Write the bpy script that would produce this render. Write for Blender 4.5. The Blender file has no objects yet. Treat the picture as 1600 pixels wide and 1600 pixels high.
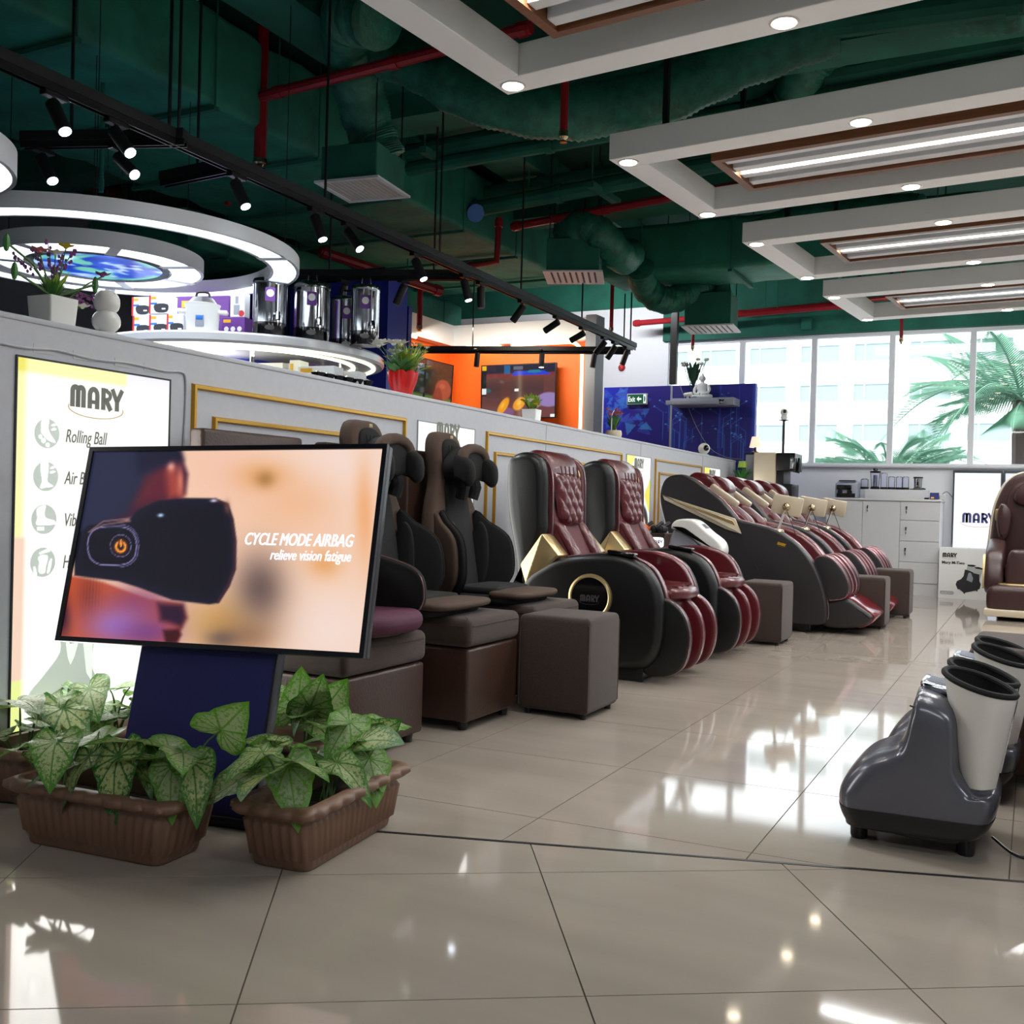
import bpy, bmesh, math, random
import numpy as np
from mathutils import Vector, Matrix
PI = math.pi
random.seed(7)
SC = bpy.context.scene
COL = SC.collection

# ---------------------------------------------------------------- camera, sky, sun, exposure
CAM_H = 0.9
XR = Vector((0.8897, -0.0288, 0.4556)); YR = Vector((0.4558, -0.0033, -0.8901)); ZR = Vector((0.0271, 0.9996, 0.0109))
cd = bpy.data.cameras.new('camera'); cam = bpy.data.objects.new('camera', cd); COL.objects.link(cam)
cam.matrix_world = Matrix((XR.to_4d(), YR.to_4d(), ZR.to_4d(), (0, 0, 0, 1)))
for i, r in enumerate((XR, YR, ZR)):
    for j in range(3): cam.matrix_world[i][j] = r[j]
m_ = Matrix.Identity(4)
for i, r in enumerate((XR, YR, ZR)):
    for j in range(3): m_[i][j] = r[j]
m_.translation = (0, 0, CAM_H)
cam.matrix_world = m_
cd.sensor_width = 36; cd.lens = 36; cd.clip_end = 300; cd.clip_start = 0.05
SC.camera = cam
W = bpy.data.worlds.new('sky'); SC.world = W; W.use_nodes = True
bg = W.node_tree.nodes['Background']; bg.inputs[0].default_value = (0.80, 0.91, 1.0, 1); bg.inputs[1].default_value = 2.6
SC.view_settings.view_transform = 'Standard'; SC.view_settings.look = 'None'
SC.view_settings.gamma = 1; SC.view_settings.use_curve_mapping = False
SC.view_settings.exposure = 0.4
sd = bpy.data.lights.new('sun', 'SUN'); sd.energy = 5.0; sd.angle = 0.01; sd.color = (1, 0.97, 0.92)
sun = bpy.data.objects.new('sun', sd); COL.objects.link(sun)
sun.rotation_euler = Vector((0.25, 0.6, -0.76)).to_track_quat('-Z', 'Y').to_euler()

def lamp(name, kind, loc, energy, color=(1, 1, 1), direction=None, **kw):
    d = bpy.data.lights.new(name, kind); d.energy = energy; d.color = color
    for k, v in kw.items(): setattr(d, k, v)
    o = bpy.data.objects.new(name, d); COL.objects.link(o); o.location = loc
    if direction is not None: o.rotation_euler = Vector(direction).to_track_quat('-Z', 'Y').to_euler()
    return o
# the shop goes on to the right and behind the photographer with more of the same linear ceiling lamps
for (x, y) in ((1.6, 5.6), (1.6, 8.0), (1.6, 10.2), (0.6, -1.0), (2.6, 1.2)):
    lamp('linear_lamp', 'AREA', (x, y, 2.78), 32, (0.96, 0.985, 1), (0, 0, -1), shape='RECTANGLE', size=2.4, size_y=0.3)

# added fill lights without fixtures, brightening the window wall and back-left wall
for (x, y, z, e) in ((-4.6, 10.75, 3.35, 26), (-1.2, 11.1, 2.95, 5)):
    lamp('added_wall_fill', 'AREA', (x, y, z), e, (0.95, 0.98, 1), (0.0, 1, -0.55), shape='RECTANGLE', size=1.4, size_y=0.12)
# ---------------------------------------------------------------- rays of the surveyed photograph -> real positions
def ray(px, py):
    d = Vector(((px-800)/1600, -(py-800)/1600, -1))
    return Vector((XR.dot(d), YR.dot(d), ZR.dot(d)))
def at_y(px, py, Y):
    d = ray(px, py); return Vector((0, 0, CAM_H)) + d*(Y/d.y)
def at_x(px, py, X):
    d = ray(px, py); return Vector((0, 0, CAM_H)) + d*(X/d.x)
def at_z(px, py, Z=0.0):
    d = ray(px, py); return Vector((0, 0, CAM_H)) + d*((Z-CAM_H)/d.z)

# ---------------------------------------------------------------- materials
def lin(c):
    return tuple(((v/255)/12.92 if v/255 <= 0.04045 else ((v/255+0.055)/1.055)**2.4) for v in c[:3])
MATS = {}
def pm(name, rgb, rough=0.5, metal=0.0, spec=0.5, var=0.0, scale=8.0, bump=0.0, bscale=None, coat=0.0, sheen=0.0, coords='Object', stretch=None):
    m = bpy.data.materials.new(name); m.use_nodes = True; nt = m.node_tree; N = nt.nodes; L = nt.links
    b = N['Principled BSDF']; c = lin(rgb)
    b.inputs['Base Color'].default_value = (*c, 1); b.inputs['Roughness'].default_value = rough
    b.inputs['Metallic'].default_value = metal; b.inputs['Specular IOR Level'].default_value = spec
    b.inputs['Coat Weight'].default_value = coat; b.inputs['Coat Roughness'].default_value = 0.08
    b.inputs['Sheen Weight'].default_value = sheen
    if var or bump:
        tc = N.new('ShaderNodeTexCoord'); src = tc.outputs[coords]
        if stretch:
            mp = N.new('ShaderNodeMapping'); mp.inputs['Scale'].default_value = stretch
            L.new(src, mp.inputs[0]); src = mp.outputs[0]
        if var:
            n = N.new('ShaderNodeTexNoise'); n.inputs['Scale'].default_value = scale; n.inputs['Detail'].default_value = 5
            L.new(src, n.inputs['Vector'])
            r = N.new('ShaderNodeValToRGB'); r.color_ramp.elements[0].position = 0.3; r.color_ramp.elements[1].position = 0.7
            r.color_ramp.elements[0].color = (*[v*(1-var) for v in c], 1); r.color_ramp.elements[1].color = (*[min(1, v*(1+var)) for v in c], 1)
            L.new(n.outputs['Fac'], r.inputs[0]); L.new(r.outputs[0], b.inputs['Base Color'])
        if bump:
            n2 = N.new('ShaderNodeTexNoise'); n2.inputs['Scale'].default_value = bscale or scale; n2.inputs['Detail'].default_value = 4
            L.new(src, n2.inputs['Vector'])
            bp = N.new('ShaderNodeBump'); bp.inputs['Strength'].default_value = bump; bp.inputs['Distance'].default_value = 0.01
            L.new(n2.outputs['Fac'], bp.inputs['Height']); L.new(bp.outputs[0], b.inputs['Normal'])
    MATS[name] = m; return m
def em(name, rgb, strength):
    m = bpy.data.materials.new(name); m.use_nodes = True; nt = m.node_tree; b = nt.nodes['Principled BSDF']
    c = lin(rgb); b.inputs['Base Color'].default_value = (*c, 1); b.inputs['Emission Color'].default_value = (*c, 1)
    b.inputs['Emission Strength'].default_value = strength; b.inputs['Roughness'].default_value = 0.5
    MATS[name] = m; return m
def vc(name, emit=0.0, rough=0.4, coat=0.0):
    """printed picture: colours come from the mesh's colour attribute; emit > 0 for screens and backlit signs"""
    m = bpy.data.materials.new(name); m.use_nodes = True; nt = m.node_tree; b = nt.nodes['Principled BSDF']
    a = nt.nodes.new('ShaderNodeVertexColor'); a.layer_name = 'Col'
    if emit:
        b.inputs['Base Color'].default_value = (0.01, 0.01, 0.01, 1)
        nt.links.new(a.outputs[0], b.inputs['Emission Color']); b.inputs['Emission Strength'].default_value = emit
    else: nt.links.new(a.outputs[0], b.inputs['Base Color'])
    b.inputs['Roughness'].default_value = rough; b.inputs['Coat Weight'].default_value = coat
    MATS[name] = m; return m
def glassm(name, tint=(255, 255, 255), ior=1.45, rough=0.02):
    m = bpy.data.materials.new(name); m.use_nodes = True; nt = m.node_tree; N = nt.nodes
    N.remove(N['Principled BSDF'])
    t = N.new('ShaderNodeBsdfTransparent'); t.inputs[0].default_value = (*lin(tint), 1)
    g = N.new('ShaderNodeBsdfGlossy'); g.inputs['Roughness'].default_value = rough
    lw = N.new('ShaderNodeFresnel'); lw.inputs[0].default_value = ior
    mx = N.new('ShaderNodeMixShader'); nt.links.new(lw.outputs[0], mx.inputs[0]); nt.links.new(t.outputs[0], mx.inputs[1]); nt.links.new(g.outputs[0], mx.inputs[2])
    nt.links.new(mx.outputs[0], N['Material Output'].inputs[0]); MATS[name] = m; return m

TILE = pm('floor_tile', (158, 147, 136), 0.055, spec=0.5, var=0.07, scale=2.2, coords='Object', stretch=(0.6, 3.0, 1))
GROUT = pm('grout', (78, 70, 62), 0.8)
WALLP = pm('partition_paint', (194, 196, 203), 0.55, var=0.03, scale=30, bump=0.03, bscale=160)
WHITE = pm('white_paint', (236, 238, 242), 0.5)
WHITEG = pm('white_gloss', (204, 204, 206), 0.22, coat=0.2)
CEILP = pm('frame_paint', (250, 251, 251), 0.6, bump=0.03, bscale=200)
GREEN = pm('green_paint', (27, 104, 86), 0.75, var=0.25, scale=3, bump=0.25, bscale=14)
GREEND = pm('green_slab', (20, 82, 68), 0.85, var=0.3, scale=2, bump=0.2, bscale=10)
GREENW = pm('green_wrap', (32, 120, 98), 0.7, var=0.3, scale=4, bump=0.9, bscale=9)
GREENF = pm('green_foil', (34, 112, 92), 0.5, var=0.35, scale=14, bump=0.8, bscale=26)
REDP = pm('red_pipe', (150, 16, 30), 0.4, var=0.15, scale=10)
BLUEP = pm('blue_pipe', (30, 110, 200), 0.4)
BLACKM = pm('black_metal', (22, 23, 26), 0.42)
BLACKP = pm('black_plastic', (18, 18, 20), 0.3)
BLACKG = pm('black_gloss', (8, 8, 12), 0.08, coat=0.5)
GOLD = pm('gold_moulding', (196, 150, 52), 0.38, metal=0.55)
CHAMP = pm('champagne_metal', (214, 190, 140), 0.28, metal=0.85)
CHAMPB = pm('champagne_plastic', (214, 200, 176), 0.35, metal=0.3)
SILVER = pm('silver_piping', (150, 112, 118), 0.24, metal=0.7)
CHROME = pm('chrome', (220, 222, 226), 0.06, metal=1.0)
STEEL = pm('steel', (170, 174, 180), 0.12, metal=1.0)
BRONZE = pm('satin_nickel', (190, 172, 142), 0.22, metal=1.0)
LEATHK = pm('black_leather', (13, 14, 15), 0.34, bump=0.12, bscale=260)
LEATHB = pm('burgundy_leather', (84, 14, 23), 0.28, bump=0.08, bscale=240, coat=0.3)
BURGP = pm('burgundy_gloss', (110, 14, 30), 0.2, coat=0.4)
BURGF = pm('burgundy_velour', (84, 14, 24), 0.75, sheen=0.2, bump=0.1, bscale=300)
BROWNL = pm('brown_leather', (60, 39, 30), 0.38, var=0.06, scale=10, bump=0.15, bscale=120)
BROWNF = pm('brown_fabric', (60, 45, 38), 0.9, var=0.16, scale=160, bump=0.35, bscale=420, sheen=0.15)
BROWNC = pm('brown_cushion_fabric', (74, 56, 45), 0.8, var=0.08, scale=60, bump=0.2, bscale=300)
BLACKF = pm('black_mesh_fabric', (9, 8, 9), 0.85, bump=0.25, bscale=500)
BLACKF2 = pm('charcoal_mesh_fabric', (19, 20, 20), 0.85, bump=0.25, bscale=500)
PURPLEF = pm('plum_fabric', (78, 26, 54), 0.7, bump=0.2, bscale=300)
PURPLED = pm('dark_plum_fabric', (48, 14, 28), 0.75, bump=0.2, bscale=300)
PODG = pm('charcoal_shell', (36, 33, 34), 0.42, bump=0.05, bscale=300)
MSGR = pm('graphite_plastic', (98, 99, 108), 0.24, metal=0.35, coat=0.25)
SLEEVE = pm('grey_sleeve', (232, 227, 220), 0.5, bump=0.06, bscale=200)
POTP = pm('planter_plastic', (116, 86, 68), 0.48, var=0.06, scale=20)
SOIL = pm('planter_foam', (48, 38, 32), 0.95, var=0.4, scale=60, bump=0.6, bscale=90)
STEM = pm('stem_green', (90, 120, 70), 0.6)
NAVY = pm('navy_panel', (34, 35, 104), 0.6, bump=0.08, bscale=400)
FRAMEK = pm('screen_frame', (34, 35, 44), 0.35, metal=0.3)
WOODC = pm('wood_laminate', (122, 74, 42), 0.45, var=0.18, scale=6, stretch=(1, 14, 14))
ORANGE = pm('orange_wall', (240, 104, 22), 0.55)
GREYC = pm('grey_column', (150, 154, 164), 0.5)
BLUEW = pm('blue_backdrop', (40, 48, 165), 0.4, var=0.3, scale=2)
CARTON = pm('white_carton', (232, 232, 232), 0.5)
PURPC = pm('purple_carton', (104, 50, 140), 0.45)
REDC = pm('red_print', (200, 30, 40), 0.5)
YELC = pm('yellow_print', (226, 170, 30), 0.5)
DARKPR = pm('dark_print', (40, 40, 46), 0.5)
GREYPR = pm('grey_print', (182, 188, 184), 0.6)
INK = pm('ink_black', (20, 20, 22), 0.5)
LOGOG = pm('logo_grey', (92, 92, 94), 0.35, metal=0.6)
NAVYINK = pm('ink_navy', (70, 72, 130), 0.5)
CERAM = pm('white_ceramic', (232, 232, 228), 0.25, coat=0.3)
PLASTER = pm('plaster', (214, 216, 220), 0.7)
REDPOT = pm('red_glaze', (214, 30, 28), 0.2, coat=0.5)
PETALW = pm('petal_white', (240, 238, 224), 0.6); PETALP = pm('petal_purple', (150, 80, 150), 0.6)
PETALK = pm('petal_pink', (220, 120, 130), 0.6); PETALY = pm('petal_yellow', (220, 190, 40), 0.6)
LEAFG = pm('leaf_green', (70, 130, 60), 0.5, var=0.2, scale=30); LEAFD = pm('leaf_dark', (40, 80, 60), 0.55)
LEAFY = pm('leaf_yellow_green', (150, 180, 60), 0.5)
GRILLE = pm('diffuser_grille', (206, 204, 198), 0.6); GRILLD = pm('diffuser_dark', (110, 108, 104), 0.7)
FACADE = pm('facade_paint', (246, 248, 248), 0.8); FGLASS = pm('facade_glass', (128, 146, 148), 0.5)
FFRAME = pm('facade_frame', (214, 226, 228), 0.7)
PALML = pm('palm_leaf', (92, 136, 112), 0.55, var=0.2, scale=3)
GROUND = pm('outside_ground', (190, 190, 186), 0.9)
SHELFG = pm('grey_shelf', (150, 154, 170), 0.45)
SIGNG = pm('sign_green', (20, 104, 76), 0.4)
LAMPSH = em('lamp_shade', (250, 226, 200), 0.5)
E_DOWN = em('downlight', (255, 238, 208), 18); E_STRIP = em('led_strip', (255, 250, 226), 8)
E_RING = em('ring_diffuser', (236, 244, 255), 2.0); E_SPOT = em('spot_lens', (230, 242, 255), 16)
E_NEON = em('neon', (255, 244, 196), 3.0); E_SHELF = em('shelf_strip', (250, 250, 214), 2.6)
E_GREY = em('backlit_grey', (160, 168, 160), 0.8); E_DGREY = em('backlit_dark_grey', (84, 86, 78), 0.7); E_LOGO = em('lit_logo', (236, 236, 255), 2.2); E_PANEL = em('backlit_white', (250, 251, 255), 0.86)
P_SIGN = vc('backlit_print', 0.86, 0.4); P_TV = vc('screen_picture', 0.8, 0.08); P_PRINT = vc('printed_panel', 0, 0.35)
P_DISC = vc('backlit_disc', 1.2, 0.3)
GLASS = glassm('window_glass'); CLEAR = glassm('clear_plastic', (250, 250, 255), ior=1.15)
LEAFM = None

# ---------------------------------------------------------------- mesh builder
class MB:
    def __init__(s): s.v = []; s.f = []
    def add(s, vs, fs):
        o = len(s.v); s.v += [tuple(v) for v in vs]; s.f += [tuple(i+o for i in f) for f in fs]; return s
    def box(s, x0, x1, y0, y1, z0, z1):
        return s.add([(x0, y0, z0), (x1, y0, z0), (x1, y1, z0), (x0, y1, z0), (x0, y0, z1), (x1, y0, z1), (x1, y1, z1), (x0, y1, z1)],
                     [(0, 3, 2, 1), (4, 5, 6, 7), (0, 1, 5, 4), (1, 2, 6, 5), (2, 3, 7, 6), (3, 0, 4, 7)])
    def rbox(s, x0, x1, y0, y1, z0, z1, r=0.01, seg=3):
        bm = bmesh.new(); bmesh.ops.create_cube(bm, size=1)
        for v in bm.verts: v.co = ((x0+x1)/2+v.co.x*(x1-x0), (y0+y1)/2+v.co.y*(y1-y0), (z0+z1)/2+v.co.z*(z1-z0))
        bmesh.ops.bevel(bm, geom=list(bm.edges), offset=r, segments=seg, profile=0.5, affect='EDGES')
        bm.verts.index_update(); s.add([v.co[:] for v in bm.verts], [[v.index for v in f.verts] for f in bm.faces]); bm.free(); return s
    def prism(s, poly, axis, a, b):
        n = len(poly); mk = {'x': lambda t, p: (t, p[0], p[1]), 'y': lambda t, p: (p[0], t, p[1]), 'z': lambda t, p: (p[0], p[1], t)}[axis]
        vs = [mk(a, p) for p in poly]+[mk(b, p) for p in poly]
        return s.add(vs, [tuple(range(n))[::-1], tuple(range(n, 2*n))]+[(i, (i+1) % n, n+(i+1) % n, n+i) for i in range(n)])
    def rprism(s, poly, axis, a, b, r, k=3, crown=0.0):
        """extruded outline with rounded rims; crown > 0 puffs the two faces like a cushion"""
        n = len(poly); mk = {'x': lambda t, p: (t, p[0], p[1]), 'y': lambda t, p: (p[0], t, p[1]), 'z': lambda t, p: (p[0], p[1], t)}[axis]
        area = sum(poly[i][0]*poly[(i+1) % n][1]-poly[(i+1) % n][0]*poly[i][1] for i in range(n))
        P = poly if area > 0 else poly[::-1]
        nor = []
        for i in range(n):
            p, q, t = P[i-1], P[i], P[(i+1) % n]
            e1 = Vector((q[0]-p[0], q[1]-p[1])); e2 = Vector((t[0]-q[0], t[1]-q[1]))
            if e1.length < 1e-9: e1 = e2
            if e2.length < 1e-9: e2 = e1
            e1.normalize(); e2.normalize(); nn = Vector((-(e1.y+e2.y), e1.x+e2.x))
            if nn.length < 1e-6: nn = Vector((-e1.y, e1.x))
            nn.normalize(); c = max(0.5, nn.dot(Vector((-e1.y, e1.x)))); nor.append(nn/c)
        rings = []
        lay = [(a+r*(1-math.sin(j*PI/2/k)), r*(1-math.cos(j*PI/2/k))) for j in range(k+1)]
        lay = [(a+r-r*math.sin(PI/2*(1-j/k)), r-r*math.cos(PI/2*(1-j/k))) for j in range(k+1)]
        lay2 = [(a+b-t, d) for t, d in lay[::-1]]
        for t, d in lay+lay2: rings.append([mk(t, (P[i][0]+nor[i].x*d, P[i][1]+nor[i].y*d)) for i in range(n)])
        vs = [v for rg in rings for v in rg]; fs = []
        for j in range(len(rings)-1):
            for i in range(n): fs.append((j*n+i, j*n+(i+1) % n, (j+1)*n+(i+1) % n, (j+1)*n+i))
        if crown:
            cx = sum(p[0] for p in P)/n; cy = sum(p[1] for p in P)/n
            for side, base, t in ((-1, 0, a), (1, (len(rings)-1)*n, b)):
                prev = base
                for q in (0.66, 0.33):
                    st = len(vs)
                    vs += [mk(t+side*crown*(1-q*q), (cx+(P[i][0]-cx)*q, cy+(P[i][1]-cy)*q)) for i in range(n)]
                    for i in range(n):
                        f = (prev+i, prev+(i+1) % n, st+(i+1) % n, st+i); fs.append(f if side > 0 else f[::-1])
                    prev = st
                vs.append(mk(t+side*crown, (cx, cy)))
                for i in range(n):
                    f = (prev+i, prev+(i+1) % n, len(vs)-1); fs.append(f if side > 0 else f[::-1])
        else:
            fs += [tuple(range(n))[::-1], tuple(range((len(rings)-1)*n, len(rings)*n))]
        return s.add(vs, fs)
    def loft(s, rings, closed=True, caps=True):
        n = len(rings[0]); vs = [v for r in rings for v in r]; fs = []
        for j in range(len(rings)-1):
            for i in range(n if closed else n-1): fs.append((j*n+i, j*n+(i+1) % n, (j+1)*n+(i+1) % n, (j+1)*n+i))
        if caps and closed: fs += [tuple(range(n))[::-1], tuple(range((len(rings)-1)*n, len(rings)*n))]
        return s.add(vs, fs)
    def tube(s, pts, r, n=8, caps=True, closed=False):
        P = [Vector(p) for p in pts]; m = len(P); R = r if isinstance(r, (list, tuple)) else [r]*m
        rings = []; up = None
        for i in range(m):
            if closed: t = P[(i+1) % m]-P[i-1]
            else: t = P[min(i+1, m-1)]-P[max(i-1, 0)]
            t.normalize()
            if up is None: up = Vector((0, 0, 1)) if abs(t.z) < 0.9 else Vector((1, 0, 0))
            a = t.cross(up)
            if a.length < 1e-5: a = t.cross(Vector((0, 1, 0.3)))
            a.normalize(); b = a.cross(t); up = b
            rings.append([tuple(P[i]+(a*math.cos(2*PI*k/n)+b*math.sin(2*PI*k/n))*R[i]) for k in range(n)])
        if closed: rings.append(rings[0])
        return s.loft(rings, True, caps and not closed)
    def lathe(s, prof, n=20, c=(0, 0, 0), axis='z', ang=2*PI):
        rings = []
        for k in range(n):
            t = ang*k/n; cs, sn = math.cos(t), math.sin(t); ring = []
            for r, h in prof:
                p = {'z': (r*cs, r*sn, h), 'x': (h, r*cs, r*sn), 'y': (r*sn, h, r*cs)}[axis]
                ring.append((p[0]+c[0], p[1]+c[1], p[2]+c[2]))
            rings.append(ring)
        m = len(prof); vs = [v for r in rings for v in r]; fs = []
        for k in range(n):
            k2 = (k+1) % n
            for i in range(m-1): fs.append((k*m+i, k2*m+i, k2*m+i+1, k*m+i+1))
        return s.add(vs, fs)
    def ball(s, c, r, n=12, sq=(1, 1, 1)):
        prof = [(max(1e-4, math.sin(PI*i/(n//2+2)))*r if 0 < i < n//2+2 else 1e-4, -math.cos(PI*i/(n//2+2))*r) for i in range(n//2+3)]
        st = len(s.v); s.lathe(prof, n)
        for i in range(st, len(s.v)): v = s.v[i]; s.v[i] = (v[0]*sq[0]+c[0], v[1]*sq[1]+c[1], v[2]*sq[2]+c[2])
        return s
    def grid(s, nu, nv, fn):
        vs = [fn(i/nu, j/nv) for j in range(nv+1) for i in range(nu+1)]
        return s.add(vs, [(j*(nu+1)+i, j*(nu+1)+i+1, (j+1)*(nu+1)+i+1, (j+1)*(nu+1)+i) for j in range(nv) for i in range(nu)])
    def xf(s, M, start=0):
        for i in range(start, len(s.v)): s.v[i] = tuple(M @ Vector(s.v[i]))
        return s
    def build(s, name, mat, parent=None, ang=0.6, fix=True):
        me = bpy.data.meshes.new(name); me.from_pydata(s.v, [], s.f)
        if fix:
            bm = bmesh.new(); bm.from_mesh(me); bmesh.ops.recalc_face_normals(bm, faces=bm.faces); bm.to_mesh(me); bm.free()
        me.polygons.foreach_set('use_smooth', [True]*len(me.polygons))
        me.set_sharp_from_angle(angle=ang)
        me.materials.append(mat); me.update()
        o = bpy.data.objects.new(name, me); COL.objects.link(o)
        if parent: o.parent = parent
        return o
def cr(pts, n=5, closed=True):
    """Catmull-Rom outline through points"""
    out = []; m = len(pts); rng = range(m) if closed else range(m-1)
    dim = len(pts[0])
    for i in rng:
        g = (lambda k: pts[k % m]) if closed else (lambda k: pts[max(0, min(m-1, k))])
        p0, p1, p2, p3 = g(i-1), g(i), g(i+1), g(i+2)
        for k in range(n):
            t = k/n
            out.append(tuple(0.5*((2*p1[d])+(-p0[d]+p2[d])*t+(2*p0[d]-5*p1[d]+4*p2[d]-p3[d])*t*t+(-p0[d]+3*p1[d]-3*p2[d]+p3[d])*t**3) for d in range(dim)))
    if not closed: out.append(tuple(pts[-1]))
    return out
def rc(pts, r, k=4):
    """polygon with rounded corners; r may be a list"""
    out = []; n = len(pts)
    for i in range(n):
        p, q, t = Vector(pts[i-1]), Vector(pts[i]), Vector(pts[(i+1) % n]); rr = r[i] if isinstance(r, (list, tuple)) else r
        a = (p-q); b = (t-q); d = min(rr, a.length*0.49, b.length*0.49)
        if d < 1e-5: out.append(tuple(q)); continue
        A = q+a.normalized()*d; B = q+b.normalized()*d
        for j in range(k+1):
            u = j/k; out.append(tuple(A*(1-u)**2+q*2*u*(1-u)+B*u*u))
    return out
def rrect(x0, x1, y0, y1, r, k=4): return rc([(x0, y0), (x1, y0), (x1, y1), (x0, y1)], r, k)
def circ(cx, cy, r, n=24, ry=None): return [(cx+r*math.cos(2*PI*i/n), cy+(ry or r)*math.sin(2*PI*i/n)) for i in range(n)]
def offs(poly, d):
    n = len(poly); A = sum(poly[i][0]*poly[(i+1) % n][1]-poly[(i+1) % n][0]*poly[i][1] for i in range(n)); sg = 1 if A > 0 else -1; out = []
    for i in range(n):
        p, q, t = Vector(poly[i-1]), Vector(poly[i]), Vector(poly[(i+1) % n]); e = (t-p)
        if e.length < 1e-9: out.append(tuple(q)); continue
        e.normalize(); out.append((q.x-e.y*d*sg, q.y+e.x*d*sg))
    return out

DUCTS = ((-6.3, -4.55, 2.2, 10.3, 3.28), (-3.9, 0.5, 9.35, 10.1, 3.12), (-7.6, -6.4, 6.4, 11.0, 2.98))
def top_z(x, y):
    for x0, x1, y0, y1, z in DUCTS:
        if x0-0.03 < x < x1+0.03 and y0-0.03 < y < y1+0.03: return z-0.04
    return 4.0
# ---------------------------------------------------------------- things and parts
def thing(name, label, cat, loc=(0, 0, 0), rotz=0.0, group=None):
    o = bpy.data.objects.new(name, None); COL.objects.link(o); o.empty_display_size = 0.1
    o.location = loc; o.rotation_euler = (0, 0, rotz); o['label'] = label; o['category'] = cat
    if group: o['group'] = group
    return o
def tag(o, label, cat, group=None):
    o['label'] = label; o['category'] = cat
    if group: o['group'] = group
    return o
def struct(name, mb, mat):
    o = mb.build(name, mat); o['kind'] = 'structure'; return o
def dup(root, loc=None, rotz=None, label=None, group=None):
    r = root.copy(); COL.objects.link(r)
    if loc is not None: r.location = loc
    if rotz is not None: r.rotation_euler = (0, 0, rotz)
    if label: r['label'] = label
    if group: r['group'] = group
    for ch in list(root.children):
        c = ch.copy(); COL.objects.link(c); c.parent = r
        for g in list(ch.children):
            d = g.copy(); COL.objects.link(d); d.parent = c
    return r
def inst(o, parent, M=None, name=None):
    c = o.copy(); COL.objects.link(c); c.parent = parent
    if M is not None: c.matrix_local = M
    return c

# ---------------------------------------------------------------- print: lettering, logo, painted panels
# flat things live in a local frame: x to the right, z up, front towards -y
def lettering(s, size, mat, parent, x, z, y=-0.002, align='CENTER', shear=0.0, sx=1.0, bold=0.0, name='lettering', M=None, ext=0.0008, fit=None, heavy=0.0):
    cu = bpy.data.curves.new(name, 'FONT'); cu.body = s; cu.size = size; cu.align_x = align; cu.shear = shear; cu.extrude = ext; cu.offset = bold; cu.resolution_u = 3
    to = bpy.data.objects.new(name, cu); me = bpy.data.meshes.new_from_object(to); bpy.data.objects.remove(to); bpy.data.curves.remove(cu)
    if heavy:
        bm = bmesh.new(); bm.from_mesh(me); g = bmesh.ops.duplicate(bm, geom=list(bm.verts)+list(bm.edges)+list(bm.faces))
        bmesh.ops.translate(bm, verts=[v for v in g['geom'] if isinstance(v, bmesh.types.BMVert)], vec=(heavy, 0, 0.00005)); bm.to_mesh(me); bm.free()
    if fit: xs = [v.co.x for v in me.vertices]; sx = fit/(max(xs)-min(xs))
    R = (M or Matrix.Identity(4)) @ Matrix.Translation((x, y, z)) @ Matrix.Rotation(PI/2, 4, 'X') @ Matrix.Diagonal((sx, 1, 1, 1))
    me.transform(R); me.materials.clear(); me.materials.append(mat); me.name = name
    o = bpy.data.objects.new(name, me); COL.objects.link(o); o.parent = parent; return o
def strokes2d(mb, pts, w, M, closed=False, t=0.0015):
    n = len(pts); L = []; Rr = []
    for i in range(n):
        p, q = Vector(pts[max(i-1, 0)]), Vector(pts[min(i+1, n-1)])
        if closed: p, q = Vector(pts[i-1]), Vector(pts[(i+1) % n])
        d = (q-p).normalized(); nn = Vector((-d.y, d.x))*w/2; c = Vector(pts[i]); L.append(c+nn); Rr.append(c-nn)
    vs = []
    for a in L+Rr: vs.append(M @ Vector((a.x, -t, a.y)))
    for a in L+Rr: vs.append(M @ Vector((a.x, 0, a.y)))
    fs = []; N2 = 2*n
    for i in range(n if closed else n-1):
        j = (i+1) % n
        fs += [(i, j, n+j, n+i), (N2+i, N2+n+i, N2+n+j, N2+j), (i, N2+i, N2+j, j), (n+i, n+j, N2+n+j, N2+n+i)]
    mb.add(vs, fs)
def arc2(cx, cy, r, a0, a1, n=7, ry=None): return [(cx+r*math.cos(a0+(a1-a0)*i/n), cy+(ry or r)*math.sin(a0+(a1-a0)*i/n)) for i in range(n+1)]
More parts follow.
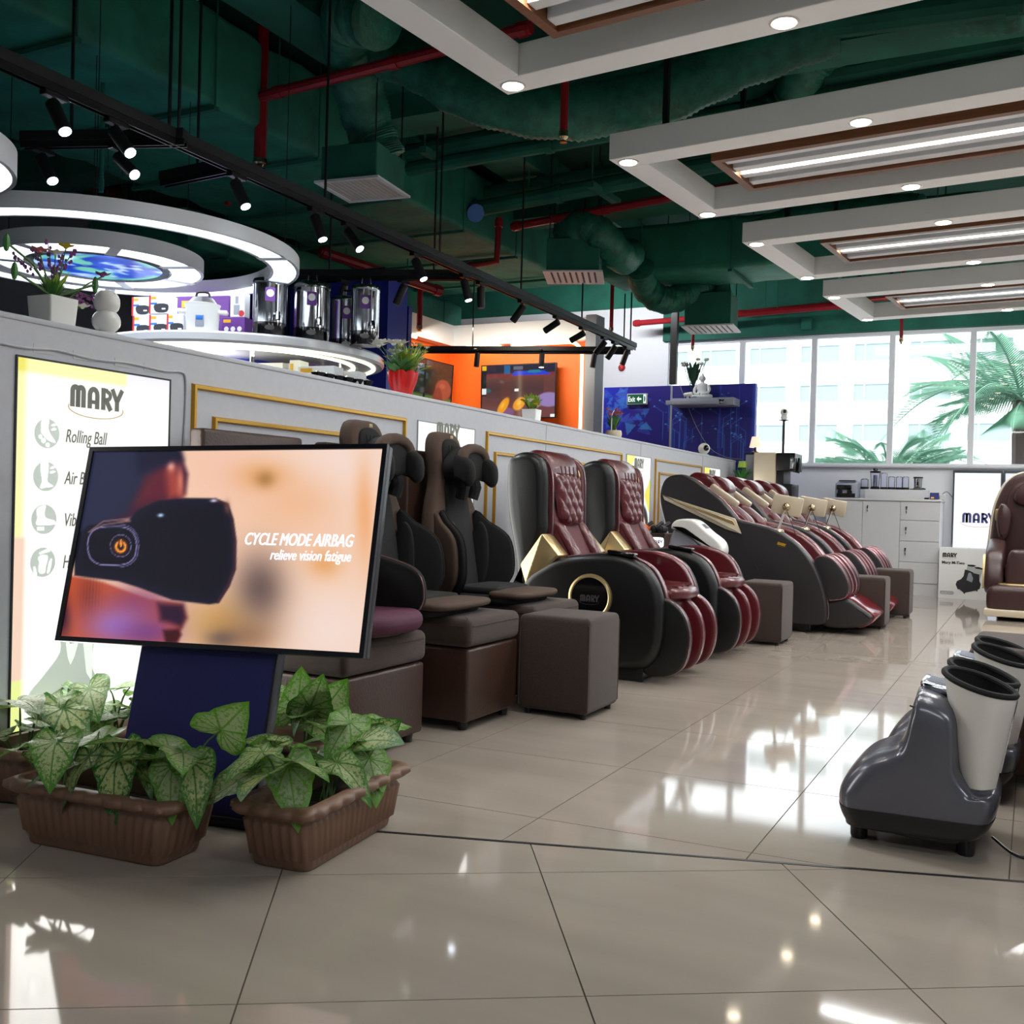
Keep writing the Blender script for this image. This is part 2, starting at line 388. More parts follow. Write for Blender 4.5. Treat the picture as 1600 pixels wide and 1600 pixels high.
def logo(parent, width, mat, x, z, y=-0.002, swoosh=None, M=None, name='logo'):
    """the shop's four rounded display letters, with the thin oval swoosh below"""
    k = width/2.98; T = (M or Matrix.Identity(4)) @ Matrix.Translation((x-width/2, y, z)) @ Matrix.Diagonal((k, 1, k, 1)); mb = MB(); w = 0.235
    def st(pts, ww=w): strokes2d(mb, pts, ww, T)
    for ox in (0.0, 0.30):
        st([(ox+0.12, 0), (ox+0.12, 0.73)]+arc2(ox+0.27, 0.73, 0.15, PI, 0)+[(ox+0.42, 0)])
    o = 0.95; st([(o+0.12, 0), (o+0.12, 0.62)]+arc2(o+0.33, 0.62, 0.21, PI, 0, ry=0.26)+[(o+0.54, 0)]); st([(o+0.12, 0.3), (o+0.54, 0.3)], 0.17)
    o = 1.72; st([(o+0.12, 0), (o+0.12, 1.0)]); st([(o, 0.89), (o+0.34, 0.89)]+arc2(o+0.34, 0.66, 0.18, PI/2, -PI/2)+[(o+0.1, 0.43)], 0.19); st([(o+0.28, 0.46), (o+0.56, 0.0)])
    o = 2.30; st([(o+0.05, 1.0), (o+0.32, 0.45)], 0.22); st([(o+0.64, 1.0), (o+0.34, 0.42)], 0.22); st([(o+0.34, 0.55), (o+0.34, 0)])
    ob = mb.build(name, mat, parent)
    if swoosh:
        m2 = MB(); strokes2d(m2, arc2(1.46, 0.0, 1.55, PI*0.93, 2*PI+PI*0.07, 24, ry=0.42), 0.03, T); m2.build('swoosh', swoosh, parent)
    return ob
def paint(name, x0, x1, z0, z1, nx, nz, fn, mat, parent, y=0.0, M=None):
    """flat printed or lit picture: fn(U, V) with U right, V up in 0..1 -> sRGB 0..255 arrays"""
    u = (np.arange(nx)+0.0)/(nx-1); v = (np.arange(nz)+0.0)/(nz-1); U, V = np.meshgrid(u, v)
    X = x0+(x1-x0)*U; Z = z0+(z1-z0)*V; co = np.stack([X, np.full_like(X, y), Z], -1).reshape(-1, 3)
    idx = np.arange(nx*nz).reshape(nz, nx); F = np.stack([idx[:-1, :-1], idx[:-1, 1:], idx[1:, 1:], idx[1:, :-1]], -1).reshape(-1, 4)
    me = bpy.data.meshes.new(name); me.from_pydata(co.tolist(), [], F.tolist())
    rgb = np.clip(np.stack(np.broadcast_arrays(*fn(U, V)), -1).astype(float)/255, 0, None)
    l = np.where(rgb <= 0.04045, rgb/12.92, ((rgb+0.055)/1.055)**2.4)
    a = me.color_attributes.new('Col', 'FLOAT_COLOR', 'POINT'); a.data.foreach_set('color', np.concatenate([l, np.ones(l.shape[:2]+(1,))], -1).reshape(-1).astype(np.float32))
    if M is not None: me.transform(M)
    me.materials.append(mat); o = bpy.data.objects.new(name, me); COL.objects.link(o); o.parent = parent; return o
def sstep(a, b, x): t = np.clip((x-a)/(b-a), 0, 1); return t*t*(3-2*t)
def vnoise(U, V, s, seed=0):
    r = np.random.RandomState(seed); n = int(s)+3; g = r.rand(n, n); x = U*s; y = V*s; i = np.clip(x.astype(int), 0, n-2); j = np.clip(y.astype(int), 0, n-2)
    fx = x-i; fy = y-j; fx = fx*fx*(3-2*fx); fy = fy*fy*(3-2*fy)
    return (g[j, i]*(1-fx)+g[j, i+1]*fx)*(1-fy)+(g[j+1, i]*(1-fx)+g[j+1, i+1]*fx)*fy
def lay(base, col, m): return tuple(b*(1-m)+c*m for b, c in zip(base, col))
# ================================================================ SETTING
XL, XRT, YF, YB, ZC = -9.0, 4.6, -4.0, 12.4, 4.0
fl = struct('floor', MB().box(XL, XRT, YF, YB+0.3, -0.06, -0.003), GROUT)
def bline(x): return 2.299+0.3335*(x+1.539)          # where the two tile layings meet
def clip(poly, side):
    out = []
    for i in range(len(poly)):
        a, b = poly[i-1], poly[i]; da = (a[1]-bline(a[0]))*side; db = (b[1]-bline(b[0]))*side
        if (da > 0) != (db > 0):
            t = da/(da-db); out.append((a[0]+(b[0]-a[0])*t, a[1]+(b[1]-a[1])*t))
        if db > 0: out.append(b)
    return out
def shrink(poly, g):
    c = [(p[0], p[1]) for p in poly]
    return offs(c, -g) if False else [tuple(v) for v in _inset(c, g)]
def _inset(P, g):
    n = len(P); A = sum(P[i][0]*P[(i+1) % n][1]-P[(i+1) % n][0]*P[i][1] for i in range(n)); sg = 1 if A > 0 else -1; out = []
    for i in range(n):
        p, q, t = Vector(P[i-1]), Vector(P[i]), Vector(P[(i+1) % n]); e1 = (q-p).normalized(); e2 = (t-q).normalized()
        n1 = Vector((-e1.y, e1.x))*sg; n2 = Vector((-e2.y, e2.x))*sg; b = n1+n2
        if b.length < 1e-4: b = n1
        b.normalize(); out.append(q+b*(g/max(0.4, b.dot(n1))))
    return out
def tile(poly):
    if len(poly) < 3: return
    A = abs(sum(poly[i][0]*poly[(i+1) % len(poly)][1]-poly[(i+1) % len(poly)][0]*poly[i][1] for i in range(len(poly))))/2
    if A < 0.004: return
    MB().prism(shrink(poly, 0.0016), 'z', -0.012, 0.0).build('floor_tile', TILE, fl, ang=0.3)
for i in range(-3, 9):
    for j in range(-1, 15):
        x0 = -1.236+0.601*i; x1 = x0+0.601; f = lambda x, k: 2.633+0.66*k+0.055*(x+1.236)
        P = [(x0, f(x0, j)), (x1, f(x1, j)), (x1, min(YB, f(x1, j+1))), (x0, min(YB, f(x0, j+1)))]
        if P[2][1]-P[1][1] > 0.05: tile(clip(P, 1))
e1 = Vector((0.8387, 0.5446)); e2 = Vector((0.5446, -0.8387)); o0 = Vector((-1.568, 1.911)); tl = 0.622
for i in range(-3, 8):
    for j in range(-3, 5):
        c = o0+e1*(tl*(i+0.5))+e2*(tl*(j+0.5))
        if c.x < -3.6 or c.x > 3.2 or c.y < -1.2: continue
        q = [o0+e1*tl*(i+a)+e2*tl*(j+b) for a, b in ((0, 0), (0, 1), (1, 1), (1, 0))]
        tile(clip([(p.x, p.y) for p in q], -1))
a = Vector((-2.75, bline(-2.75))); b = Vector((3.2, bline(3.2))); d = (b-a).normalized(); nn = Vector((-d.y, d.x))*0.006
MB().prism([tuple(a-nn), tuple(b-nn), tuple(b+nn), tuple(a+nn)], 'z', -0.01, 0.0012).build('threshold_strip', BLACKM, fl)

struct('ceiling', MB().box(XL, XRT, YF, YB+0.3, ZC, ZC+0.15), GREEND)
struct('wall_far_left', MB().box(XL-0.15, XL, YF, YB+0.3, 0, ZC), GREYC)
struct('wall_front', MB().box(XL, XRT, YF-0.15, YF, 0, ZC), WHITE)
struct('wall_right', MB().box(XRT, XRT+0.15, YF, YB+0.3, 0, ZC), WHITE)
SILL, HEAD, WX0 = 1.397, 2.965, -4.19
struct('wall_back', MB().box(WX0, XRT, YB, YB+0.25, 0, SILL), WHITE)
struct('wall_back_left', MB().box(XL, WX0, YB, YB+0.25, 0, 3.42), WHITE)
struct('trim_1', MB().box(WX0-0.06, XRT, YB-0.06, YB+0.25, HEAD, ZC), GREEN)
struct('trim_2', MB().box(XL, WX0-0.06, YB, YB+0.25, 3.42, ZC), GREEN)
struct('trim_3', MB().rbox(WX0, XRT, YB-0.05, YB+0.25, SILL, SILL+0.025, 0.006), WHITEG)
edges = [WX0, -3.261, -2.398, -1.524, -0.674, 0.18, 1.04, 1.9, 2.76, 3.62, XRT]
for i in range(len(edges)-1):
    x0, x1 = edges[i], edges[i+1]; m = MB()
    m.box(x0, x0+0.03, YB+0.03, YB+0.12, SILL+0.025, HEAD).box(x1-0.03, x1, YB+0.03, YB+0.12, SILL+0.025, HEAD)
    m.box(x0+0.03, x1-0.03, YB+0.03, YB+0.12, HEAD-0.04, HEAD).box(x0+0.03, x1-0.03, YB+0.03, YB+0.12, SILL+0.025, SILL+0.055)
    w = struct('window_%d' % (i+1), m, WHITE)
    MB().box(x0+0.03, x1-0.03, YB+0.07, YB+0.076, SILL+0.055, HEAD-0.04).build('glass_pane', GLASS, w)
# outside: ground, the block across the street, a palm
tag(MB().box(-60, 60, YB+0.5, 120, -4.2, -4).build('forecourt', GROUND), 'pale paved ground outside below the windows', 'ground')['kind'] = 'structure'
bd = thing('apartment_building', 'white block with rows of pale windows seen through the glass', 'building', (0, 80, 0))
MB().box(-45, 40, 0.5, 6, -4, 26).build('wall', FACADE, bd)
wi = wf = None
for r in range(6):
    zb = 3.0+3.02*r
    MB().box(-45, 40, 0.32, 0.5, zb-0.75, zb-0.55).build('ledge', FACADE, bd)
    for c in range(12):
        x = -28.4+3.95*c
        if wi is None:
            wf = MB().box(0, 3.0, 0.34, 0.5, 0, 0.1).box(0, 3.0, 0.34, 0.5, 1.35, 1.45).box(0, 0.1, 0.34, 0.5, 0.1, 1.35).box(2.9, 3.0, 0.34, 0.5, 0.1, 1.35).box(0.8, 0.9, 0.36, 0.5, 0.1, 1.35).build('window', FFRAME, bd)
            wi = MB().box(0.1, 2.9, 0.42, 0.49, 0.1, 1.35).build('pane', FGLASS, wf); wf.location = (x, 0, zb)
        else:
            f = wf.copy(); COL.objects.link(f); f.parent = bd; f.location = (x, 0, zb); g = wi.copy(); COL.objects.link(g); g.parent = f
pt = thing('palm_tree', 'palm with drooping fronds outside the windows at right', 'palm', (-0.25, 19.0, -4))
MB().tube(cr([(0, 0, 0), (0.05, 0, 3), (0, 0, 6.8)], 6, False), [0.2]*7+[0.17]*6, 10).build('trunk', BROWNF, pt)
def frond(L, droop, nl=46):
    m = MB(); P = []
    for i in range(nl+1):
        t = i/nl; P.append(Vector((L*t*(1-0.12*t*droop), 0, L*(0.55*t-0.75*droop*t*t))))
    m.tube([tuple(p) for p in P], [0.03*(1-0.8*i/nl) for i in range(nl+1)], 5)
    for i in range(3, nl+1):
        t = i/nl; l = 0.9*math.sin(PI*min(1, 0.25+0.8*t))*(1.15-0.35*t)
        for s in (-1, 1):
            p = P[i]; tip = p+Vector((l*0.8, s*l*0.55, -l*0.22)); w = Vector((0.02, 0, 0))
            m.add([tuple(p-w), tuple(p+w), tuple(tip), tuple(p*0.5+tip*0.5+Vector((0, 0, 0.012)))], [(0, 1, 2), (0, 2, 3)])
    return m
fr0 = [frond(2.3, 0.9), frond(2.0, 0.5), frond(2.5, 1.25)]
frm = [f.build('frond', PALML, pt, fix=False) for f in fr0]
for k in range(26):
    o = frm[k % 3] if k < 3 else inst(frm[k % 3], pt)
    o.location = (0, 0, 6.75); o.rotation_euler = (0, random.uniform(-0.7, 0.55), k*2*PI/13*1.0+random.uniform(-0.2, 0.2))
p2 = thing('palm_tree', 'lower palm crown outside behind the window sill, left of the tall palm', 'palm', (-2.0, 16.5, -4))
MB().tube([(0, 0, 0), (0, 0, 5.3)], 0.18, 8).build('trunk', BROWNF, p2)
for k in range(22):
    o = inst(frm[k % 3], p2); o.location = (0, 0, 5.3); o.scale = (0.7, 0.7, 0.7); o.rotation_euler = (0, random.uniform(-0.6, 0.0), k*2*PI/11+random.uniform(-0.2, 0.2))

# ---------------------------------------------------------------- low partition wall on the left with its gilt mouldings
PA = math.atan2(9.69, -0.283)           # its direction
P0 = Vector((-2.751, 2.007, 0)); PD = Vector((math.cos(PA), math.sin(PA), 0))
def pw(s, out=0.0, z=0.0): return P0+PD*s+Vector((PD.y, -PD.x, 0))*out+Vector((0, 0, z))
pm_rot = PA                              # local frame: x along the wall, -y out of its face
def pthing(name, label, cat, s, out=0.0, z=0.0, group=None): return thing(name, label, cat, pw(s, out, z), PA, group)
wl = MB().box(-1.6, 9.4, 0, 0.2, 0, 1.42).build('wall_left', WALLP); wl['kind'] = 'structure'; wl.location = P0; wl.rotation_euler = (0, 0, PA)
MB().rbox(-1.6, 9.405, -0.004, 0.204, 1.405, 1.424, 0.004).build('wall_cap', WALLP, wl)
for s in (4.06, 6.02, 7.98): MB().box(s-0.002, s+0.002, -0.0015, 0, 0.0, 1.405).build('panel_seam', GREYC, wl)
MB().rbox(-1.6, 9.40, -0.014, 0, 0, 0.08, 0.004).build('skirting', WHITE, wl)
def gilt(s0, s1, z0, z1, w=0.022, d=0.014):
    m = MB(); prof = [(0, 0), (0.25, 1), (0.75, 1), (1, 0)]
    out = [(s0, z0), (s1, z0), (s1, z1), (s0, z1)]
    rings = []
    for (x, z), (sx, sz) in zip(out, ((1, 1), (-1, 1), (-1, -1), (1, -1))):
        rings.append([(x+sx*w*u, -d*h, z+sz*w*u) for u, h in prof])
    rings.append(rings[0]); m.loft(rings, False, False)
    m.build('gilt_moulding', GOLD, wl, ang=0.3)
for s0, s1 in ((0.803, 2.303), (3.19, 5.548), (6.41, 7.947)):
    gilt(s0, s1, 0.2, 1.302); gilt(s0+0.112, s1-0.112, 0.31, 1.19)
cb = [(-0.3, 1.345), (0.05, 1.326), (0.2, 1.335), (0.35, 1.327), (0.5, 1.334), (0.66, 1.328), (0.745, 1.335), (0.77, 1.31), (0.772, 1.2), (0.765, 1.0), (0.77, 0.6)]
MB().tube([(s, -0.004, z) for s, z in cr(cb, 4, False)], 0.004, 6).build('cable', WALLP, wl)
for s in (0.12, 0.27, 0.44, 0.57): MB().box(s, s+0.075, -0.0015, 0, 1.318, 1.345).build('tape', WHITEG, wl)

# ---------------------------------------------------------------- suspended ceiling frames with downlights
def ceiling_frame(loc, label, LV, LU=3.4):
    t = thing('ceiling_frame', label, 'ceiling frame', (loc[0], loc[1], 2.8), -0.0976, None)
    w = 0.16; h = 0.145
    def beam(x0, x1, y0, y1, name='frame_beam', mat=CEILP, z0=0.0, z1=h): return MB().rbox(x0, x1, y0, y1, z0, z1, 0.003, 1).build(name, mat, t)
    beam(0, LU, 0, w); beam(0, LU, LV-w, LV); beam(0, w, w, LV-w); beam(LU-w, LU, w, LV-w)
    a0, b0 = 0.46, 0.34; a1, b1 = LU-0.46, LV-0.36; q = 0.045
    wf = MB().box(a0, a1, b0, b0+q, 0.02, 0.13).box(a0, a1, b1-q, b1, 0.02, 0.13).box(a0, a0+q, b0+q, b1-q, 0.02, 0.13).box(a1-q, a1, b0+q, b1-q, 0.02, 0.13).build('wooden_frame', WOODC, t)
    ym = (b0+b1)/2
    for yy in (b0+q+0.055, ym-0.062, ym+0.062, b1-q-0.055):
        MB().rbox(a0+q, a1-q, yy-0.035, yy+0.035, 0.035, 0.105, 0.003, 1).build('slat', WHITE, t)
    MB().box(a0+q+0.01, a1-q-0.01, ym-0.013, ym+0.013, 0.05, 0.068).build('led_strip', E_STRIP, t)
    MB().box(a0, a1, ym-0.04, ym+0.04, 0.1051, 0.13).box(a0+0.3, a0+0.36, w, LV-w, 0.13, 0.145).box(a1-0.36, a1-0.3, w, LV-w, 0.13, 0.145).build('carrier_bar', BLACKM, t)
    qm = Matrix.Rotation(-0.0976, 3, 'Z') @ Vector((LU/2, ym, 0))
    lamp('strip_tube', 'AREA', (loc[0]+qm.x, loc[1]+qm.y, 2.8485), 24, (0.96, 0.985, 1), (0, 0, -1), shape='RECTANGLE', size=2.3, size_y=0.02).rotation_euler = (0, 0, -0.0976)
    for x in (w/2, 1.34, 2.6):
        for y in (w/2, LV-w/2):
            d = MB().lathe([(0.0001, -0.004), (0.05, -0.004), (0.052, -0.0045), (0.06, 0.0)], 20, (x, y, 0)).build('downlight', WHITEG, t)
            MB().lathe([(0.0001, -0.0062), (0.046, -0.0062), (0.047, -0.004)], 20, (x, y, 0)).build('lens', E_DOWN, d)
            q3 = Matrix.Rotation(-0.0976, 3, 'Z') @ Vector((x, y, 0))
            lamp('downlight_bulb', 'SPOT', (loc[0]+q3.x, loc[1]+q3.y, 2.785), 11, (1, 0.93, 0.82), (0, 0, -1), spot_size=2.3, spot_blend=0.8, shadow_soft_size=0.05)
    for x in (0.3, 2.4):
        for y in (w/2, LV-w/2): MB().box(x-0.015, x+0.015, y-0.015, y+0.015, h, ZC-2.8).build('hanger', BLACKM, t)
ceiling_frame((-2.388, 2.93), 'white suspended ceiling frame nearest the camera, cut off at top right', 1.33)
ceiling_frame((-2.16, 5.28), 'white suspended ceiling frame with wooden inset, second in the row', 1.32)
ceiling_frame((-1.937, 7.293), 'white suspended ceiling frame with wooden inset, third in the row', 1.39)
ceiling_frame((-1.752, 9.388), 'white suspended ceiling frame closest to the windows', 1.37)
# corner of a white access panel at the very top of the picture
ap = tag(MB().rbox(-3.1, -2.55, 2.55, 3.12, 2.9, 2.95, 0.004).build('ceiling_panel', WHITE), 'plain white ceiling panel corner at the top left of the picture', 'panel')
ap.rotation_euler = (0, 0, 0)
h_ = MB().tube([(-2.9, 2.8, 2.95), (-2.9, 2.8, ZC)], 0.006, 6).build('hanger_rod', BLACKM, ap)

# ---------------------------------------------------------------- ducts, hoses, pipes
def duct(label, x0, x1, y0, y1, z0, z1, mat=GREENW, nseg=8, name='air_duct'):
    t = thing(name, label, 'duct', ((x0+x1)/2, (y0+y1)/2, z0)); hx, hy, hz = (x1-x0)/2, (y1-y0)/2, z1-z0
    lx = hx > hy; m = MB(); rings = []
    pr = rrect(-(hy if lx else hx), (hy if lx else hx), 0, hz, 0.05, 3); L = hx if lx else hy
    n = nseg*6
    for i in range(n+1):
        u = -L+2*L*i/n; puff = 0.018*math.sin(i*2.3)+0.014*math.sin(i*0.9+1)-(0.03 if i % 6 == 0 else 0)
        rings.append([((u, p[0]*(1+puff/2), hz/2+(p[1]-hz/2)*(1+puff)) if lx else (p[0]*(1+puff/2), u, hz/2+(p[1]-hz/2)*(1+puff))) for p in pr])
    m.loft(rings).build('wrapped_duct', mat, t, ang=1.2)
    for i in range(nseg):
        u = -L+2*L*(i+0.5)/nseg
        mm = MB(); e = 0.012
        if lx: mm.box(u-0.02, u+0.02, -hy-0.03, hy+0.03, -0.045, -0.02)
        else: mm.box(-hx-0.03, hx+0.03, u-0.02, u+0.02, -0.045, -0.02)
        mm.build('bracket', GREEN, t)
        for s in (-1, 1):
            p = (u, s*(hy+0.02)) if lx else (s*(hx+0.02), u)
            MB().tube([(p[0], p[1], -0.045), (p[0], p[1], ZC-z0)], 0.006, 5).build('hanger_rod', GREEN, t)
    return t
duct('long green wrapped air duct running above the partition', -6.3, -4.55, 2.2, 10.3, 3.28, 3.85)
duct('green wrapped cross duct in front of the window beam', -3.9, 0.5, 9.35, 10.1, 3.12, 3.6, nseg=5)
duct('green wrapped duct branch above the orange booth', -7.6, -6.4, 6.4, 11.0, 2.98, 3.3, nseg=5)
def hose(label, pts, r, loc=None, taper=None):
    P = cr(pts, 30, False); m = MB(); R = []; rn = random.Random(len(label))
    for i in range(len(P)): R.append(r*(1+(0.035 if i % 2 else -0.035)*rn.uniform(0.3, 1.2)+0.04*math.sin(i*0.41)))
    m.tube(P, R, 14)
    return tag(m.build('flexible_duct', GREENF, ang=1.5), label, 'hose')
hose('thick crumpled green flexible hose bending down into the nearest square diffuser', [(-3.9, 5.6, 3.12), (-3.95, 5.5, 3.35), (-3.9, 5.25, 3.65), (-3.75, 5.0, 3.75), (-3.6, 4.9, 3.7), (-3.4, 4.85, 3.62)], 0.16)
hose('long sagging green flexible hose across the ceiling from left to right', [(-3.85, 5.3, 3.74), (-3.5, 5.35, 3.6), (-3.05, 5.35, 3.32), (-2.55, 5.5, 3.2), (-2.05, 5.7, 3.28), (-1.6, 5.9, 3.5), (-1.1, 6.0, 3.65)], 0.16)
hose('green flexible hose curling over the middle ceiling diffuser', [tuple(at_y(*p)) for p in ((902, 400, 8.45), (888, 368, 8.3), (915, 352, 8.2), (945, 372, 8.3), (972, 402, 8.6), (985, 395, 9.2))], 0.14)
hose('ribbed green flexible hose looping below the cross duct to the far diffuser', [tuple(at_y(*p)) for p in ((1000, 418, 9.3), (1008, 448, 9.6), (1035, 468, 9.8), (1070, 462, 10.0), (1108, 445, 10.15), (1122, 455, 10.2), (1120, 478, 10.2))], 0.135)
hose('green foil hose partly hidden behind the second ceiling frame', [tuple(at_y(*p)) for p in ((1180, 190, 6.9), (1230, 160, 6.9), (1270, 95, 6.7), (1330, 60, 6.6), (1420, 30, 6.4), (1600, 10, 6.2))], 0.13)
hose('green foil hose seen between the second and third ceiling frames', [tuple(at_y(*p)) for p in ((1180, 370, 9.0), (1230, 350, 8.9), (1290, 335, 8.9), (1360, 330, 8.9), (1440, 330, 8.8))], 0.14)
def diffuser(label, c, sx, sy, rot, hb, slat=False):
    t = thing('ceiling_diffuser', label, 'diffuser', c, rot)
    MB().rbox(-sx/2+0.03, sx/2-0.03, -sy/2+0.03, sy/2-0.03, 0.012, hb, 0.006, 1).build('plenum_box', GREEN, t)
    m = MB().box(-sx/2, sx/2, -sy/2, -sy/2+0.03, 0, 0.014).box(-sx/2, sx/2, sy/2-0.03, sy/2, 0, 0.014).box(-sx/2, -sx/2+0.03, -sy/2+0.03, sy/2-0.03, 0, 0.014).box(sx/2-0.03, sx/2, -sy/2+0.03, sy/2-0.03, 0, 0.014)
    m.build('grille_frame', WHITE, t)
    g = MB().box(-sx/2+0.03, sx/2-0.03, -sy/2+0.03, sy/2-0.03, 0.009, 0.0115).build('grille', GRILLE if not slat else GRILLD, t)
    if slat:
        for k in range(9):
            x = -sx/2+0.045+(sx-0.09)*k/8; v = MB(); v.box(x-0.017, x+0.017, -sy/2+0.03, sy/2-0.03, 0.001, 0.009); v.build('vane', WHITE, g)
    else:
        for k in range(12):
            x = -sx/2+0.045+(sx-0.09)*k/11; MB().box(x-0.004, x+0.004, -sy/2+0.03, sy/2-0.03, 0.004, 0.009).build('vane', GRILLE, g)
    for x in (-1, 1):
        for y in (-1, 1): MB().tube([(x*(sx/2-0.05), y*(sy/2-0.05), hb-0.01), (x*(sx/2-0.05), y*(sy/2-0.05), ZC-c[2])], 0.005, 5).build('hanger_rod', BLACKM, t)
diffuser('square grey perforated ceiling diffuser nearest the camera', (-3.97, 5.5, 2.9), 0.46, 0.46, 0.12, 0.24)
diffuser('white slatted ceiling diffuser hanging in the middle of the ceiling', (-3.72, 8.36, 2.9), 0.52, 0.52, 0.35, 0.3, True)
diffuser('white slatted ceiling diffuser in front of the window beam', (-3.0, 10.2, 2.7), 0.52, 0.5, 0.1, 0.34, True)
def pipe(label, pts, r, mat, cat='pipe', name='pipe', joints=(), n=10, rods=True):
    t = thing(name, label, cat, pts[0]); L = [tuple(Vector(p)-Vector(pts[0])) for p in pts]
    MB().tube(L, r, n).build('pipe_run', mat, t)
    for i in (0, len(L)-1):
        a, b = Vector(L[i]), Vector(L[i+1 if i == 0 else i-1]); d = (b-a).normalized()
        MB().tube([tuple(a+d*0.02), tuple(a+d*0.08)], r*1.25, n).build('collar', mat, t)
    for k in joints:
        a = Vector(L[0]).lerp(Vector(L[1]), k)
        MB().tube([tuple(a-(Vector(L[1])-Vector(L[0])).normalized()*0.03), tuple(a+(Vector(L[1])-Vector(L[0])).normalized()*0.03)], r*1.2, n).build('collar', mat, t)
    if rods:
        for k in (0.2, 0.7):
            a = Vector(L[0]).lerp(Vector(L[1]), k)
            MB().tube([tuple(a), (a.x, a.y, max(a.z+0.02, top_z(a.x+pts[0][0], a.y+pts[0][1])-pts[0][2]))], 0.006, 5).build('hanger_rod', GREEN, t)
    return t
def seg(p, q, Y0, Y1): return [tuple(at_y(*p, Y0)), tuple(at_y(*q, Y1))]
pipe('red sprinkler pipe slanting across the upper left ceiling', seg((355, 164), (830, 42), 5.2, 5.0), 0.035, REDP, joints=(0.2, 0.6), name='sprinkler_pipe')
pipe('red sprinkler pipe behind the left corner of the second frame', seg((800, 354), (1200, 280), 8.2, 8.0), 0.035, REDP, joints=(0.4,), name='sprinkler_pipe')
pipe('long red pipe along the green window beam', seg((990, 505), (1320, 477), 12.0, 12.0), 0.035, REDP, name='sprinkler_pipe')
pipe('thin upper red pipe along the green window beam', seg((1150, 488), (1390, 465), 12.15, 12.15), 0.022, REDP, name='sprinkler_pipe')
for lab, px, y0, y1, Y, r in (('red vertical drop pipe hanging left of the ceiling corner', 408, 180, 262, 5.2, 0.04), ('red sprinkler drop below the nearest frame corner', 883, 128, 222, 5.0, 0.022), ('red sprinkler drop beside the dark steel post', 957, 445, 520, 10.4, 0.022), ('red sprinkler drop in front of the leftmost window', 1083, 515, 548, 11.0, 0.018), ('red sprinkler drop hanging below the frame nearest the windows', 1409, 500, 537, 11.0, 0.018), ('red rusty drop pipe above the left end of the orange booth', 657, 452, 517, 9.0, 0.03)):
    a = at_y(px, y0, Y); b = at_y(px, y1, Y); t = thing('sprinkler_drop', lab, 'sprinkler', (a.x, a.y, b.z))
    MB().tube([(0, 0, 0.03), (0, 0, ZC-b.z)], r, 8).build('drop_pipe', REDP, t)
    MB().lathe([(0.0001, 0), (r*0.9, 0.0), (r*0.5, 0.012), (r*1.15, 0.03), (r*1.15, 0.06)], 10).build('sprinkler_head', BRONZE, t)
pipe('red pipe elbow dropping beside the duct above the track', [tuple(at_y(*p)) for p in ((780, 340, 8.0), (776, 408, 8.0), (728, 416, 8.0))], 0.03, REDP, rods=False, name='sprinkler_pipe')
pipe('red pipe elbow behind the near track spotlights', [tuple(at_y(*p)) for p in ((395, 278, 6.4), (360, 286, 6.4), (356, 320, 6.4))], 0.028, REDP, rods=False, name='sprinkler_pipe')
pipe('thick red pipe behind the small ring lamp at left', seg((40, 262), (190, 300), 6.6, 7.4), 0.06, REDP, name='sprinkler_pipe')
pipe('red pipe running behind the duct above the steel urns', seg((500, 392), (690, 455), 7.6, 8.8), 0.045, REDP, name='sprinkler_pipe')
for lab, p, q, Y, r in (('upper thick green pipe crossing behind the sagging hose', (600, 248), (1600, 60), 6.9, 0.075), ('lower thick green pipe crossing behind the sagging hose', (620, 268), (1600, 95), 6.9, 0.055),
                        ('green pipe ending in a blue sleeve above the duct', (735, 328), (1250, 232), 8.0, 0.07), ('second green pipe beside the blue sleeve', (700, 312), (1250, 215), 8.2, 0.06), ('green pipe close under the slab at upper right', (1150, 60), (1600, 0), 5.9, 0.07)):
    t = pipe(lab, seg(p, q, Y, Y), r, GREEN, name='service_pipe', joints=(0.3,))
    if 'ending in' in lab:
        d = (Vector(t.children[0].data.vertices[-1].co)).normalized()
        MB().tube([tuple(-d*0.2), tuple(d*0.16)], r*1.15, 12).build('blue_sleeve', BLUEP, t)
def channel(lab, p, q, Y0, Y1):
    a, b = at_y(*p, Y0), at_y(*q, Y1); t = thing('support_channel', lab, 'bracket', a); d = b-a
    m = MB(); s = Vector((-d.y, d.x, 0)).normalized()*0.03; u = Vector((0, 0, 0.05))
    m.add([tuple(-s), tuple(s), tuple(s+u), tuple(-s+u), tuple(d-s), tuple(d+s), tuple(d+s+u), tuple(d-s+u)], [(0, 3, 2, 1), (4, 5, 6, 7), (0, 1, 5, 4), (1, 2, 6, 5), (2, 3, 7, 6), (3, 0, 4, 7)])
    m.build('channel', GREEN, t)
    for k in (0.06, 0.94): e = d*k; MB().tube([tuple(e), (e.x, e.y, ZC-a.z)], 0.007, 5).build('hanger_rod', GREEN, t)
channel('green pipe bracket under the two thick pipes, left one', (660, 238), (708, 265), 6.6, 7.2)
channel('green pipe bracket under the pipes right of the blue sleeve', (922, 292), (965, 320), 7.7, 8.5)
channel('green pipe bracket under the pipes above the second frame', (1112, 142), (1150, 178), 6.6, 7.2)
pipe('thin white conduit slanting above the red pipe at upper left', seg((272, 108), (410, 182), 5.0, 5.6), 0.012, WHITE, name='conduit', rods=False)
pipe('dark green conduit bending down over the near duct', [tuple(at_y(*p)) for p in ((92, 60, 4.2), (140, 62, 4.2), (162, 90, 4.25), (158, 300, 4.25))], 0.014, GREEN, name='conduit', rods=False)
for k, (x0, x1, y0, y1, z) in enumerate(((-9, 4.6, 6.15, 6.5, 3.62), (-9, 4.6, 8.75, 9.15, 3.6), (-4.35, -3.95, -4, 12.3, 3.8))):
    struct('trim_%d' % (4+k), MB().box(x0, x1, y0, y1, z, ZC), GREEN)
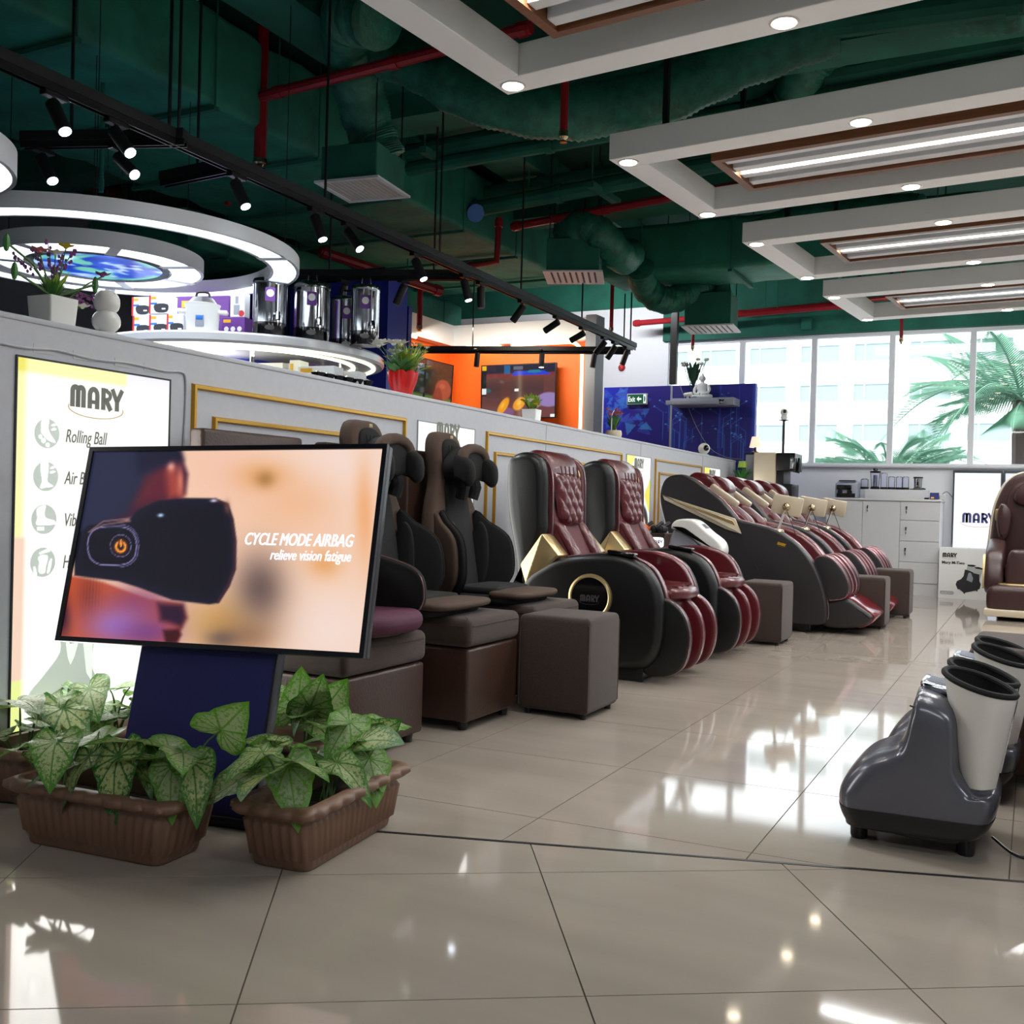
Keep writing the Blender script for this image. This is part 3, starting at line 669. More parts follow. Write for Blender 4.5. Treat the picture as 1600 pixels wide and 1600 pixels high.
ps = thing('steel_post', 'dark steel hanging post before the leftmost window', 'post', at_y(1053, 560, 11.3)*1.0)
pz = ps.location.z; ps.location.z = 2.29
MB().rbox(-0.04, 0.04, -0.03, 0.03, 0, ZC-2.29, 0.003, 1).build('post', BLACKM, ps); MB().rbox(-0.06, 0.06, -0.05, 0.05, ZC-2.31, ZC-2.29, 0.002, 1).build('top_plate', BLACKM, ps)
jb = tag(MB().rbox(-0.06, 0.06, -0.05, 0, -0.07, 0.07, 0.008).build('junction_box', GREEN), 'small green junction box on the window beam', 'box'); q = at_y(1261, 506, YB-0.06); jb.location = (q.x, YB-0.06, q.z)
# ================================================================ LIGHT BOXES ON THE PARTITION
RX = Matrix.Rotation
E_LGREY = em('backlit_light_grey', (206, 212, 206), 0.84)
def icon(parent, x, z, r, kind):
    MB().prism(circ(x, z, r, 28), 'y', -0.0035, -0.002).build('icon_disc', E_GREY, parent)
    m = MB(); T = lambda pts: [(x+p[0]*r, z+p[1]*r) for p in pts]
    y0, y1 = -0.005, -0.0036
    if kind == 0:
        m.prism(T(cr([(-0.45, 0.85), (-0.5, 0.3), (-0.45, 0.0), (0.1, -0.45), (0.65, -0.6), (0.6, -0.45), (0.15, 0.1), (0.05, 0.5), (0.1, 0.95)], 3)), 'y', y0, y1)
        for cx, cz, rr in ((-0.55, -0.25, 0.14), (-0.3, -0.5, 0.17), (0.05, -0.78, 0.15)): m.prism(T(circ(cx, cz, rr, 12)), 'y', y0, y1)
    elif kind == 1:
        m.prism(T(cr([(-0.4, 0.95), (-0.42, 0.3), (-0.3, -0.3), (-0.45, -0.8), (0.0, -0.75), (0.6, -0.65), (0.1, -0.35), (0.15, 0.3), (0.12, 0.97)], 3)), 'y', y0, y1)
    elif kind == 2:
        m.prism(T(cr([(-0.6, 0.7), (-0.55, 0.1), (-0.65, -0.3), (-0.3, -0.4), (0.85, -0.35), (0.8, -0.1), (0.1, 0.1), (0.0, 0.5), (0.05, 0.95)], 3)), 'y', y0, y1)
        for k in range(3): m.prism(T([(-0.55+0.2*k, -0.75), (-0.42+0.2*k, -0.75), (-0.42+0.2*k, -0.52), (-0.55+0.2*k, -0.52)]), 'y', y0, y1)
    else:
        m.prism(T(cr([(-0.35, -0.5), (-0.3, 0.0), (-0.4, 0.3), (-0.1, 0.5), (0.35, 0.4), (0.3, 0.0), (0.2, -0.3), (0.15, -0.7), (-0.2, -0.75)], 3)), 'y', y0, y1)
        for k in range(5): m.prism(T(circ(-0.25+0.17*k, 0.62+0.05*k, 0.07+0.015*k, 10)), 'y', y0, y1)
        m.prism(T(cr([(-0.75, -0.3), (-0.6, -0.35), (-0.5, -0.85), (-0.7, -0.8)], 3)), 'y', y0, y1); m.prism(T(cr([(0.7, 0.2), (0.5, 0.0), (0.35, -0.75), (0.55, -0.6)], 3)), 'y', y0, y1)
    m.build('icon_picture', E_PANEL, parent)
    if kind < 2:
        m = MB()
        for q in (0.55, 0.25): m.prism(T(cr([(0.3, q), (0.5, q+0.15), (0.75, q+0.1), (0.5, q-0.02)], 2)), 'y', y0, y1)
        m.build('icon_arrow', E_PANEL, parent)
def light_box(label, s0, s1, z0=0.15, z1=1.302, fn=None):
    t = pthing('light_box', label, 'light box', s0, 0, 0)
    w = s1-s0
    m = MB(); f = 0.006
    m.box(0, w, -0.005, 0.001, z0, z0+f).box(0, w, -0.005, 0.001, z1-f, z1).box(0, f, -0.005, 0.001, z0+f, z1-f).box(w-f, w, -0.005, 0.001, z0+f, z1-f)
    m.build('frame', DARKPR if s0 < 0.1 else GREYC, t)
    paint('sign_panel', f, w-f, z0+f, z1-f, 60, 100, fn, P_SIGN, t, y=-0.002)
    return t, w
def art_main(U, V):
    b = (np.full_like(U, 250), np.full_like(U, 253), np.full_like(U, 246))
    b = lay(b, (238, 236, 170), sstep(0.955, 0.97, V)*(U < 0.68)+sstep(0.07, 0.03, U)*(V > 0.52))
    b = lay(b, (232, 230, 250), sstep(0.62, 0.7, U+0*V)*sstep(0.9, 1.0, V)*(U > 0.68))
    b = lay(b, (236, 204, 182), sstep(0.08, 0.05, U)*(V < 0.52)*(V > 0.14)); b = lay(b, (226, 236, 150), sstep(0.08, 0.05, U)*(V <= 0.14))
    return b
lb, w = light_box('large lit sign with footbath icons behind the display screen', 0.058, 0.697, fn=art_main)
logo(lb, 0.216, E_DGREY, 0.307, 1.165, -0.006, YELC)
for (x, z), k, s in zip(((0.117, 1.072), (0.116, 0.938), (0.113, 0.804), (0.112, 0.67)), range(4), ('Rolling Ball', 'Air Bags', 'Vibration', 'Heating')):
    icon(lb, x, z, 0.046, k); lettering(s, 0.06, E_DGREY, lb, 0.185, z-0.022, -0.004, 'LEFT', 0.25, 0.62)
# printed picture of a grey foot massager at the foot of the sign
m = MB(); m.prism(cr([(0.07, 0.26), (0.075, 0.20), (0.30, 0.19), (0.335, 0.26), (0.31, 0.33), (0.315, 0.45), (0.19, 0.455), (0.185, 0.38), (0.12, 0.31)], 4), 'y', -0.004, -0.0025); m.build('product_picture', E_GREY, lb)
m = MB(); m.prism(cr([(0.205, 0.44), (0.26, 0.44), (0.225, 0.335)], 3), 'y', -0.005, -0.0041); m.prism([(0.27, 0.43), (0.312, 0.43), (0.312, 0.27), (0.29, 0.30)], 'y', -0.005, -0.0041); m.build('product_picture', E_LGREY, lb)
logo(lb, 0.025, LOGOG, 0.232, 0.405, -0.0055)
def art_plain(U, V):
    return lay((np.full_like(U, 244), np.full_like(U, 247), np.full_like(U, 240)), (228, 232, 224), vnoise(U, V, 3, 4)*0.8)
lb2, w = light_box('lit sign behind the massage cushions, mostly hidden', 2.42, 3.055, fn=art_plain)
logo(lb2, 0.25, E_DGREY, 0.315, 1.225, -0.006, YELC)
def art_face(U, V):
    b = (np.full_like(U, 240), np.full_like(U, 243), np.full_like(U, 238))
    b = lay(b, (236, 226, 110), ((U+(1-V)*1.8) < 0.35)*1.0); b = lay(b, (232, 222, 90), (np.abs(U-1)+np.abs(V-0.72)*1.8 < 0.24)*1.0)
    b = lay(b, (206, 232, 226), (np.abs(U-0.75)+np.abs(V-0.55)*1.8 < 0.25)*0.7)
    hair = sstep(1.0, 0.85, np.hypot((U-0.72)/0.27, (V-0.46)/0.2)); b = lay(b, (40, 34, 36), hair*(V > 0.2))
    b = lay(b, (36, 30, 32), sstep(1, 0.8, np.abs(U-0.6)/0.1)*(V < 0.5)*(V > 0.25)); b = lay(b, (226, 190, 168), sstep(1.0, 0.85, np.hypot((U-0.74)/0.13, (V-0.47)/0.1)))
    b = lay(b, (226, 190, 168), sstep(1, 0.85, np.hypot((U-0.76)/0.2, (V-0.25)/0.12))); b = lay(b, (190, 90, 90), sstep(1, 0.6, np.hypot((U-0.75)/0.04, (V-0.42)/0.012)))
    for e in (0.69, 0.79): b = lay(b, (50, 40, 40), sstep(1, 0.5, np.hypot((U-e)/0.025, (V-0.485)/0.01)))
    return b
lb3, w = light_box('lit sign with a dark haired woman behind the second burgundy chair', 5.66, 6.295, fn=art_face)
logo(lb3, 0.24, E_DGREY, 0.31, 1.2, -0.006, YELC)
lb4, w = light_box('small visible corner of a lit sign near the far end of the partition', 8.04, 8.70, fn=art_face)
logo(lb4, 0.24, E_DGREY, 0.31, 1.2, -0.006, YELC)
bx = MB()
for s, e in ((0.38, 7), (2.74, 5), (5.98, 6), (8.37, 5)):
    p = pw(s, -0.03, 0.72); lamp('sign_tube', 'AREA', p+Vector((0.05, 0, 0)), e, (1, 0.99, 0.94), (1, 0, 0), shape='RECTANGLE', size=0.6, size_y=1.0)

# ================================================================ DISPLAY SCREEN ON ITS STAND
def psd(X, Y, poly):
    """signed distance, negative inside"""
    P = np.array(poly, float); d = np.full(X.shape, 1e9); ins = np.zeros(X.shape, bool); n = len(P)
    for i in range(n):
        a, b = P[i-1], P[i]; e = b-a; t = np.clip(((X-a[0])*e[0]+(Y-a[1])*e[1])/max(1e-9, e@e), 0, 1)
        d = np.minimum(d, np.hypot(X-a[0]-t*e[0], Y-a[1]-t*e[1]))
        ins ^= ((a[1] > Y) != (b[1] > Y)) & (X < (b[0]-a[0])*(Y-a[1])/(b[1]-a[1]+1e-12)+a[0])
    return np.where(ins, -d, d)
def homog(src, dst):
    A = []; B = []
    for (u, v), (x, y) in zip(src, dst):
        A += [[u, v, 1, 0, 0, 0, -u*x, -v*x], [0, 0, 0, u, v, 1, -u*y, -v*y]]; B += [x, y]
    return np.append(np.linalg.solve(np.array(A, float), np.array(B, float)), 1).reshape(3, 3)
HT = homog([(0, 1), (1, 1), (1, 0), (0, 0)], [(385, 545), (1585, 540), (1470, 1395), (245, 1310)]); HI = np.linalg.inv(HT)
def art_tv(U, V):
    q = HT[2, 0]*U+HT[2, 1]*V+1; X = (HT[0, 0]*U+HT[0, 1]*V+HT[0, 2])/q; Y = (HT[1, 0]*U+HT[1, 1]*V+HT[1, 2])/q
    g = lambda cx, cy, rx, ry: np.exp(-((X-cx)/rx)**2-((Y-cy)/ry)**2)
    b = (np.full_like(U, 238), np.full_like(U, 196), np.full_like(U, 168))
    b = lay(b, (240, 214, 202), g(1400, 620, 300, 260)); b = lay(b, (238, 214, 202), g(1350, 1300, 260, 220)); b = lay(b, (240, 190, 170), g(960, 640, 160, 120)*0.6)
    b = lay(b, (222, 160, 100), g(1080, 650, 110, 60)*0.8); b = lay(b, (150, 110, 60), g(1090, 665, 40, 35)*0.8); b = lay(b, (226, 158, 96), g(1330, 1020, 70, 60)*0.8); b = lay(b, (232, 164, 112), g(1230, 760, 190, 130)*0.5)
    b = lay(b, (196, 150, 90), g(900, 1270, 170, 130)); b = lay(b, (104, 84, 80), g(1060, 1120, 110, 150)*0.95); b = lay(b, (130, 92, 70), g(1010, 1320, 110, 70)*0.6); b = lay(b, (70, 60, 70), g(900, 1330, 70, 40)*0.6)
    b = lay(b, (232, 150, 84), g(1500, 800, 40, 200)*0.6)
    sm = lambda poly, w: sstep(w, -w, psd(X, Y, poly))
    # skin of the head with an ear
    b = lay(b, (60, 26, 50), sm([(300, 545), (740, 545), (770, 640), (760, 720), (730, 760), (300, 900)], 14))
    b = lay(b, (96, 34, 46), sm([(590, 640), (690, 590), (740, 650), (735, 740), (540, 770)], 40)*0.9)
    b = lay(b, (176, 74, 60), sm([(700, 590), (725, 620), (750, 730), (690, 740), (680, 640)], 26)*0.8); b = lay(b, (240, 170, 150), g(700, 605, 16, 22)*0.9); b = lay(b, (225, 130, 104), g(738, 670, 14, 60)*0.8)
    b = lay(b, (36, 40, 66), sm([(100, 500), (690, 500), (675, 590), (590, 650), (520, 800), (100, 1060)], 30))
    b = lay(b, (26, 26, 48), sm([(560, 500), (740, 520), (750, 580), (690, 590), (560, 640)], 25))
    # lower face
    b = lay(b, (196, 84, 48), sm([(280, 1060), (420, 1090), (600, 1160), (740, 1180), (757, 1240), (735, 1290), (720, 1345), (200, 1345), (230, 1250)], 8))
    b = lay(b, (120, 40, 40), g(350, 1150, 50, 120)*0.5); b = lay(b, (96, 44, 34), (np.sin(X*0.5+Y*0.03)*0.5+0.5)*g(370, 1140, 45, 70)*0.6)
    b = lay(b, (130, 60, 100), g(560, 1180, 150, 80)*0.8); b = lay(b, (150, 110, 190), g(470, 1270, 130, 80)*0.9); b = lay(b, (110, 60, 130), g(600, 1300, 120, 60)*0.8)
    b = lay(b, (44, 20, 46), sm([(640, 1180), (745, 1185), (757, 1240), (735, 1280), (690, 1260), (650, 1250)], 20)); b = lay(b, (60, 16, 24), sm([(660, 1290), (725, 1285), (735, 1310), (715, 1345), (670, 1345)], 12))
    b = lay(b, (40, 20, 50), g(255, 1230, 30, 90)*0.8)
    # the eye massager
    body = [(300, 900), (360, 850), (520, 835), (560, 790), (640, 752), (760, 740), (880, 742), (935, 765), (955, 830), (966, 920), (962, 1040), (935, 1110), (890, 1180), (850, 1186), (700, 1166), (560, 1112), (480, 1086), (300, 1060)]
    d = psd(X, Y, body); b = lay(b, (22, 22, 40), sstep(5, -5, d)); b = lay(b, (60, 34, 44), sstep(12, 2, np.abs(d+6))*(X > 880)*0.9)
    b = lay(b, (14, 13, 26), sstep(0, -60, d)*0.8); b = lay(b, (220, 210, 230), g(875, 752, 14, 6)); b = lay(b, (190, 220, 255), g(655, 812, 12, 7)*1.0); b = lay(b, (120, 80, 70), g(930, 780, 12, 26)*0.7)
    b = lay(b, (140, 104, 100), sstep(6, 0, np.abs(psd(X, Y, [(360, 880), (420, 835), (520, 825), (530, 835), (420, 850)])))*0.8)
    ov = [(x, y) for x, y in rrect(355, 555, 858, 1018, 78, 8)]; do = psd(X, Y, ov)
    b = lay(b, (130, 124, 170), sstep(4, 0.5, np.abs(do))); b = lay(b, (96, 90, 130), sstep(3, 0.5, np.abs(do-9))*(X > 480))
    dc = np.hypot((X-490)/42, (Y-938)/46); b = lay(b, (110, 100, 140), sstep(0.07, 0.0, np.abs(dc-1))); dr = np.hypot(X-490, (Y-942)*0.92)
    b = lay(b, (255, 190, 60), sstep(5.5, 2, np.abs(dr-19))*(1-sstep(14, 7, np.abs(X-490))*(Y < 940))); b = lay(b, (255, 170, 60), sstep(5, 2, np.abs(X-491))*(Y > 912)*(Y < 942)); b = lay(b, (240, 120, 50), np.exp(-((dr-19)/9)**2)*0.5)
    return b
TC = Vector((-2.087, 2.231, 0.7505)); TYAW, TLEAN, TROLL, TW, TH = 0.16, 0.242, -0.02, 1.0, 0.595
nv = Vector((math.sin(TYAW), -math.cos(TYAW), 0)); uv = Vector((math.cos(TYAW), math.sin(TYAW), 0)); upv = Vector((0, 0, 1))*math.cos(TLEAN)-nv*math.sin(TLEAN)
foot = TC-upv*(TC.z/upv.z)
tv = thing('display_stand', 'leaning screen showing an eye massager on a navy stand among planters', 'screen', foot, TYAW)
ML = Matrix.Rotation(-TLEAN, 4, 'X'); zc = TC.z/upv.z
MS = ML @ Matrix.Translation((0, 0, zc)) @ Matrix.Rotation(TROLL, 4, 'Y')
hw, hh = TW/2, TH/2; bz = 0.014
m = MB().rbox(-hw, hw, 0.004, 0.035, -hh, hh, 0.006); m.xf(MS); m.build('screen_case', FRAMEK, tv)
m = MB().box(-hw, hw, -0.008, 0.006, -hh, -hh+bz).box(-hw, hw, -0.008, 0.006, hh-bz, hh).box(-hw, -hw+bz, -0.008, 0.006, -hh+bz, hh-bz).box(hw-bz, hw, -0.008, 0.006, -hh+bz, hh-bz); m.xf(MS)
bez = m.build('bezel', FRAMEK, tv)
sw, sh = hw-bz, hh-bz
pic = paint('screen_picture', -sw, sw, -sh, sh, 250, 150, art_tv, P_TV, tv, y=0.0, M=MS)
def tvxy(px, py):
    q = HI @ np.array([px, py, 1.0]); return (q[0]/q[2]*2-1)*sw, (q[1]/q[2]*2-1)*sh
TXT = em('screen_text', (226, 234, 255), 1.0)
x0, z0 = tvxy(1018, 938); x1, z1 = tvxy(1470, 948)
lettering('CYCLE MODE AIRBAG', 0.050, TXT, pic, x0-0.018, z0, -0.001, 'LEFT', 0.2, 1, M=MS, fit=tvxy(1470, 948)[0]-x0, heavy=0.0022)
x0, z0 = tvxy(1127, 990); lettering('relieve vision fatigue', 0.042, TXT, pic, x0-0.018, z0-0.008, -0.001, 'LEFT', 0.2, 1, M=MS, fit=tvxy(1462, 1000)[0]-x0, heavy=0.0009)
m = MB().rbox(-0.225, 0.225, 0.036, 0.075, 0.02, zc-0.12, 0.004); m.xf(ML); m.build('stand_panel', NAVY, tv)
m = MB().rbox(0.218, 0.2265, 0.034, 0.077, 0.02, zc-0.2, 0.002); m.xf(ML); m.build('edge_strip', FRAMEK, tv)
MB().rbox(-0.24, 0.24, 0.03, 0.32, 0, 0.03, 0.008).build('base_plate', FRAMEK, tv)
m = MB().prism([(0.13, 0.03), (0.3, 0.03), (0.20, 0.3), (0.17, 0.3)], 'x', -0.03, 0.03); m.build('stay', FRAMEK, tv)

# ================================================================ PLANTERS WITH CALADIUMS
def leaf_material():
    m = bpy.data.materials.new('caladium_leaf'); m.use_nodes = True; nt = m.node_tree; N = nt.nodes; L = nt.links; b = N['Principled BSDF']
    uv = N.new('ShaderNodeUVMap'); uv.uv_map = 'UVMap'; sp = N.new('ShaderNodeSeparateXYZ'); L.new(uv.outputs[0], sp.inputs[0])
    def M(op, a, b_=None, c=None):
        n = N.new('ShaderNodeMath'); n.operation = op
        for i, v in enumerate((a, b_, c)):
            if v is None: continue
            if isinstance(v, (int, float)): n.inputs[i].default_value = v
            else: L.new(v, n.inputs[i])
        return n.outputs[0]
    x, y = M('SUBTRACT', sp.outputs[0], 0.5), M('SUBTRACT', sp.outputs[1], 0.5)
    ang = M('ARCTAN2', y, x); r = M('SQRT', M('ADD', M('MULTIPLY', x, x), M('MULTIPLY', y, y)))
    pp = M('SUBTRACT', M('PINGPONG', M('ADD', ang, 6.24), 0.26), 0.0); pp2 = M('PINGPONG', M('ADD', ang, 0.0), 0.26)
    d = M('MULTIPLY', M('SINE', pp2), r)
    vein = N.new('ShaderNodeMapRange'); vein.interpolation_type = 'SMOOTHSTEP'; vein.inputs['From Min'].default_value = 0.001; vein.inputs['From Max'].default_value = 0.014; vein.inputs['To Min'].default_value = 1; vein.inputs['To Max'].default_value = 0; L.new(d, vein.inputs[0])
    vcn = N.new('ShaderNodeVertexColor'); vcn.layer_name = 'Col'; se = N.new('ShaderNodeSeparateColor'); L.new(vcn.outputs[0], se.inputs[0]); edge = se.outputs[0]; tone = se.outputs[1]
    nz = N.new('ShaderNodeTexNoise'); nz.inputs['Scale'].default_value = 34; nz.inputs['Detail'].default_value = 6; nz.inputs['Roughness'].default_value = 0.65; L.new(uv.outputs[0], nz.inputs['Vector'])
    info = N.new('ShaderNodeObjectInfo')
    e6 = M('POWER', edge, 9.0); sm = N.new('ShaderNodeMapRange'); sm.inputs['From Min'].default_value = 0.55; sm.inputs['From Max'].default_value = 0.66; L.new(M('ADD', nz.outputs['Fac'], M('MULTIPLY', M('POWER', edge, 2.0), 0.13)), sm.inputs[0]); spk = M('MULTIPLY', sm.outputs[0], 0.85)
    mask = M('MINIMUM', M('ADD', M('ADD', M('MULTIPLY', vein.outputs[0], 0.9), e6), spk), 1.0)
    g = N.new('ShaderNodeMix'); g.data_type = 'RGBA'; g.inputs['A'].default_value = (*lin((40, 104, 40)), 1); g.inputs['B'].default_value = (*lin((96, 152, 40)), 1); L.new(info.outputs['Random'], g.inputs['Factor'])
    cmix = N.new('ShaderNodeMix'); cmix.data_type = 'RGBA'; cmix.inputs['A'].default_value = (*lin((184, 196, 128)), 1); cmix.inputs['B'].default_value = (*lin((150, 170, 128)), 1); L.new(info.outputs['Random'], cmix.inputs['Factor'])
    mx = N.new('ShaderNodeMix'); mx.data_type = 'RGBA'; L.new(mask, mx.inputs['Factor']); L.new(cmix.outputs['Result'], mx.inputs['A']); L.new(g.outputs['Result'], mx.inputs['B'])
    L.new(mx.outputs['Result'], b.inputs['Base Color']); b.inputs['Roughness'].default_value = 0.4
    bp = N.new('ShaderNodeBump'); bp.inputs['Strength'].default_value = 0.5; bp.inputs['Distance'].default_value = 0.004; L.new(M('MULTIPLY', mask, -1.0), bp.inputs['Height']); L.new(bp.outputs[0], b.inputs['Normal'])
    # thin leaves let some light through
    tr = N.new('ShaderNodeBsdfTranslucent'); L.new(mx.outputs['Result'], tr.inputs[0]); ms = N.new('ShaderNodeMixShader'); ms.inputs[0].default_value = 0.3
    L.new(b.outputs[0], ms.inputs[1]); L.new(tr.outputs[0], ms.inputs[2]); L.new(ms.outputs[0], N['Material Output'].inputs[0]); return m
LEAFM = leaf_material()
def heart_leaf(curl, fold, wave, seed):
    """arrow-heart leaf, tip along +x, stalk joint at the origin, top up"""
    nt_, nr = 36, 7; vs = []; uvs = []; cols = []
    key = [(0, 1.0), (0.28, 0.72), (0.7, 0.5), (1.2, 0.44), (1.7, 0.43), (2.2, 0.45), (2.6, 0.40), (2.9, 0.24), (PI, 0.1)]
    def R(t):
        t = abs(t)
        for (a, ra), (b, rb) in zip(key, key[1:]):
            if t <= b+1e-9: q = (t-a)/(b-a); q = q*q*(3-2*q) if a > 0.5 else q; return ra+(rb-ra)*q
        return 0.1
    for j in range(nr+1):
        for i in range(nt_):
            th = -PI+2*PI*i/nt_; r = R(th)*j/nr; x, y = r*math.cos(th), r*math.sin(th)
            z = -curl*x*abs(x)+fold*abs(y)-0.25*fold*y*y*4+wave*math.sin(th*5+seed)*(j/nr)**2*0.5
            vs.append((x, y, z)); uvs.append((x*0.5+0.5, y*0.5+0.5)); cols.append(j/nr)
    fs = [(j*nt_+i, j*nt_+(i+1) % nt_, (j+1)*nt_+(i+1) % nt_, (j+1)*nt_+i) for j in range(nr) for i in range(nt_)]
    me = bpy.data.meshes.new('leaf'); me.from_pydata(vs, [], fs); ul = me.uv_layers.new(name='UVMap')
    for l in me.loops: ul.data[l.index].uv = uvs[l.vertex_index]
    a = me.color_attributes.new('Col', 'FLOAT_COLOR', 'POINT')
    for i, c in enumerate(cols): a.data[i].color = (c, 0, 0, 1)
    me.polygons.foreach_set('use_smooth', [True]*len(me.polygons)); me.materials.append(LEAFM); return me
LEAVES = [heart_leaf(0.25, 0.18, 0.05, 0), heart_leaf(0.5, 0.1, 0.08, 2), heart_leaf(0.05, 0.35, 0.05, 4), heart_leaf(0.7, 0.25, 0.1, 5)]
def planter_body(t):
    Lr, Wr, H = 0.53, 0.225, 0.165
    def ring(l, w, z, rib=0.0, off=0.0):
        base = rrect(-l/2, l/2, -w/2, w/2, min(w, l)*0.2, 5); out = []; m = len(base); seg = []
        P = [Vector(p) for p in base]; per = sum((P[(i+1) % m]-P[i]).length for i in range(m)); n = 192; k = 0; acc = 0.0
        for i in range(n):
            s = per*i/n
            while acc+(P[(k+1) % m]-P[k]).length < s: acc += (P[(k+1) % m]-P[k]).length; k += 1
            e = P[(k+1) % m]-P[k]; q = P[k]+e.normalized()*(s-acc); nn = Vector((e.y, -e.x)).normalized()
            q = q+nn*(rib*(0.5+0.5*math.cos(2*PI*i/4))+off); out.append((q.x, q.y, z))
        return out
    l0, w0, l1, w1 = 0.425, 0.165, 0.485, 0.19
    L_ = lambda q: (l0+(l1-l0)*q, w0+(w1-w0)*q)
    m = MB(); rs = [ring(l0-0.01, w0-0.01, 0.0), ring(l0, w0, 0.006), ring(*L_(0.14), 0.024), ring(*L_(0.2), 0.032, 0.011), ring(*L_(0.8), 0.112, 0.011), ring(*L_(0.86), 0.122), ring(*L_(1.0), 0.138), ring(l1+0.002, w1+0.002, 0.15), ring(l1-0.02, w1-0.02, 0.15), ring(l1-0.05, w1-0.04, 0.10)]
    m.loft(rs); m.build('pot', POTP, t, ang=1.2)
    m = MB(); rr = []
    def rrng(d, z, b): return ring(l1+d, w1+d, z, 0, 0) if not b else [(p[0]+(0), p[1], p[2]) for p in ring(l1+d, w1+d, z)]
    def bump(d, z, a):
        R0 = ring(l1+d, w1+d, z); R1 = ring(l1+d+0.034, w1+d+0.034, z); return [tuple(Vector(p).lerp(Vector(q), a*abs(math.sin(PI*i/8)))) for i, (p, q) in enumerate(zip(R0, R1))]
    rr = [bump(0.0, 0.132, 0), bump(0.03, 0.134, 0.1), bump(0.042, 0.145, 0.6), bump(0.036, 0.158, 0.7), bump(0.015, H, 0.3), bump(-0.012, H-0.001, 0), bump(-0.02, 0.15, 0)]
    m.loft(rr, True, False); m.build('rim', POTP, t, ang=1.2)
    MB().prism(rrect(-l1/2+0.02, l1/2-0.02, -w1/2+0.015, w1/2-0.015, 0.04), 'z', 0.095, 0.112).build('soil', SOIL, t)
def leaf_part(t, base, P, tipdir, size, roll=0.0, kind=0):
    """a leaf whose stalk starts at `base` and joins the blade at P, blade pointing along tipdir"""
    x = Vector(tipdir).normalized(); z = Vector((0, 0, 1))-x*x.z
    if roll >= 0.8: v_ = (Matrix.Rotation(-t.rotation_euler[2], 3, 'Z') @ (Vector((0, 0, CAM_H))-t.location)-Vector(P)).normalized(); z = v_-x*v_.dot(x); roll = 0.15
    if z.length < 0.2: z = Vector((0, -1, 0.3))-x*Vector((0, -1, 0.3)).dot(x)
    z.normalize(); y = z.cross(x); Mr = Matrix((x, y, z)).transposed().to_4x4() @ Matrix.Rotation(roll, 4, 'X')
    o = bpy.data.objects.new('leaf', LEAVES[kind]); COL.objects.link(o); o.parent = t; o.matrix_local = Matrix.Translation(P) @ Mr @ Matrix.Diagonal((size, size, size, 1))
    b, p = Vector(base), Vector(P); mid = b.lerp(p, 0.6)+Vector((0, 0, 0.03))
    MB().tube(cr([tuple(b), tuple(mid), tuple(p+Vector((0, 0, -0.001)))], 3, False), [0.003]*4+[0.002]*3, 5).build('stalk', STEM, t)
def planter(label, loc, rotz, seed, front, n=15, xmin=-9):
    t = thing('planter', label, 'planter', loc, rotz); planter_body(t); rnd = random.Random(seed)
    clumps = [(-0.17, 0), (0.0, 0.0), (0.17, 0)]
    Ri = Matrix.Rotation(-rotz, 3, 'Z')
    for i in range(n):
        c = clumps[i % 3]; a = rnd.uniform(0, 2*PI); rad = rnd.uniform(0.02, 0.11); h = rnd.uniform(0.19, 0.30)
        P = Vector((c[0]*1.15+math.cos(a)*rad, math.sin(a)*rad*0.8, h)); out = Vector((math.cos(a), math.sin(a), rnd.uniform(-0.35, 0.3)))
        Wp = Matrix.Rotation(rotz, 3, 'Z') @ (P+out*0.14); 
        if Wp.x+loc[0] < xmin: continue
        leaf_part(t, (c[0]+rnd.uniform(-0.02, 0.02), rnd.uniform(-0.015, 0.015), 0.11), P, out, rnd.uniform(0.10, 0.15), rnd.uniform(-0.4, 0.4), rnd.randrange(4))
    for (wx, wy, wz, dx, dy, dz, s, r, k) in front:           # the big leaves one can follow in the photograph (world coordinates)
        q = Ri @ (Vector((wx, wy, 0))-Vector((loc[0], loc[1], 0))); d = Ri @ Vector((dx, dy, dz)); c = min(clumps, key=lambda c: abs(c[0]-q.x))
        leaf_part(t, (c[0], 0, 0.11), (q.x, q.y, wz), d, s, r, k)
    return t
def fl_(px, py, Y, tx, ty, s, r=0.0, k=0, dz=None):
    a = at_y(px, py, Y); b = at_y(tx, ty, Y-0.05); d = b-a; return (a.x, a.y, a.z, d.x, d.y, d.z if dz is None else dz, s, r, k)
planter('brown ribbed planter of caladiums in front of the screen stand, left one', (-2.06, 1.856, 0), 0.092, 3,
        [fl_(240, 1165, 1.86, 178, 1150, 0.17, 0.3), fl_(345, 1140, 1.92, 378, 1108, 0.17, 0.9, 2), fl_(140, 1180, 1.78, 90, 1225, 0.15, -0.3, 1), fl_(185, 1180, 1.8, 170, 1235, 0.15, 0.2, 1), fl_(300, 1190, 1.86, 312, 1235, 0.13, 0.0, 3), fl_(270, 1195, 1.84, 262, 1240, 0.13, 0.2, 1)])
planter('brown ribbed planter of caladiums pointing away from the camera, right of the stand', (-1.62, 2.15, 0), PI/2+0.1, 11,
        [fl_(395, 1205, 1.95, 320, 1250, 0.17, -0.5, 2), fl_(450, 1195, 1.96, 462, 1245, 0.15, 0.1, 1), fl_(560, 1160, 2.3, 625, 1140, 0.17, 0.5, 0), fl_(525, 1180, 2.2, 470, 1200, 0.15, -0.2, 0), fl_(555, 1190, 2.3, 615, 1205, 0.14, 0.2, 0), fl_(590, 1145, 2.4, 634, 1122, 0.12, 1.2, 2), fl_(400, 1190, 2.0, 402, 1158, 0.13, 0.6, 2)])
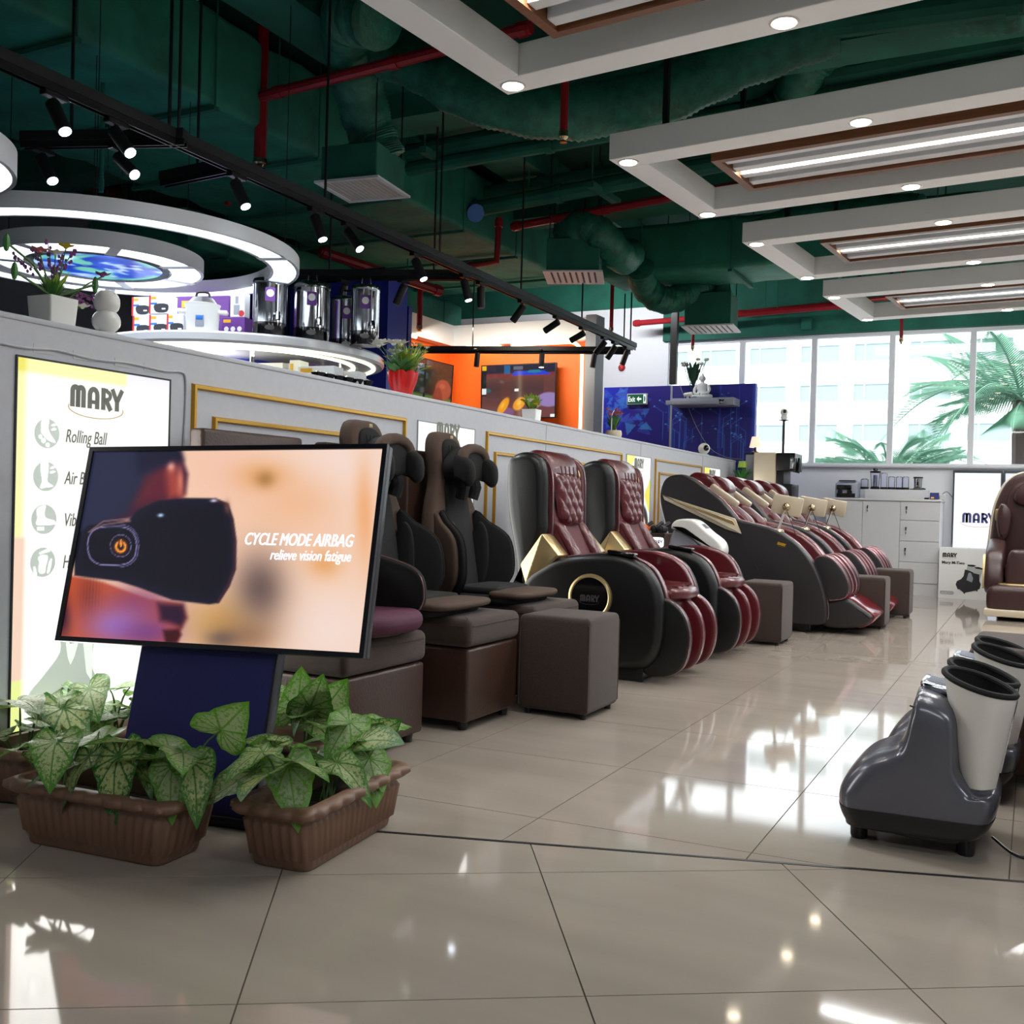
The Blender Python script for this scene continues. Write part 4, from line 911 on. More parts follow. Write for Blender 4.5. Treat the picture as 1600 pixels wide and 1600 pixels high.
planter('brown ribbed planter of caladiums at the left edge, against the partition', (-2.595, 2.16, 0), PI/2+0.03, 21,
        [fl_(60, 1105, 2.1, 12, 1100, 0.19, 0.2), fl_(100, 1105, 2.1, 120, 1145, 0.18, 0.0, 1), fl_(140, 1075, 2.2, 145, 1100, 0.15, 0.4, 0), fl_(40, 1165, 2.0, 0, 1180, 0.16, 0.1, 0), fl_(70, 1090, 2.2, 105, 1088, 0.15, 0.2, 3)], 22, -2.72)
planter('brown ribbed planter of caladiums between the screen stand and the storage benches', (-2.14, 2.5, 0), 0.1, 34,
        [fl_(465, 1110, 2.46, 470, 1060, 0.17, 1.3, 2), fl_(485, 1105, 2.46, 500, 1068, 0.16, 1.2, 2), fl_(505, 1110, 2.5, 535, 1072, 0.18, 1.0, 2), fl_(490, 1130, 2.46, 515, 1145, 0.14, 0.2, 0)], 14)
# ================================================================ STORAGE BENCHES, CUSHIONS, OTTOMANS
def bench(label, xf, y0, y1, top, xb=-2.62, lidh=0.115, board=1.13):
    t = thing('storage_bench', label, 'bench', ((xf+xb)/2, (y0+y1)/2, 0)); hx, hy = (xf-xb)/2, (y1-y0)/2
    MB().rbox(-hx+0.01, hx-0.008, -hy+0.008, hy-0.008, 0.035, top-lidh-0.004, 0.012).build('base', BROWNL, t)
    MB().rprism(rrect(-hx, hx, -hy, hy, 0.03), 'z', top-lidh, top, 0.03, 4, 0.008).build('lid', BROWNF, t)
    for x in (-hx+0.05, hx-0.05):
        for y in (-hy+0.05, hy-0.05): MB().lathe([(0.0001, 0), (0.018, 0), (0.024, 0.036), (0.0001, 0.036)], 14, (x, y, 0)).build('foot', BLACKP, t)
    if board: MB().rbox(-hx-0.07, -hx, -hy-0.02, hy+0.02, 0.03, board, 0.015).build('backboard', BROWNL, t)
    # seam line across the lid's faces
    z = top-0.03
    MB().tube([(-hx+0.03, -hy-0.0005, z), (hx-0.03, -hy-0.0005, z), (hx+0.0005, -hy+0.03, z), (hx+0.0005, hy-0.03, z)], 0.002, 5).build('seam', BROWNF, t)
    return t
bench('brown storage bench with fabric lid nearest the display screen', -2.0, 2.735, 3.25, 0.415)
bench('brown storage bench carrying the first black massage cushion', -1.93, 3.44, 3.88, 0.44, board=1.125)
bench('brown storage bench carrying the second black massage cushion, beside the tall ottoman', -1.95, 4.06, 4.56, 0.437, board=1.13)
def ottoman(label, x0, x1, y0, y1, h):
    t = thing('ottoman', label, 'ottoman', ((x0+x1)/2, (y0+y1)/2, 0), 0, 'brown fabric cube ottomans'); hx, hy = (x1-x0)/2, (y1-y0)/2
    MB().rprism(rrect(-hx, hx, -hy, hy, 0.02), 'z', 0.022, h, 0.022, 3, 0.004).build('cover', BROWNF, t)
    for x in (-1, 1):
        for y in (-1, 1):
            MB().tube([(x*(hx-0.004), y*(hy-0.004), 0.04), (x*(hx-0.004), y*(hy-0.004), h-0.03)], 0.004, 6).build('piping', BROWNF, t)
            MB().lathe([(0.0001, 0), (0.014, 0), (0.016, 0.024), (0.0001, 0.024)], 10, (x*(hx-0.035), y*(hy-0.035), 0)).build('foot', BLACKP, t)
    return t
ottoman('tall brown cube ottoman nearest the camera, in front of the first burgundy chair', -1.945, -1.62, 3.895, 4.24, 0.423)
ottoman('brown cube ottoman between the second burgundy chair and the first reclining pod', -1.74, -1.455, 6.74, 7.08, 0.41)
ottoman('brown cube ottoman in front of the second reclining pod', -1.34, -1.0, 8.2, 8.5, 0.395)
ottoman('brown cube ottoman farthest from the camera, before the white cabinet', -1.24, -0.93, 9.2, 9.5, 0.405)
def rot_wing(mb, s, y, ang, x):
    M = Matrix.Translation((x, s*y, 0)) @ Matrix.Diagonal((1, s, 1, 1)) @ Matrix.Rotation(ang, 4, 'Z'); mb.xf(M); return mb
def massage_cushion(label, loc, rotz=0.0):
    t = thing('massage_cushion', label, 'massage cushion', loc, rotz)
    lean = lambda z: 0.10-0.15*z
    def slab(poly, x0, x1, r, mat, name, crown=0.0):
        m = MB(); m.rprism(poly, 'x', x0, x1, r, 3, crown); m.v = [(v[0]+lean(v[2]), v[1], v[2]) for v in m.v]; return m.build(name, mat, t)
    half = [(0.19, 0.0), (0.225, 0.15), (0.225, 0.33), (0.185, 0.45), (0.13, 0.56), (0.125, 0.70), (0.085, 0.775)]
    out = cr(half+[(0, 0.785)]+[(-y, z) for y, z in half[::-1]], 4)
    slab(out, -0.05, 0.03, 0.028, BROWNC, 'back_shell')
    inn = cr([(0.10, 0.02), (0.115, 0.2), (0.105, 0.42), (0.07, 0.58), (0, 0.60), (-0.07, 0.58), (-0.105, 0.42), (-0.115, 0.2), (-0.10, 0.02)], 4)
    slab(inn, 0.0, 0.045, 0.014, BLACKF2, 'centre_panel', 0.006)
    hd = cr([(0.075, 0.52), (0.085, 0.68), (0.05, 0.745), (-0.05, 0.745), (-0.085, 0.68), (-0.075, 0.52), (0, 0.49)], 4)
    slab(hd, 0.0, 0.042, 0.012, BLACKF, 'head_panel', 0.004)
    for k in range(5): 
        y = -0.05+0.025*k; m = MB(); m.tube([(0.045+lean(0.52), y, 0.53), (0.05+lean(0.7), y, 0.72)], 0.0025, 5); m.build('pleat', BLACKF2, t)
    wing = cr([(-0.01, 0.0), (0.12, 0.02), (0.19, 0.09), (0.20, 0.18), (0.17, 0.29), (0.07, 0.36), (-0.01, 0.39)], 4)
    for s in (-1, 1):
        m = MB(); m.rprism(wing, 'y', -0.012, 0.02, 0.012, 3, 0.006); m.v = [(v[0], v[1], v[2]) for v in m.v]; rot_wing(m, s, 0.155, 0.42, 0.08); m.build('side_wing', BLACKF, t)
        m = MB(); m.rprism(cr([(p[0]*0.93-0.01, p[1]*0.97+0.005) for p in wing[::4]], 4), 'y', 0.02, 0.05, 0.014, 3, 0.01); rot_wing(m, s, 0.155, 0.42, 0.08); m.build('wing_back', BROWNC, t)
        m = MB(); pp = [(p[0]+0.001, -0.002, p[1]) for p in wing]; m.tube(pp, 0.0035, 5, closed=True); rot_wing(m, s, 0.155, 0.42, 0.08); m.build('wing_piping', BLACKF2, t)
        m = MB(); m.rprism(cr([(0.02, 0.05), (0.06, 0.08), (0.075, 0.2), (0.06, 0.32), (0.02, 0.36), (-0.015, 0.28), (-0.015, 0.12)], 4), 'y', -0.035, -0.012, 0.011, 3, 0.006); rot_wing(m, s, 0.15, 0.3, 0.09); m.build('inner_pad', BROWNC if s < 0 else BLACKF, t)
    # neck massager: a brown arch with two black lobes reaching forward
    arch = [(0.135, 0.56)]+[(0.135*math.cos(a), 0.655+0.075*math.sin(a)) for a in [PI*i/10 for i in range(11)]]+[(-0.135, 0.56), (-0.085, 0.56)]+[(0.085*math.cos(a), 0.65+0.035*math.sin(a)) for a in [PI-PI*i/8 for i in range(9)]]+[(0.085, 0.56)]
    m = MB(); m.rprism(arch, 'x', 0.13, 0.175, 0.016, 3); m.build('neck_arch', BROWNC, t)
    m = MB(); m.rprism(cr([(0.11, 0.57), (0.115, 0.65), (0, 0.715), (-0.115, 0.65), (-0.11, 0.57), (0, 0.55)], 4), 'x', 0.05, 0.16, 0.02, 3); m.build('neck_back', BLACKF, t)
    for s in (-1, 1):
        m = MB(); m.rprism(cr([(0.12, 0.67), (0.17, 0.665), (0.215, 0.63), (0.222, 0.56), (0.195, 0.525), (0.155, 0.55), (0.12, 0.57)], 4), 'y', s*0.112-0.03, s*0.112+0.03, 0.026, 4, 0.008); m.build('neck_lobe', BLACKF, t)
        m = MB(); m.tube(cr([(0.11, s*0.05, 0.57), (0.13, s*0.055, 0.52), (0.12, s*0.05, 0.47)], 4, False), [0.035]*5+[0.03]*4, 10); m.build('shoulder_roller', BLACKF, t)
    # seat pad
    m = MB(); m.rprism(rc([(0.14, -0.20), (0.46, -0.22), (0.50, -0.10), (0.50, 0.10), (0.46, 0.22), (0.14, 0.20)], 0.05), 'z', 0.0, 0.035, 0.015, 3, 0.012); m.build('seat_pad', BLACKF, t)
    m = MB(); m.rprism(rc([(0.36, -0.225), (0.52, -0.215), (0.545, -0.1), (0.545, 0.1), (0.52, 0.215), (0.36, 0.225), (0.33, 0.0)], 0.05), 'z', 0.028, 0.056, 0.013, 3, 0.01); m.build('seat_border', BROWNC, t)
    m = MB(); m.rprism(rc([(0.16, -0.17), (0.40, -0.17), (0.37, 0.0), (0.40, 0.17), (0.16, 0.17)], 0.05), 'z', 0.035, 0.07, 0.015, 3, 0.01); m.build('seat_centre', BLACKF2, t)
    lettering('m', 0.03, CHAMP, t, 0, 0, 0, M=Matrix.Translation((0.045+lean(0.77), 0, 0.755)) @ Matrix.Rotation(PI/2, 4, 'Z'), name='badge')
    return t
massage_cushion('black and brown massage cushion with neck lobes right behind the display screen', (-2.535, 3.57, 0.44))
massage_cushion('black and brown massage cushion with neck lobes beside the first burgundy chair', (-2.535, 4.24, 0.437))
t = thing('seat_massager', 'black and plum seat massager on the bench beside the display screen', 'massager', (-2.2, 3.0, 0.415))
MB().rprism(rc([(-0.12, -0.2), (0.2, -0.21), (0.27, -0.1), (0.27, 0.1), (0.2, 0.21), (-0.12, 0.2)], 0.08), 'z', 0.012, 0.085, 0.035, 4).build('base_roll', PURPLEF, t)
MB().rprism(rc([(-0.1, -0.17), (0.17, -0.17), (0.22, 0), (0.17, 0.17), (-0.1, 0.17)], 0.06), 'z', 0.0, 0.03, 0.01).build('under_base', BLACKP, t)
m = MB(); m.rprism(cr([(0.12, 0.02), (0.13, 0.16), (0.08, 0.25), (-0.08, 0.25), (-0.13, 0.16), (-0.12, 0.02)], 4), 'x', -0.06, 0.03, 0.03, 3, 0.01); m.build('back_pad', PURPLED, t)
for s in (-1, 1):
    m = MB(); m.rprism(cr([(0.0, 0.03), (0.18, 0.05), (0.25, 0.1), (0.24, 0.2), (0.16, 0.25), (0.0, 0.26)], 4), 'y', -0.012, 0.03, 0.016, 3, 0.008); rot_wing(m, s, 0.14, 0.2, -0.03); m.build('side_wing', BLACKF, t)
    m = MB(); m.tube([(p[0], -0.013, p[1]) for p in cr([(0.0, 0.03), (0.18, 0.05), (0.25, 0.1), (0.24, 0.2), (0.16, 0.25), (0.0, 0.26)], 4)], 0.003, 5, closed=True); rot_wing(m, s, 0.14, 0.2, -0.03); m.build('wing_piping', SILVER, t)
MB().rbox(-0.08, -0.06, -0.05, 0.05, 0.2, 0.31, 0.008).build('carry_loop', PURPLED, t)
for x in (-0.06, 0.16): MB().lathe([(0.0001, 0), (0.012, 0), (0.012, 0.012), (0.0001, 0.012)], 10, (x, -0.1, 0)).build('foot', BLACKP, t)

# ================================================================ UPRIGHT BURGUNDY MASSAGE CHAIRS
def quilt(P00, P10, P01, P11, nx, nz, amp, bulge, nu=36, nv=36, round_end=False, n_hint=(1, 0, 0)):
    """diamond-quilted pad over a bilinear patch (u across, v along)"""
    P = [Vector(p) for p in (P00, P10, P01, P11)]; nh = Vector(n_hint)
    m = MB()
    def fn(u, v):
        uu = u
        if round_end and v > 0.8: k = math.sqrt(max(0, 1-((v-0.8)/0.2)**2)); uu = 0.5+(u-0.5)*max(0.12, k)**0.6
        p = P[0]*(1-uu)*(1-v)+P[1]*uu*(1-v)+P[2]*(1-uu)*v+P[3]*uu*v
        a = abs(math.sin(PI*(uu*nx+v*nz))); b = abs(math.sin(PI*(uu*nx-v*nz))); e = (1-(2*u-1)**6)*(1-(2*v-1)**8)
        return tuple(p+nh*(bulge*max(0, e)**0.5+amp*math.sqrt(a*b)*e))
    m.grid(nu, nv, fn); return m
def upright_chair(label, loc):
    t = thing('massage_chair', label, 'massage chair', loc, 0.0, None)
    arm = cr([(-0.381, 0.461), (-0.253, 0.572), (-0.143, 0.615), (0.04, 0.64), (0.19, 0.635), (0.315, 0.585), (0.385, 0.48), (0.408, 0.36), (0.4, 0.2), (0.35, 0.1), (0.25, 0.065), (-0.1, 0.06), (-0.34, 0.065), (-0.40, 0.2)], 5)
    for s in (-1, 1):
        a, b = (-0.345, -0.255) if s < 0 else (0.255, 0.345)
        m = MB(); m.rprism(arm, 'y', a, b, 0.045, 5); m.build('arm', LEATHK, t)
        a, b = (-0.262, -0.20) if s < 0 else (0.20, 0.262)
        m = MB(); m.rprism(offs(arm, -0.0), 'y', a, b, 0.012, 3); inn = m.build('arm_lining', LEATHB, t)
        pp = [(p[0], s*0.259, p[1]) for p in arm[10:52]]; MB().tube(pp, 0.0055, 6).build('piping', SILVER, inn)
        pl = cr([(0.0, 0.3), (0.02, 0.52), (0.16, 0.54), (0.24, 0.45), (0.26, 0.3)], 3); MB().tube([(p[0], s*0.198, p[1]) for p in pl], 0.004, 5, closed=True).build('stitched_panel', LEATHB, inn)
    wing = cr([(-0.517, 1.03), (-0.508, 1.12), (-0.44, 1.165), (-0.345, 1.155), (-0.288, 1.08), (-0.276, 0.846), (-0.281, 0.717), (-0.37, 0.50), (-0.43, 0.42), (-0.452, 0.601), (-0.503, 0.84)], 5)
    for s in (-1, 1):
        a, b = (-0.305, -0.205) if s < 0 else (0.205, 0.305)
        m = MB(); m.rprism(wing, 'y', a, b, 0.05, 5); m.build('back_wing', LEATHK, t)
        a, b = (-0.222, -0.185) if s < 0 else (0.185, 0.222)
        lin_ = cr([(-0.47, 1.06), (-0.44, 1.155), (-0.345, 1.15), (-0.28, 1.07), (-0.268, 0.846), (-0.27, 0.717), (-0.30, 0.55), (-0.42, 0.5)], 5)
        m = MB(); m.rprism(lin_, 'y', a, b, 0.01, 3); w = m.build('wing_lining', BURGF, t)
        MB().tube([(p[0]+0.004, s*0.222, p[1]) for p in lin_[6:30]], 0.005, 6).build('piping', SILVER, w)
        if s > 0:
            sp = MB().lathe([(0.0001, 0.0), (0.03, 0.0), (0.034, 0.006)], 20, axis='y'); sp.xf(Matrix.Translation((-0.31, 0.178, 1.05)) @ Matrix.Diagonal((0.8, 1, 1.3, 1))); q = sp.build('speaker', BLACKG, t)
            rg = MB().tube([(0.031*math.cos(a), 0, 0.031*math.sin(a)) for a in [2*PI*i/20 for i in range(20)]], 0.005, 6, closed=True); rg.xf(Matrix.Translation((-0.31, 0.178, 1.05)) @ Matrix.Diagonal((0.8, 1, 1.3, 1))); rg.build('speaker_ring', CHAMP, q)
    m = MB(); m.rprism(cr([(-0.52, 1.0), (-0.5, 1.12), (-0.43, 1.15), (-0.37, 1.1), (-0.36, 0.9), (-0.20, 0.5), (-0.36, 0.35), (-0.43, 0.45)], 5), 'y', -0.25, 0.25, 0.03, 3); m.build('back_shell', LEATHK, t)
    m = MB(); m.rprism(cr([(-0.42, 1.13), (-0.36, 1.14), (-0.32, 1.06), (-0.27, 0.82), (-0.12, 0.5), (-0.2, 0.42), (-0.42, 0.8)], 5), 'y', -0.19, 0.19, 0.02, 3); m.build('back_pad', BURGF, t)
    m = MB(); m.rprism(cr([(-0.45, 1.13), (-0.43, 1.178), (-0.36, 1.178), (-0.305, 1.12), (-0.29, 1.04), (-0.33, 1.03)], 5), 'y', -0.185, 0.185, 0.02, 3, 0.0); m.build('head_roll', LEATHB, t)
    quilt((-0.300, -0.165, 1.065), (-0.300, 0.165, 1.065), (-0.255, -0.145, 0.77), (-0.255, 0.145, 0.77), 3.5, 2.5, 0.018, 0.03, 48, 42, True, (1, 0, 0.15)).build('head_pad', LEATHB, t, ang=2.5)
    for k in range(-2, 3): MB().tube([(-0.262, k*0.055, 1.045), (-0.272, k*0.055, 1.10)], 0.004, 5).build('pleat', LEATHB, t)
    for s in (-1, 1):
        quilt((-0.285, s*0.19, 0.80), (-0.285, s*0.10, 0.80), (-0.06, s*0.19, 0.47), (-0.06, s*0.10, 0.47), 1.5, 4, 0.009, 0.025, 20, 48, False, (0.85, 0, 0.5)).build('side_pad', LEATHB, t, ang=2.5)
    # seat
    m = MB(); m.rprism(rc([(-0.2, -0.2), (0.36, -0.2), (0.43, -0.1), (0.43, 0.1), (0.36, 0.2), (-0.2, 0.2)], 0.05), 'z', 0.33, 0.42, 0.03, 3); m.build('seat_base', LEATHB, t)
    m = MB(); m.rprism(rc([(-0.18, -0.195), (0.40, -0.195), (0.47, -0.08), (0.47, 0.08), (0.40, 0.195), (-0.18, 0.195)], 0.05), 'z', 0.41, 0.475, 0.03, 4, 0.016); sc = m.build('seat_cushion', LEATHB, t)
    for k in range(7): MB().tube([(0.10+0.01*k, -0.17+k*0.057, 0.491), (0.40+0.012*(3-abs(k-3)), -0.17+k*0.057, 0.48)], 0.0035, 5).build('pleat', LEATHB, sc)
    # controls, bracket, disc
    m = MB(); m.rbox(-0.075, 0.075, -0.03, 0.03, -0.008, 0.012, 0.006); m.xf(Matrix.Translation((0.17, -0.295, 0.645)) @ Matrix.Rotation(0.1, 4, 'Y')); cp = m.build('control_panel', BLACKG, t)
    for k in range(4): MB().rbox(0.11+0.035*k, 0.13+0.035*k, -0.31, -0.285, 0.655-0.004*k, 0.663-0.004*k, 0.003, 1).build('button', BLACKP if k < 3 else CHROME, cp)
    m = MB(); m.rprism(rc([(-0.272, 0.735), (-0.17, 0.622), (-0.20, 0.585), (-0.36, 0.46), (-0.395, 0.565)], 0.01), 'y', -0.335, -0.2, 0.01, 2); m.build('arm_bracket', CHAMP, t)
    m = MB(); m.rprism(rc([(-0.272, 0.735), (-0.17, 0.622), (-0.20, 0.585), (-0.36, 0.46), (-0.395, 0.565)], 0.01), 'y', 0.2, 0.335, 0.01, 2); m.build('arm_bracket', CHAMP, t)
    dc = MB().lathe([(0.0001, -0.354), (0.100, -0.354), (0.104, -0.340)], 40, (0.021, 0, 0.418), 'y').build('side_disc', BLACKG, t)
    MB().lathe([(0.100, -0.345), (0.102, -0.358), (0.108, -0.362), (0.118, -0.358), (0.122, -0.34)], 40, (0.021, 0, 0.418), 'y').build('gold_ring', CHAMP, dc)
    logo(dc, 0.105, LOGOG, 0.021, 0.395, -0.356, LOGOG)
    MB().rbox(-0.36, 0.28, -0.30, 0.30, 0.0, 0.075, 0.01).build('base', BLACKP, t)
    MB().rbox(0.26, 0.30, -0.30, -0.285, 0.0, 0.09, 0.003).build('base_bracket', BLACKM, t)
    # three upright leg-rest fins
    fin = cr([(0.33, 0.42), (0.42, 0.425), (0.50, 0.36), (0.535, 0.25), (0.52, 0.13), (0.47, 0.06), (0.38, 0.035), (0.29, 0.06), (0.27, 0.28)], 5)
    for k, y in enumerate((-0.26, -0.03, 0.20)):
        m = MB(); m.rprism(fin, 'y', y-0.03, y+0.03, 0.014, 3); f = m.build('leg_fin', LEATHK if k == 0 else LEATHB, t)
        m = MB(); m.rprism(offs(fin, 0.004), 'y', y+0.006, y+0.033, 0.012, 3); m.build('fin_edge', LEATHB, f)
        MB().tube([(p[0], y-0.018, p[1]) for p in offs(fin, 0.004)[4:30]], 0.006, 6).build('piping', SILVER, f)
    m = MB(); m.rprism(cr([(0.26, 0.40), (0.38, 0.38), (0.42, 0.28), (0.41, 0.14), (0.36, 0.08), (0.26, 0.08)], 4), 'y', -0.25, 0.19, 0.01, 2); m.build('calf_pad', BURGF, t)
    return t
ch = upright_chair('upright black and burgundy massage chair with quilted pads, nearer one', (-2.05, 5.22, 0))
dup(ch, (-2.05, 6.20, 0), label='upright black and burgundy massage chair with quilted pads, farther one')

# ================================================================ RECLINING PODS
def pod(label, loc):
    t = thing('reclining_massage_pod', label, 'massage chair', loc)
    side = cr([(-0.705, 1.02), (-0.66, 1.11), (-0.56, 1.14), (-0.45, 1.11), (-0.34, 1.04), (-0.233, 0.965), (-0.144, 0.872), (-0.085, 0.81), (0.02, 0.785), (0.15, 0.755), (0.253, 0.712), (0.359, 0.638), (0.452, 0.531), (0.52, 0.40), (0.565, 0.25), (0.575, 0.12), (0.52, 0.065), (0.2, 0.06), (-0.30, 0.06), (-0.47, 0.15), (-0.56, 0.45), (-0.64, 0.70), (-0.70, 0.90)], 4)
    for s in (-1, 1):
        a, b = (-0.35, -0.255) if s < 0 else (0.255, 0.35)
        m = MB(); m.rprism(side, 'y', a, b, 0.02, 4); sp = m.build('side_shell', PODG, t)
        a, b = (-0.275, -0.21) if s < 0 else (0.21, 0.275)
        m = MB(); m.rprism(offs(side, 0.012), 'y', a, b, 0.016, 3); m.build('side_lining', LEATHB, t)
        MB().tube([(p[0], s*0.27, p[1]) for p in offs(side, 0.008)[6:62]], 0.013, 6).build('trim_piping', SILVER, sp)
        st = rc([(-0.682, 0.985), (-0.655, 0.972), (-0.106, 0.815), (-0.055, 0.70), (-0.18, 0.735), (-0.663, 0.942)], 0.006)
        a, b = (-0.364, -0.345) if s < 0 else (0.345, 0.364)
        m = MB(); m.rprism(st, 'y', a, b, 0.006, 2); q = m.build('side_strip', CHAMPB, t)
        m = MB(); m.rprism([(-0.60, 0.951), (-0.12, 0.798), (-0.10, 0.765), (-0.58, 0.932)], 'y', s*0.366-0.004, s*0.366+0.004, 0.002, 1); m.build('strip_inlay', CHAMP, q)
        MB().tube([(-0.06, s*0.3505, 0.70), (0.12, s*0.3505, 0.36), (0.18, s*0.3505, 0.2)], 0.0015, 4).build('shell_seam', BLACKP, sp)
        m = MB(); m.rprism(rrect(-0.13, 0.13, -0.03, 0.03, 0.02), 'y', -0.025, 0.025, 0.012, 2); m.xf(Matrix.Translation((-0.24, s*0.19, 0.985)) @ Matrix.Rotation(0.6, 4, 'Y')); m.build('speaker_box', CHAMPB, t)
        m = MB(); m.rprism(cr([(0.09, 0.5), (0.2, 0.62), (0.36, 0.52), (0.40, 0.4), (0.3, 0.36), (0.12, 0.4)], 4), 'y', s*0.205-0.02, s*0.205+0.02, 0.015, 2); m.build('arm_cuff', BLACKF, t)
        m = MB(); m.rprism(cr([(-0.20, 0.93), (-0.06, 0.85), (0.0, 0.76), (-0.04, 0.62), (-0.16, 0.66), (-0.24, 0.8)], 4), 'y', s*0.17-0.05, s*0.17+0.05, 0.03, 3, 0.01); m.build('shoulder_pad', LEATHB, t)
    bk = cr([(-0.68, 1.04), (-0.58, 1.09), (-0.44, 1.02), (-0.2, 0.80), (-0.02, 0.55), (0.2, 0.46), (0.46, 0.46), (0.5, 0.25), (0.44, 0.12), (-0.25, 0.10), (-0.5, 0.4), (-0.66, 0.85)], 5)
    m = MB(); m.rprism(bk, 'y', -0.215, 0.215, 0.02, 3); m.build('back_and_seat', LEATHB, t)
    m = MB(); m.rprism(cr([(-0.56, 1.10), (-0.50, 1.165), (-0.38, 1.14), (-0.27, 1.04), (-0.24, 0.95), (-0.30, 0.93), (-0.46, 1.03)], 5), 'y', -0.15, 0.15, 0.03, 3, 0.01); m.build('head_pillow', LEATHB, t)
    MB().rprism(cr([(-0.44, 1.09), (-0.34, 1.14), (-0.25, 1.09), (-0.23, 1.02), (-0.33, 1.02)], 4), 'y', -0.11, 0.11, 0.02, 3).build('neck_flap', LEATHB, t)
    MB().rbox(-0.45, 0.45, -0.26, 0.26, 0.0, 0.09, 0.012).build('base', BLACKP, t)
    for s in (-1, 1): MB().lathe([(0.0001, -0.02), (0.04, -0.02), (0.04, 0.02), (0.0001, 0.02)], 14, (0.4, s*0.27, 0.04), 'y').build('castor', BLACKP, t)
    leg = cr([(0.46, 0.50), (0.50, 0.56), (0.585, 0.55), (0.67, 0.455), (0.713, 0.345), (0.69, 0.27), (0.60, 0.245), (0.52, 0.24), (0.48, 0.33)], 5)
    for k, y in enumerate((-0.235, -0.085, 0.085, 0.235)):
        m = MB(); m.rprism(leg, 'y', y-(0.045 if k in (0, 3) else 0.03), y+(0.045 if k in (0, 3) else 0.03), 0.012, 3); f = m.build('leg_fin', PODG if k in (0, 3) else BURGF, t)
        for e in ((-0.04, 0.04) if k in (0, 3) else (-0.026, 0.026)): MB().tube([(p[0], y+e, p[1]) for p in offs(leg, 0.0)[3:32]], 0.0045, 6).build('piping', SILVER, f)
    ft = cr([(0.50, 0.17), (0.56, 0.235), (0.70, 0.262), (0.79, 0.212), (0.878, 0.15), (0.868, 0.11), (0.82, 0.07), (0.70, 0.045), (0.56, 0.045), (0.50, 0.09)], 5)
    m = MB(); m.rprism(ft, 'y', -0.26, 0.26, 0.03, 3); f = m.build('foot_rest', PODG, t)
    cap = cr([(0.66, 0.262), (0.72, 0.268), (0.80, 0.222), (0.890, 0.155), (0.882, 0.11), (0.835, 0.068), (0.78, 0.055), (0.80, 0.10), (0.82, 0.14), (0.74, 0.21)], 4)
    m = MB(); m.rprism(cap, 'y', -0.235, 0.235, 0.01, 3); m.build('foot_cap', BURGP, f)
    MB().rprism(rrect(0.69, 0.74, -0.06, 0.06, 0.02), 'z', 0.262, 0.272, 0.004, 1).build('grip_slot', BLACKG, f)
    lg = logo(t, 0.062, YELC, 0.24, 0.628, -0.353, YELC, M=Matrix.Translation((0, 0, 0)) @ Matrix.Translation((0.24, 0, 0.628)) @ Matrix.Rotation(0.25, 4, 'Y') @ Matrix.Translation((-0.24, 0, -0.628)))
    # tablet on a jointed stem
    tb = (0.20, -0.29, 0.728)
    m = MB(); m.lathe([(0.0001, 0.0), (0.045, 0.0), (0.04, 0.016), (0.014, 0.022)], 18, tb); st = m.build('tablet_stem', BRONZE, t)
    MB().tube(cr([(tb[0], tb[1], tb[2]+0.015), (tb[0]+0.02, tb[1], tb[2]+0.08), (tb[0]+0.05, tb[1], tb[2]+0.17)], 4, False), 0.009, 8).build('stem_rod', CHROME, st)
    m = MB(); m.ball((tb[0]+0.055, tb[1]-0.0, tb[2]+0.185), 0.03, 14); m.build('ball_joint', BRONZE, st)
    Mt = Matrix.Translation((tb[0]+0.055, tb[1]+0.03, tb[2]+0.195)) @ Matrix.Rotation(0.3, 4, 'Z') @ Matrix.Rotation(0.16, 4, 'Y') @ Matrix.Rotation(0.12, 4, 'X')
    m = MB(); m.rprism(rrect(-0.11, 0.11, -0.072, 0.072, 0.014), 'y', -0.008, 0.008, 0.005, 2); m.xf(Mt); tab = m.build('tablet', CHAMPB, t)
    m = MB(); m.rprism(rrect(-0.103, 0.103, -0.065, 0.065, 0.01), 'y', 0.0082, 0.0092, 0.0004, 1); m.xf(Mt); m.build('tablet_screen', BLACKG, tab)
    MB().tube(cr([(tb[0]+0.06, tb[1]+0.01, tb[2]+0.15), (tb[0]+0.1, tb[1]+0.02, tb[2]+0.05), (tb[0]+0.13, tb[1]+0.03, tb[2]-0.04)], 4, False), 0.003, 5).build('tablet_cable', BLACKP, st)
    return t
p1 = pod('reclining charcoal and burgundy massage pod with gold strip, nearest of three', (-1.9, 7.95, 0))
dup(p1, (-1.9, 8.92, 0), label='reclining charcoal and burgundy massage pod, middle of three')
dup(p1, (-1.9, 9.9, 0), label='reclining charcoal and burgundy massage pod, farthest of three')

# arm massager and the little pedestal between the upright chairs and the pods
a = at_y(1092, 850, 6.74)
t = thing('arm_massager', 'white and grey arm massager on a stand beside the farther upright chair', 'massager', (a.x, 6.74, 0))
z0 = a.z
MB().rprism(cr([(-0.17, z0+0.10), (-0.14, z0+0.16), (-0.02, z0+0.165), (0.08, z0+0.09), (0.17, z0+0.02), (0.18, z0-0.06), (0.10, z0-0.05), (0.0, z0+0.02), (-0.08, z0+0.09)], 5), 'y', -0.09, 0.09, 0.02, 4).build('white_shell', CERAM, t)
MB().rprism(rc([(-0.02, z0+0.166), (0.03, z0+0.135), (0.06, z0+0.108), (0.0, z0+0.14)], 0.005), 'y', -0.04, 0.04, 0.003, 1).build('display', DARKPR, t)
MB().rprism(cr([(-0.15, z0+0.10), (-0.06, z0+0.09), (0.03, z0-0.02), (0.03, z0-0.16), (-0.2, z0-0.16), (-0.19, z0)], 5), 'y', -0.07, 0.07, 0.02, 3).build('grey_cheek', SHELFG, t)
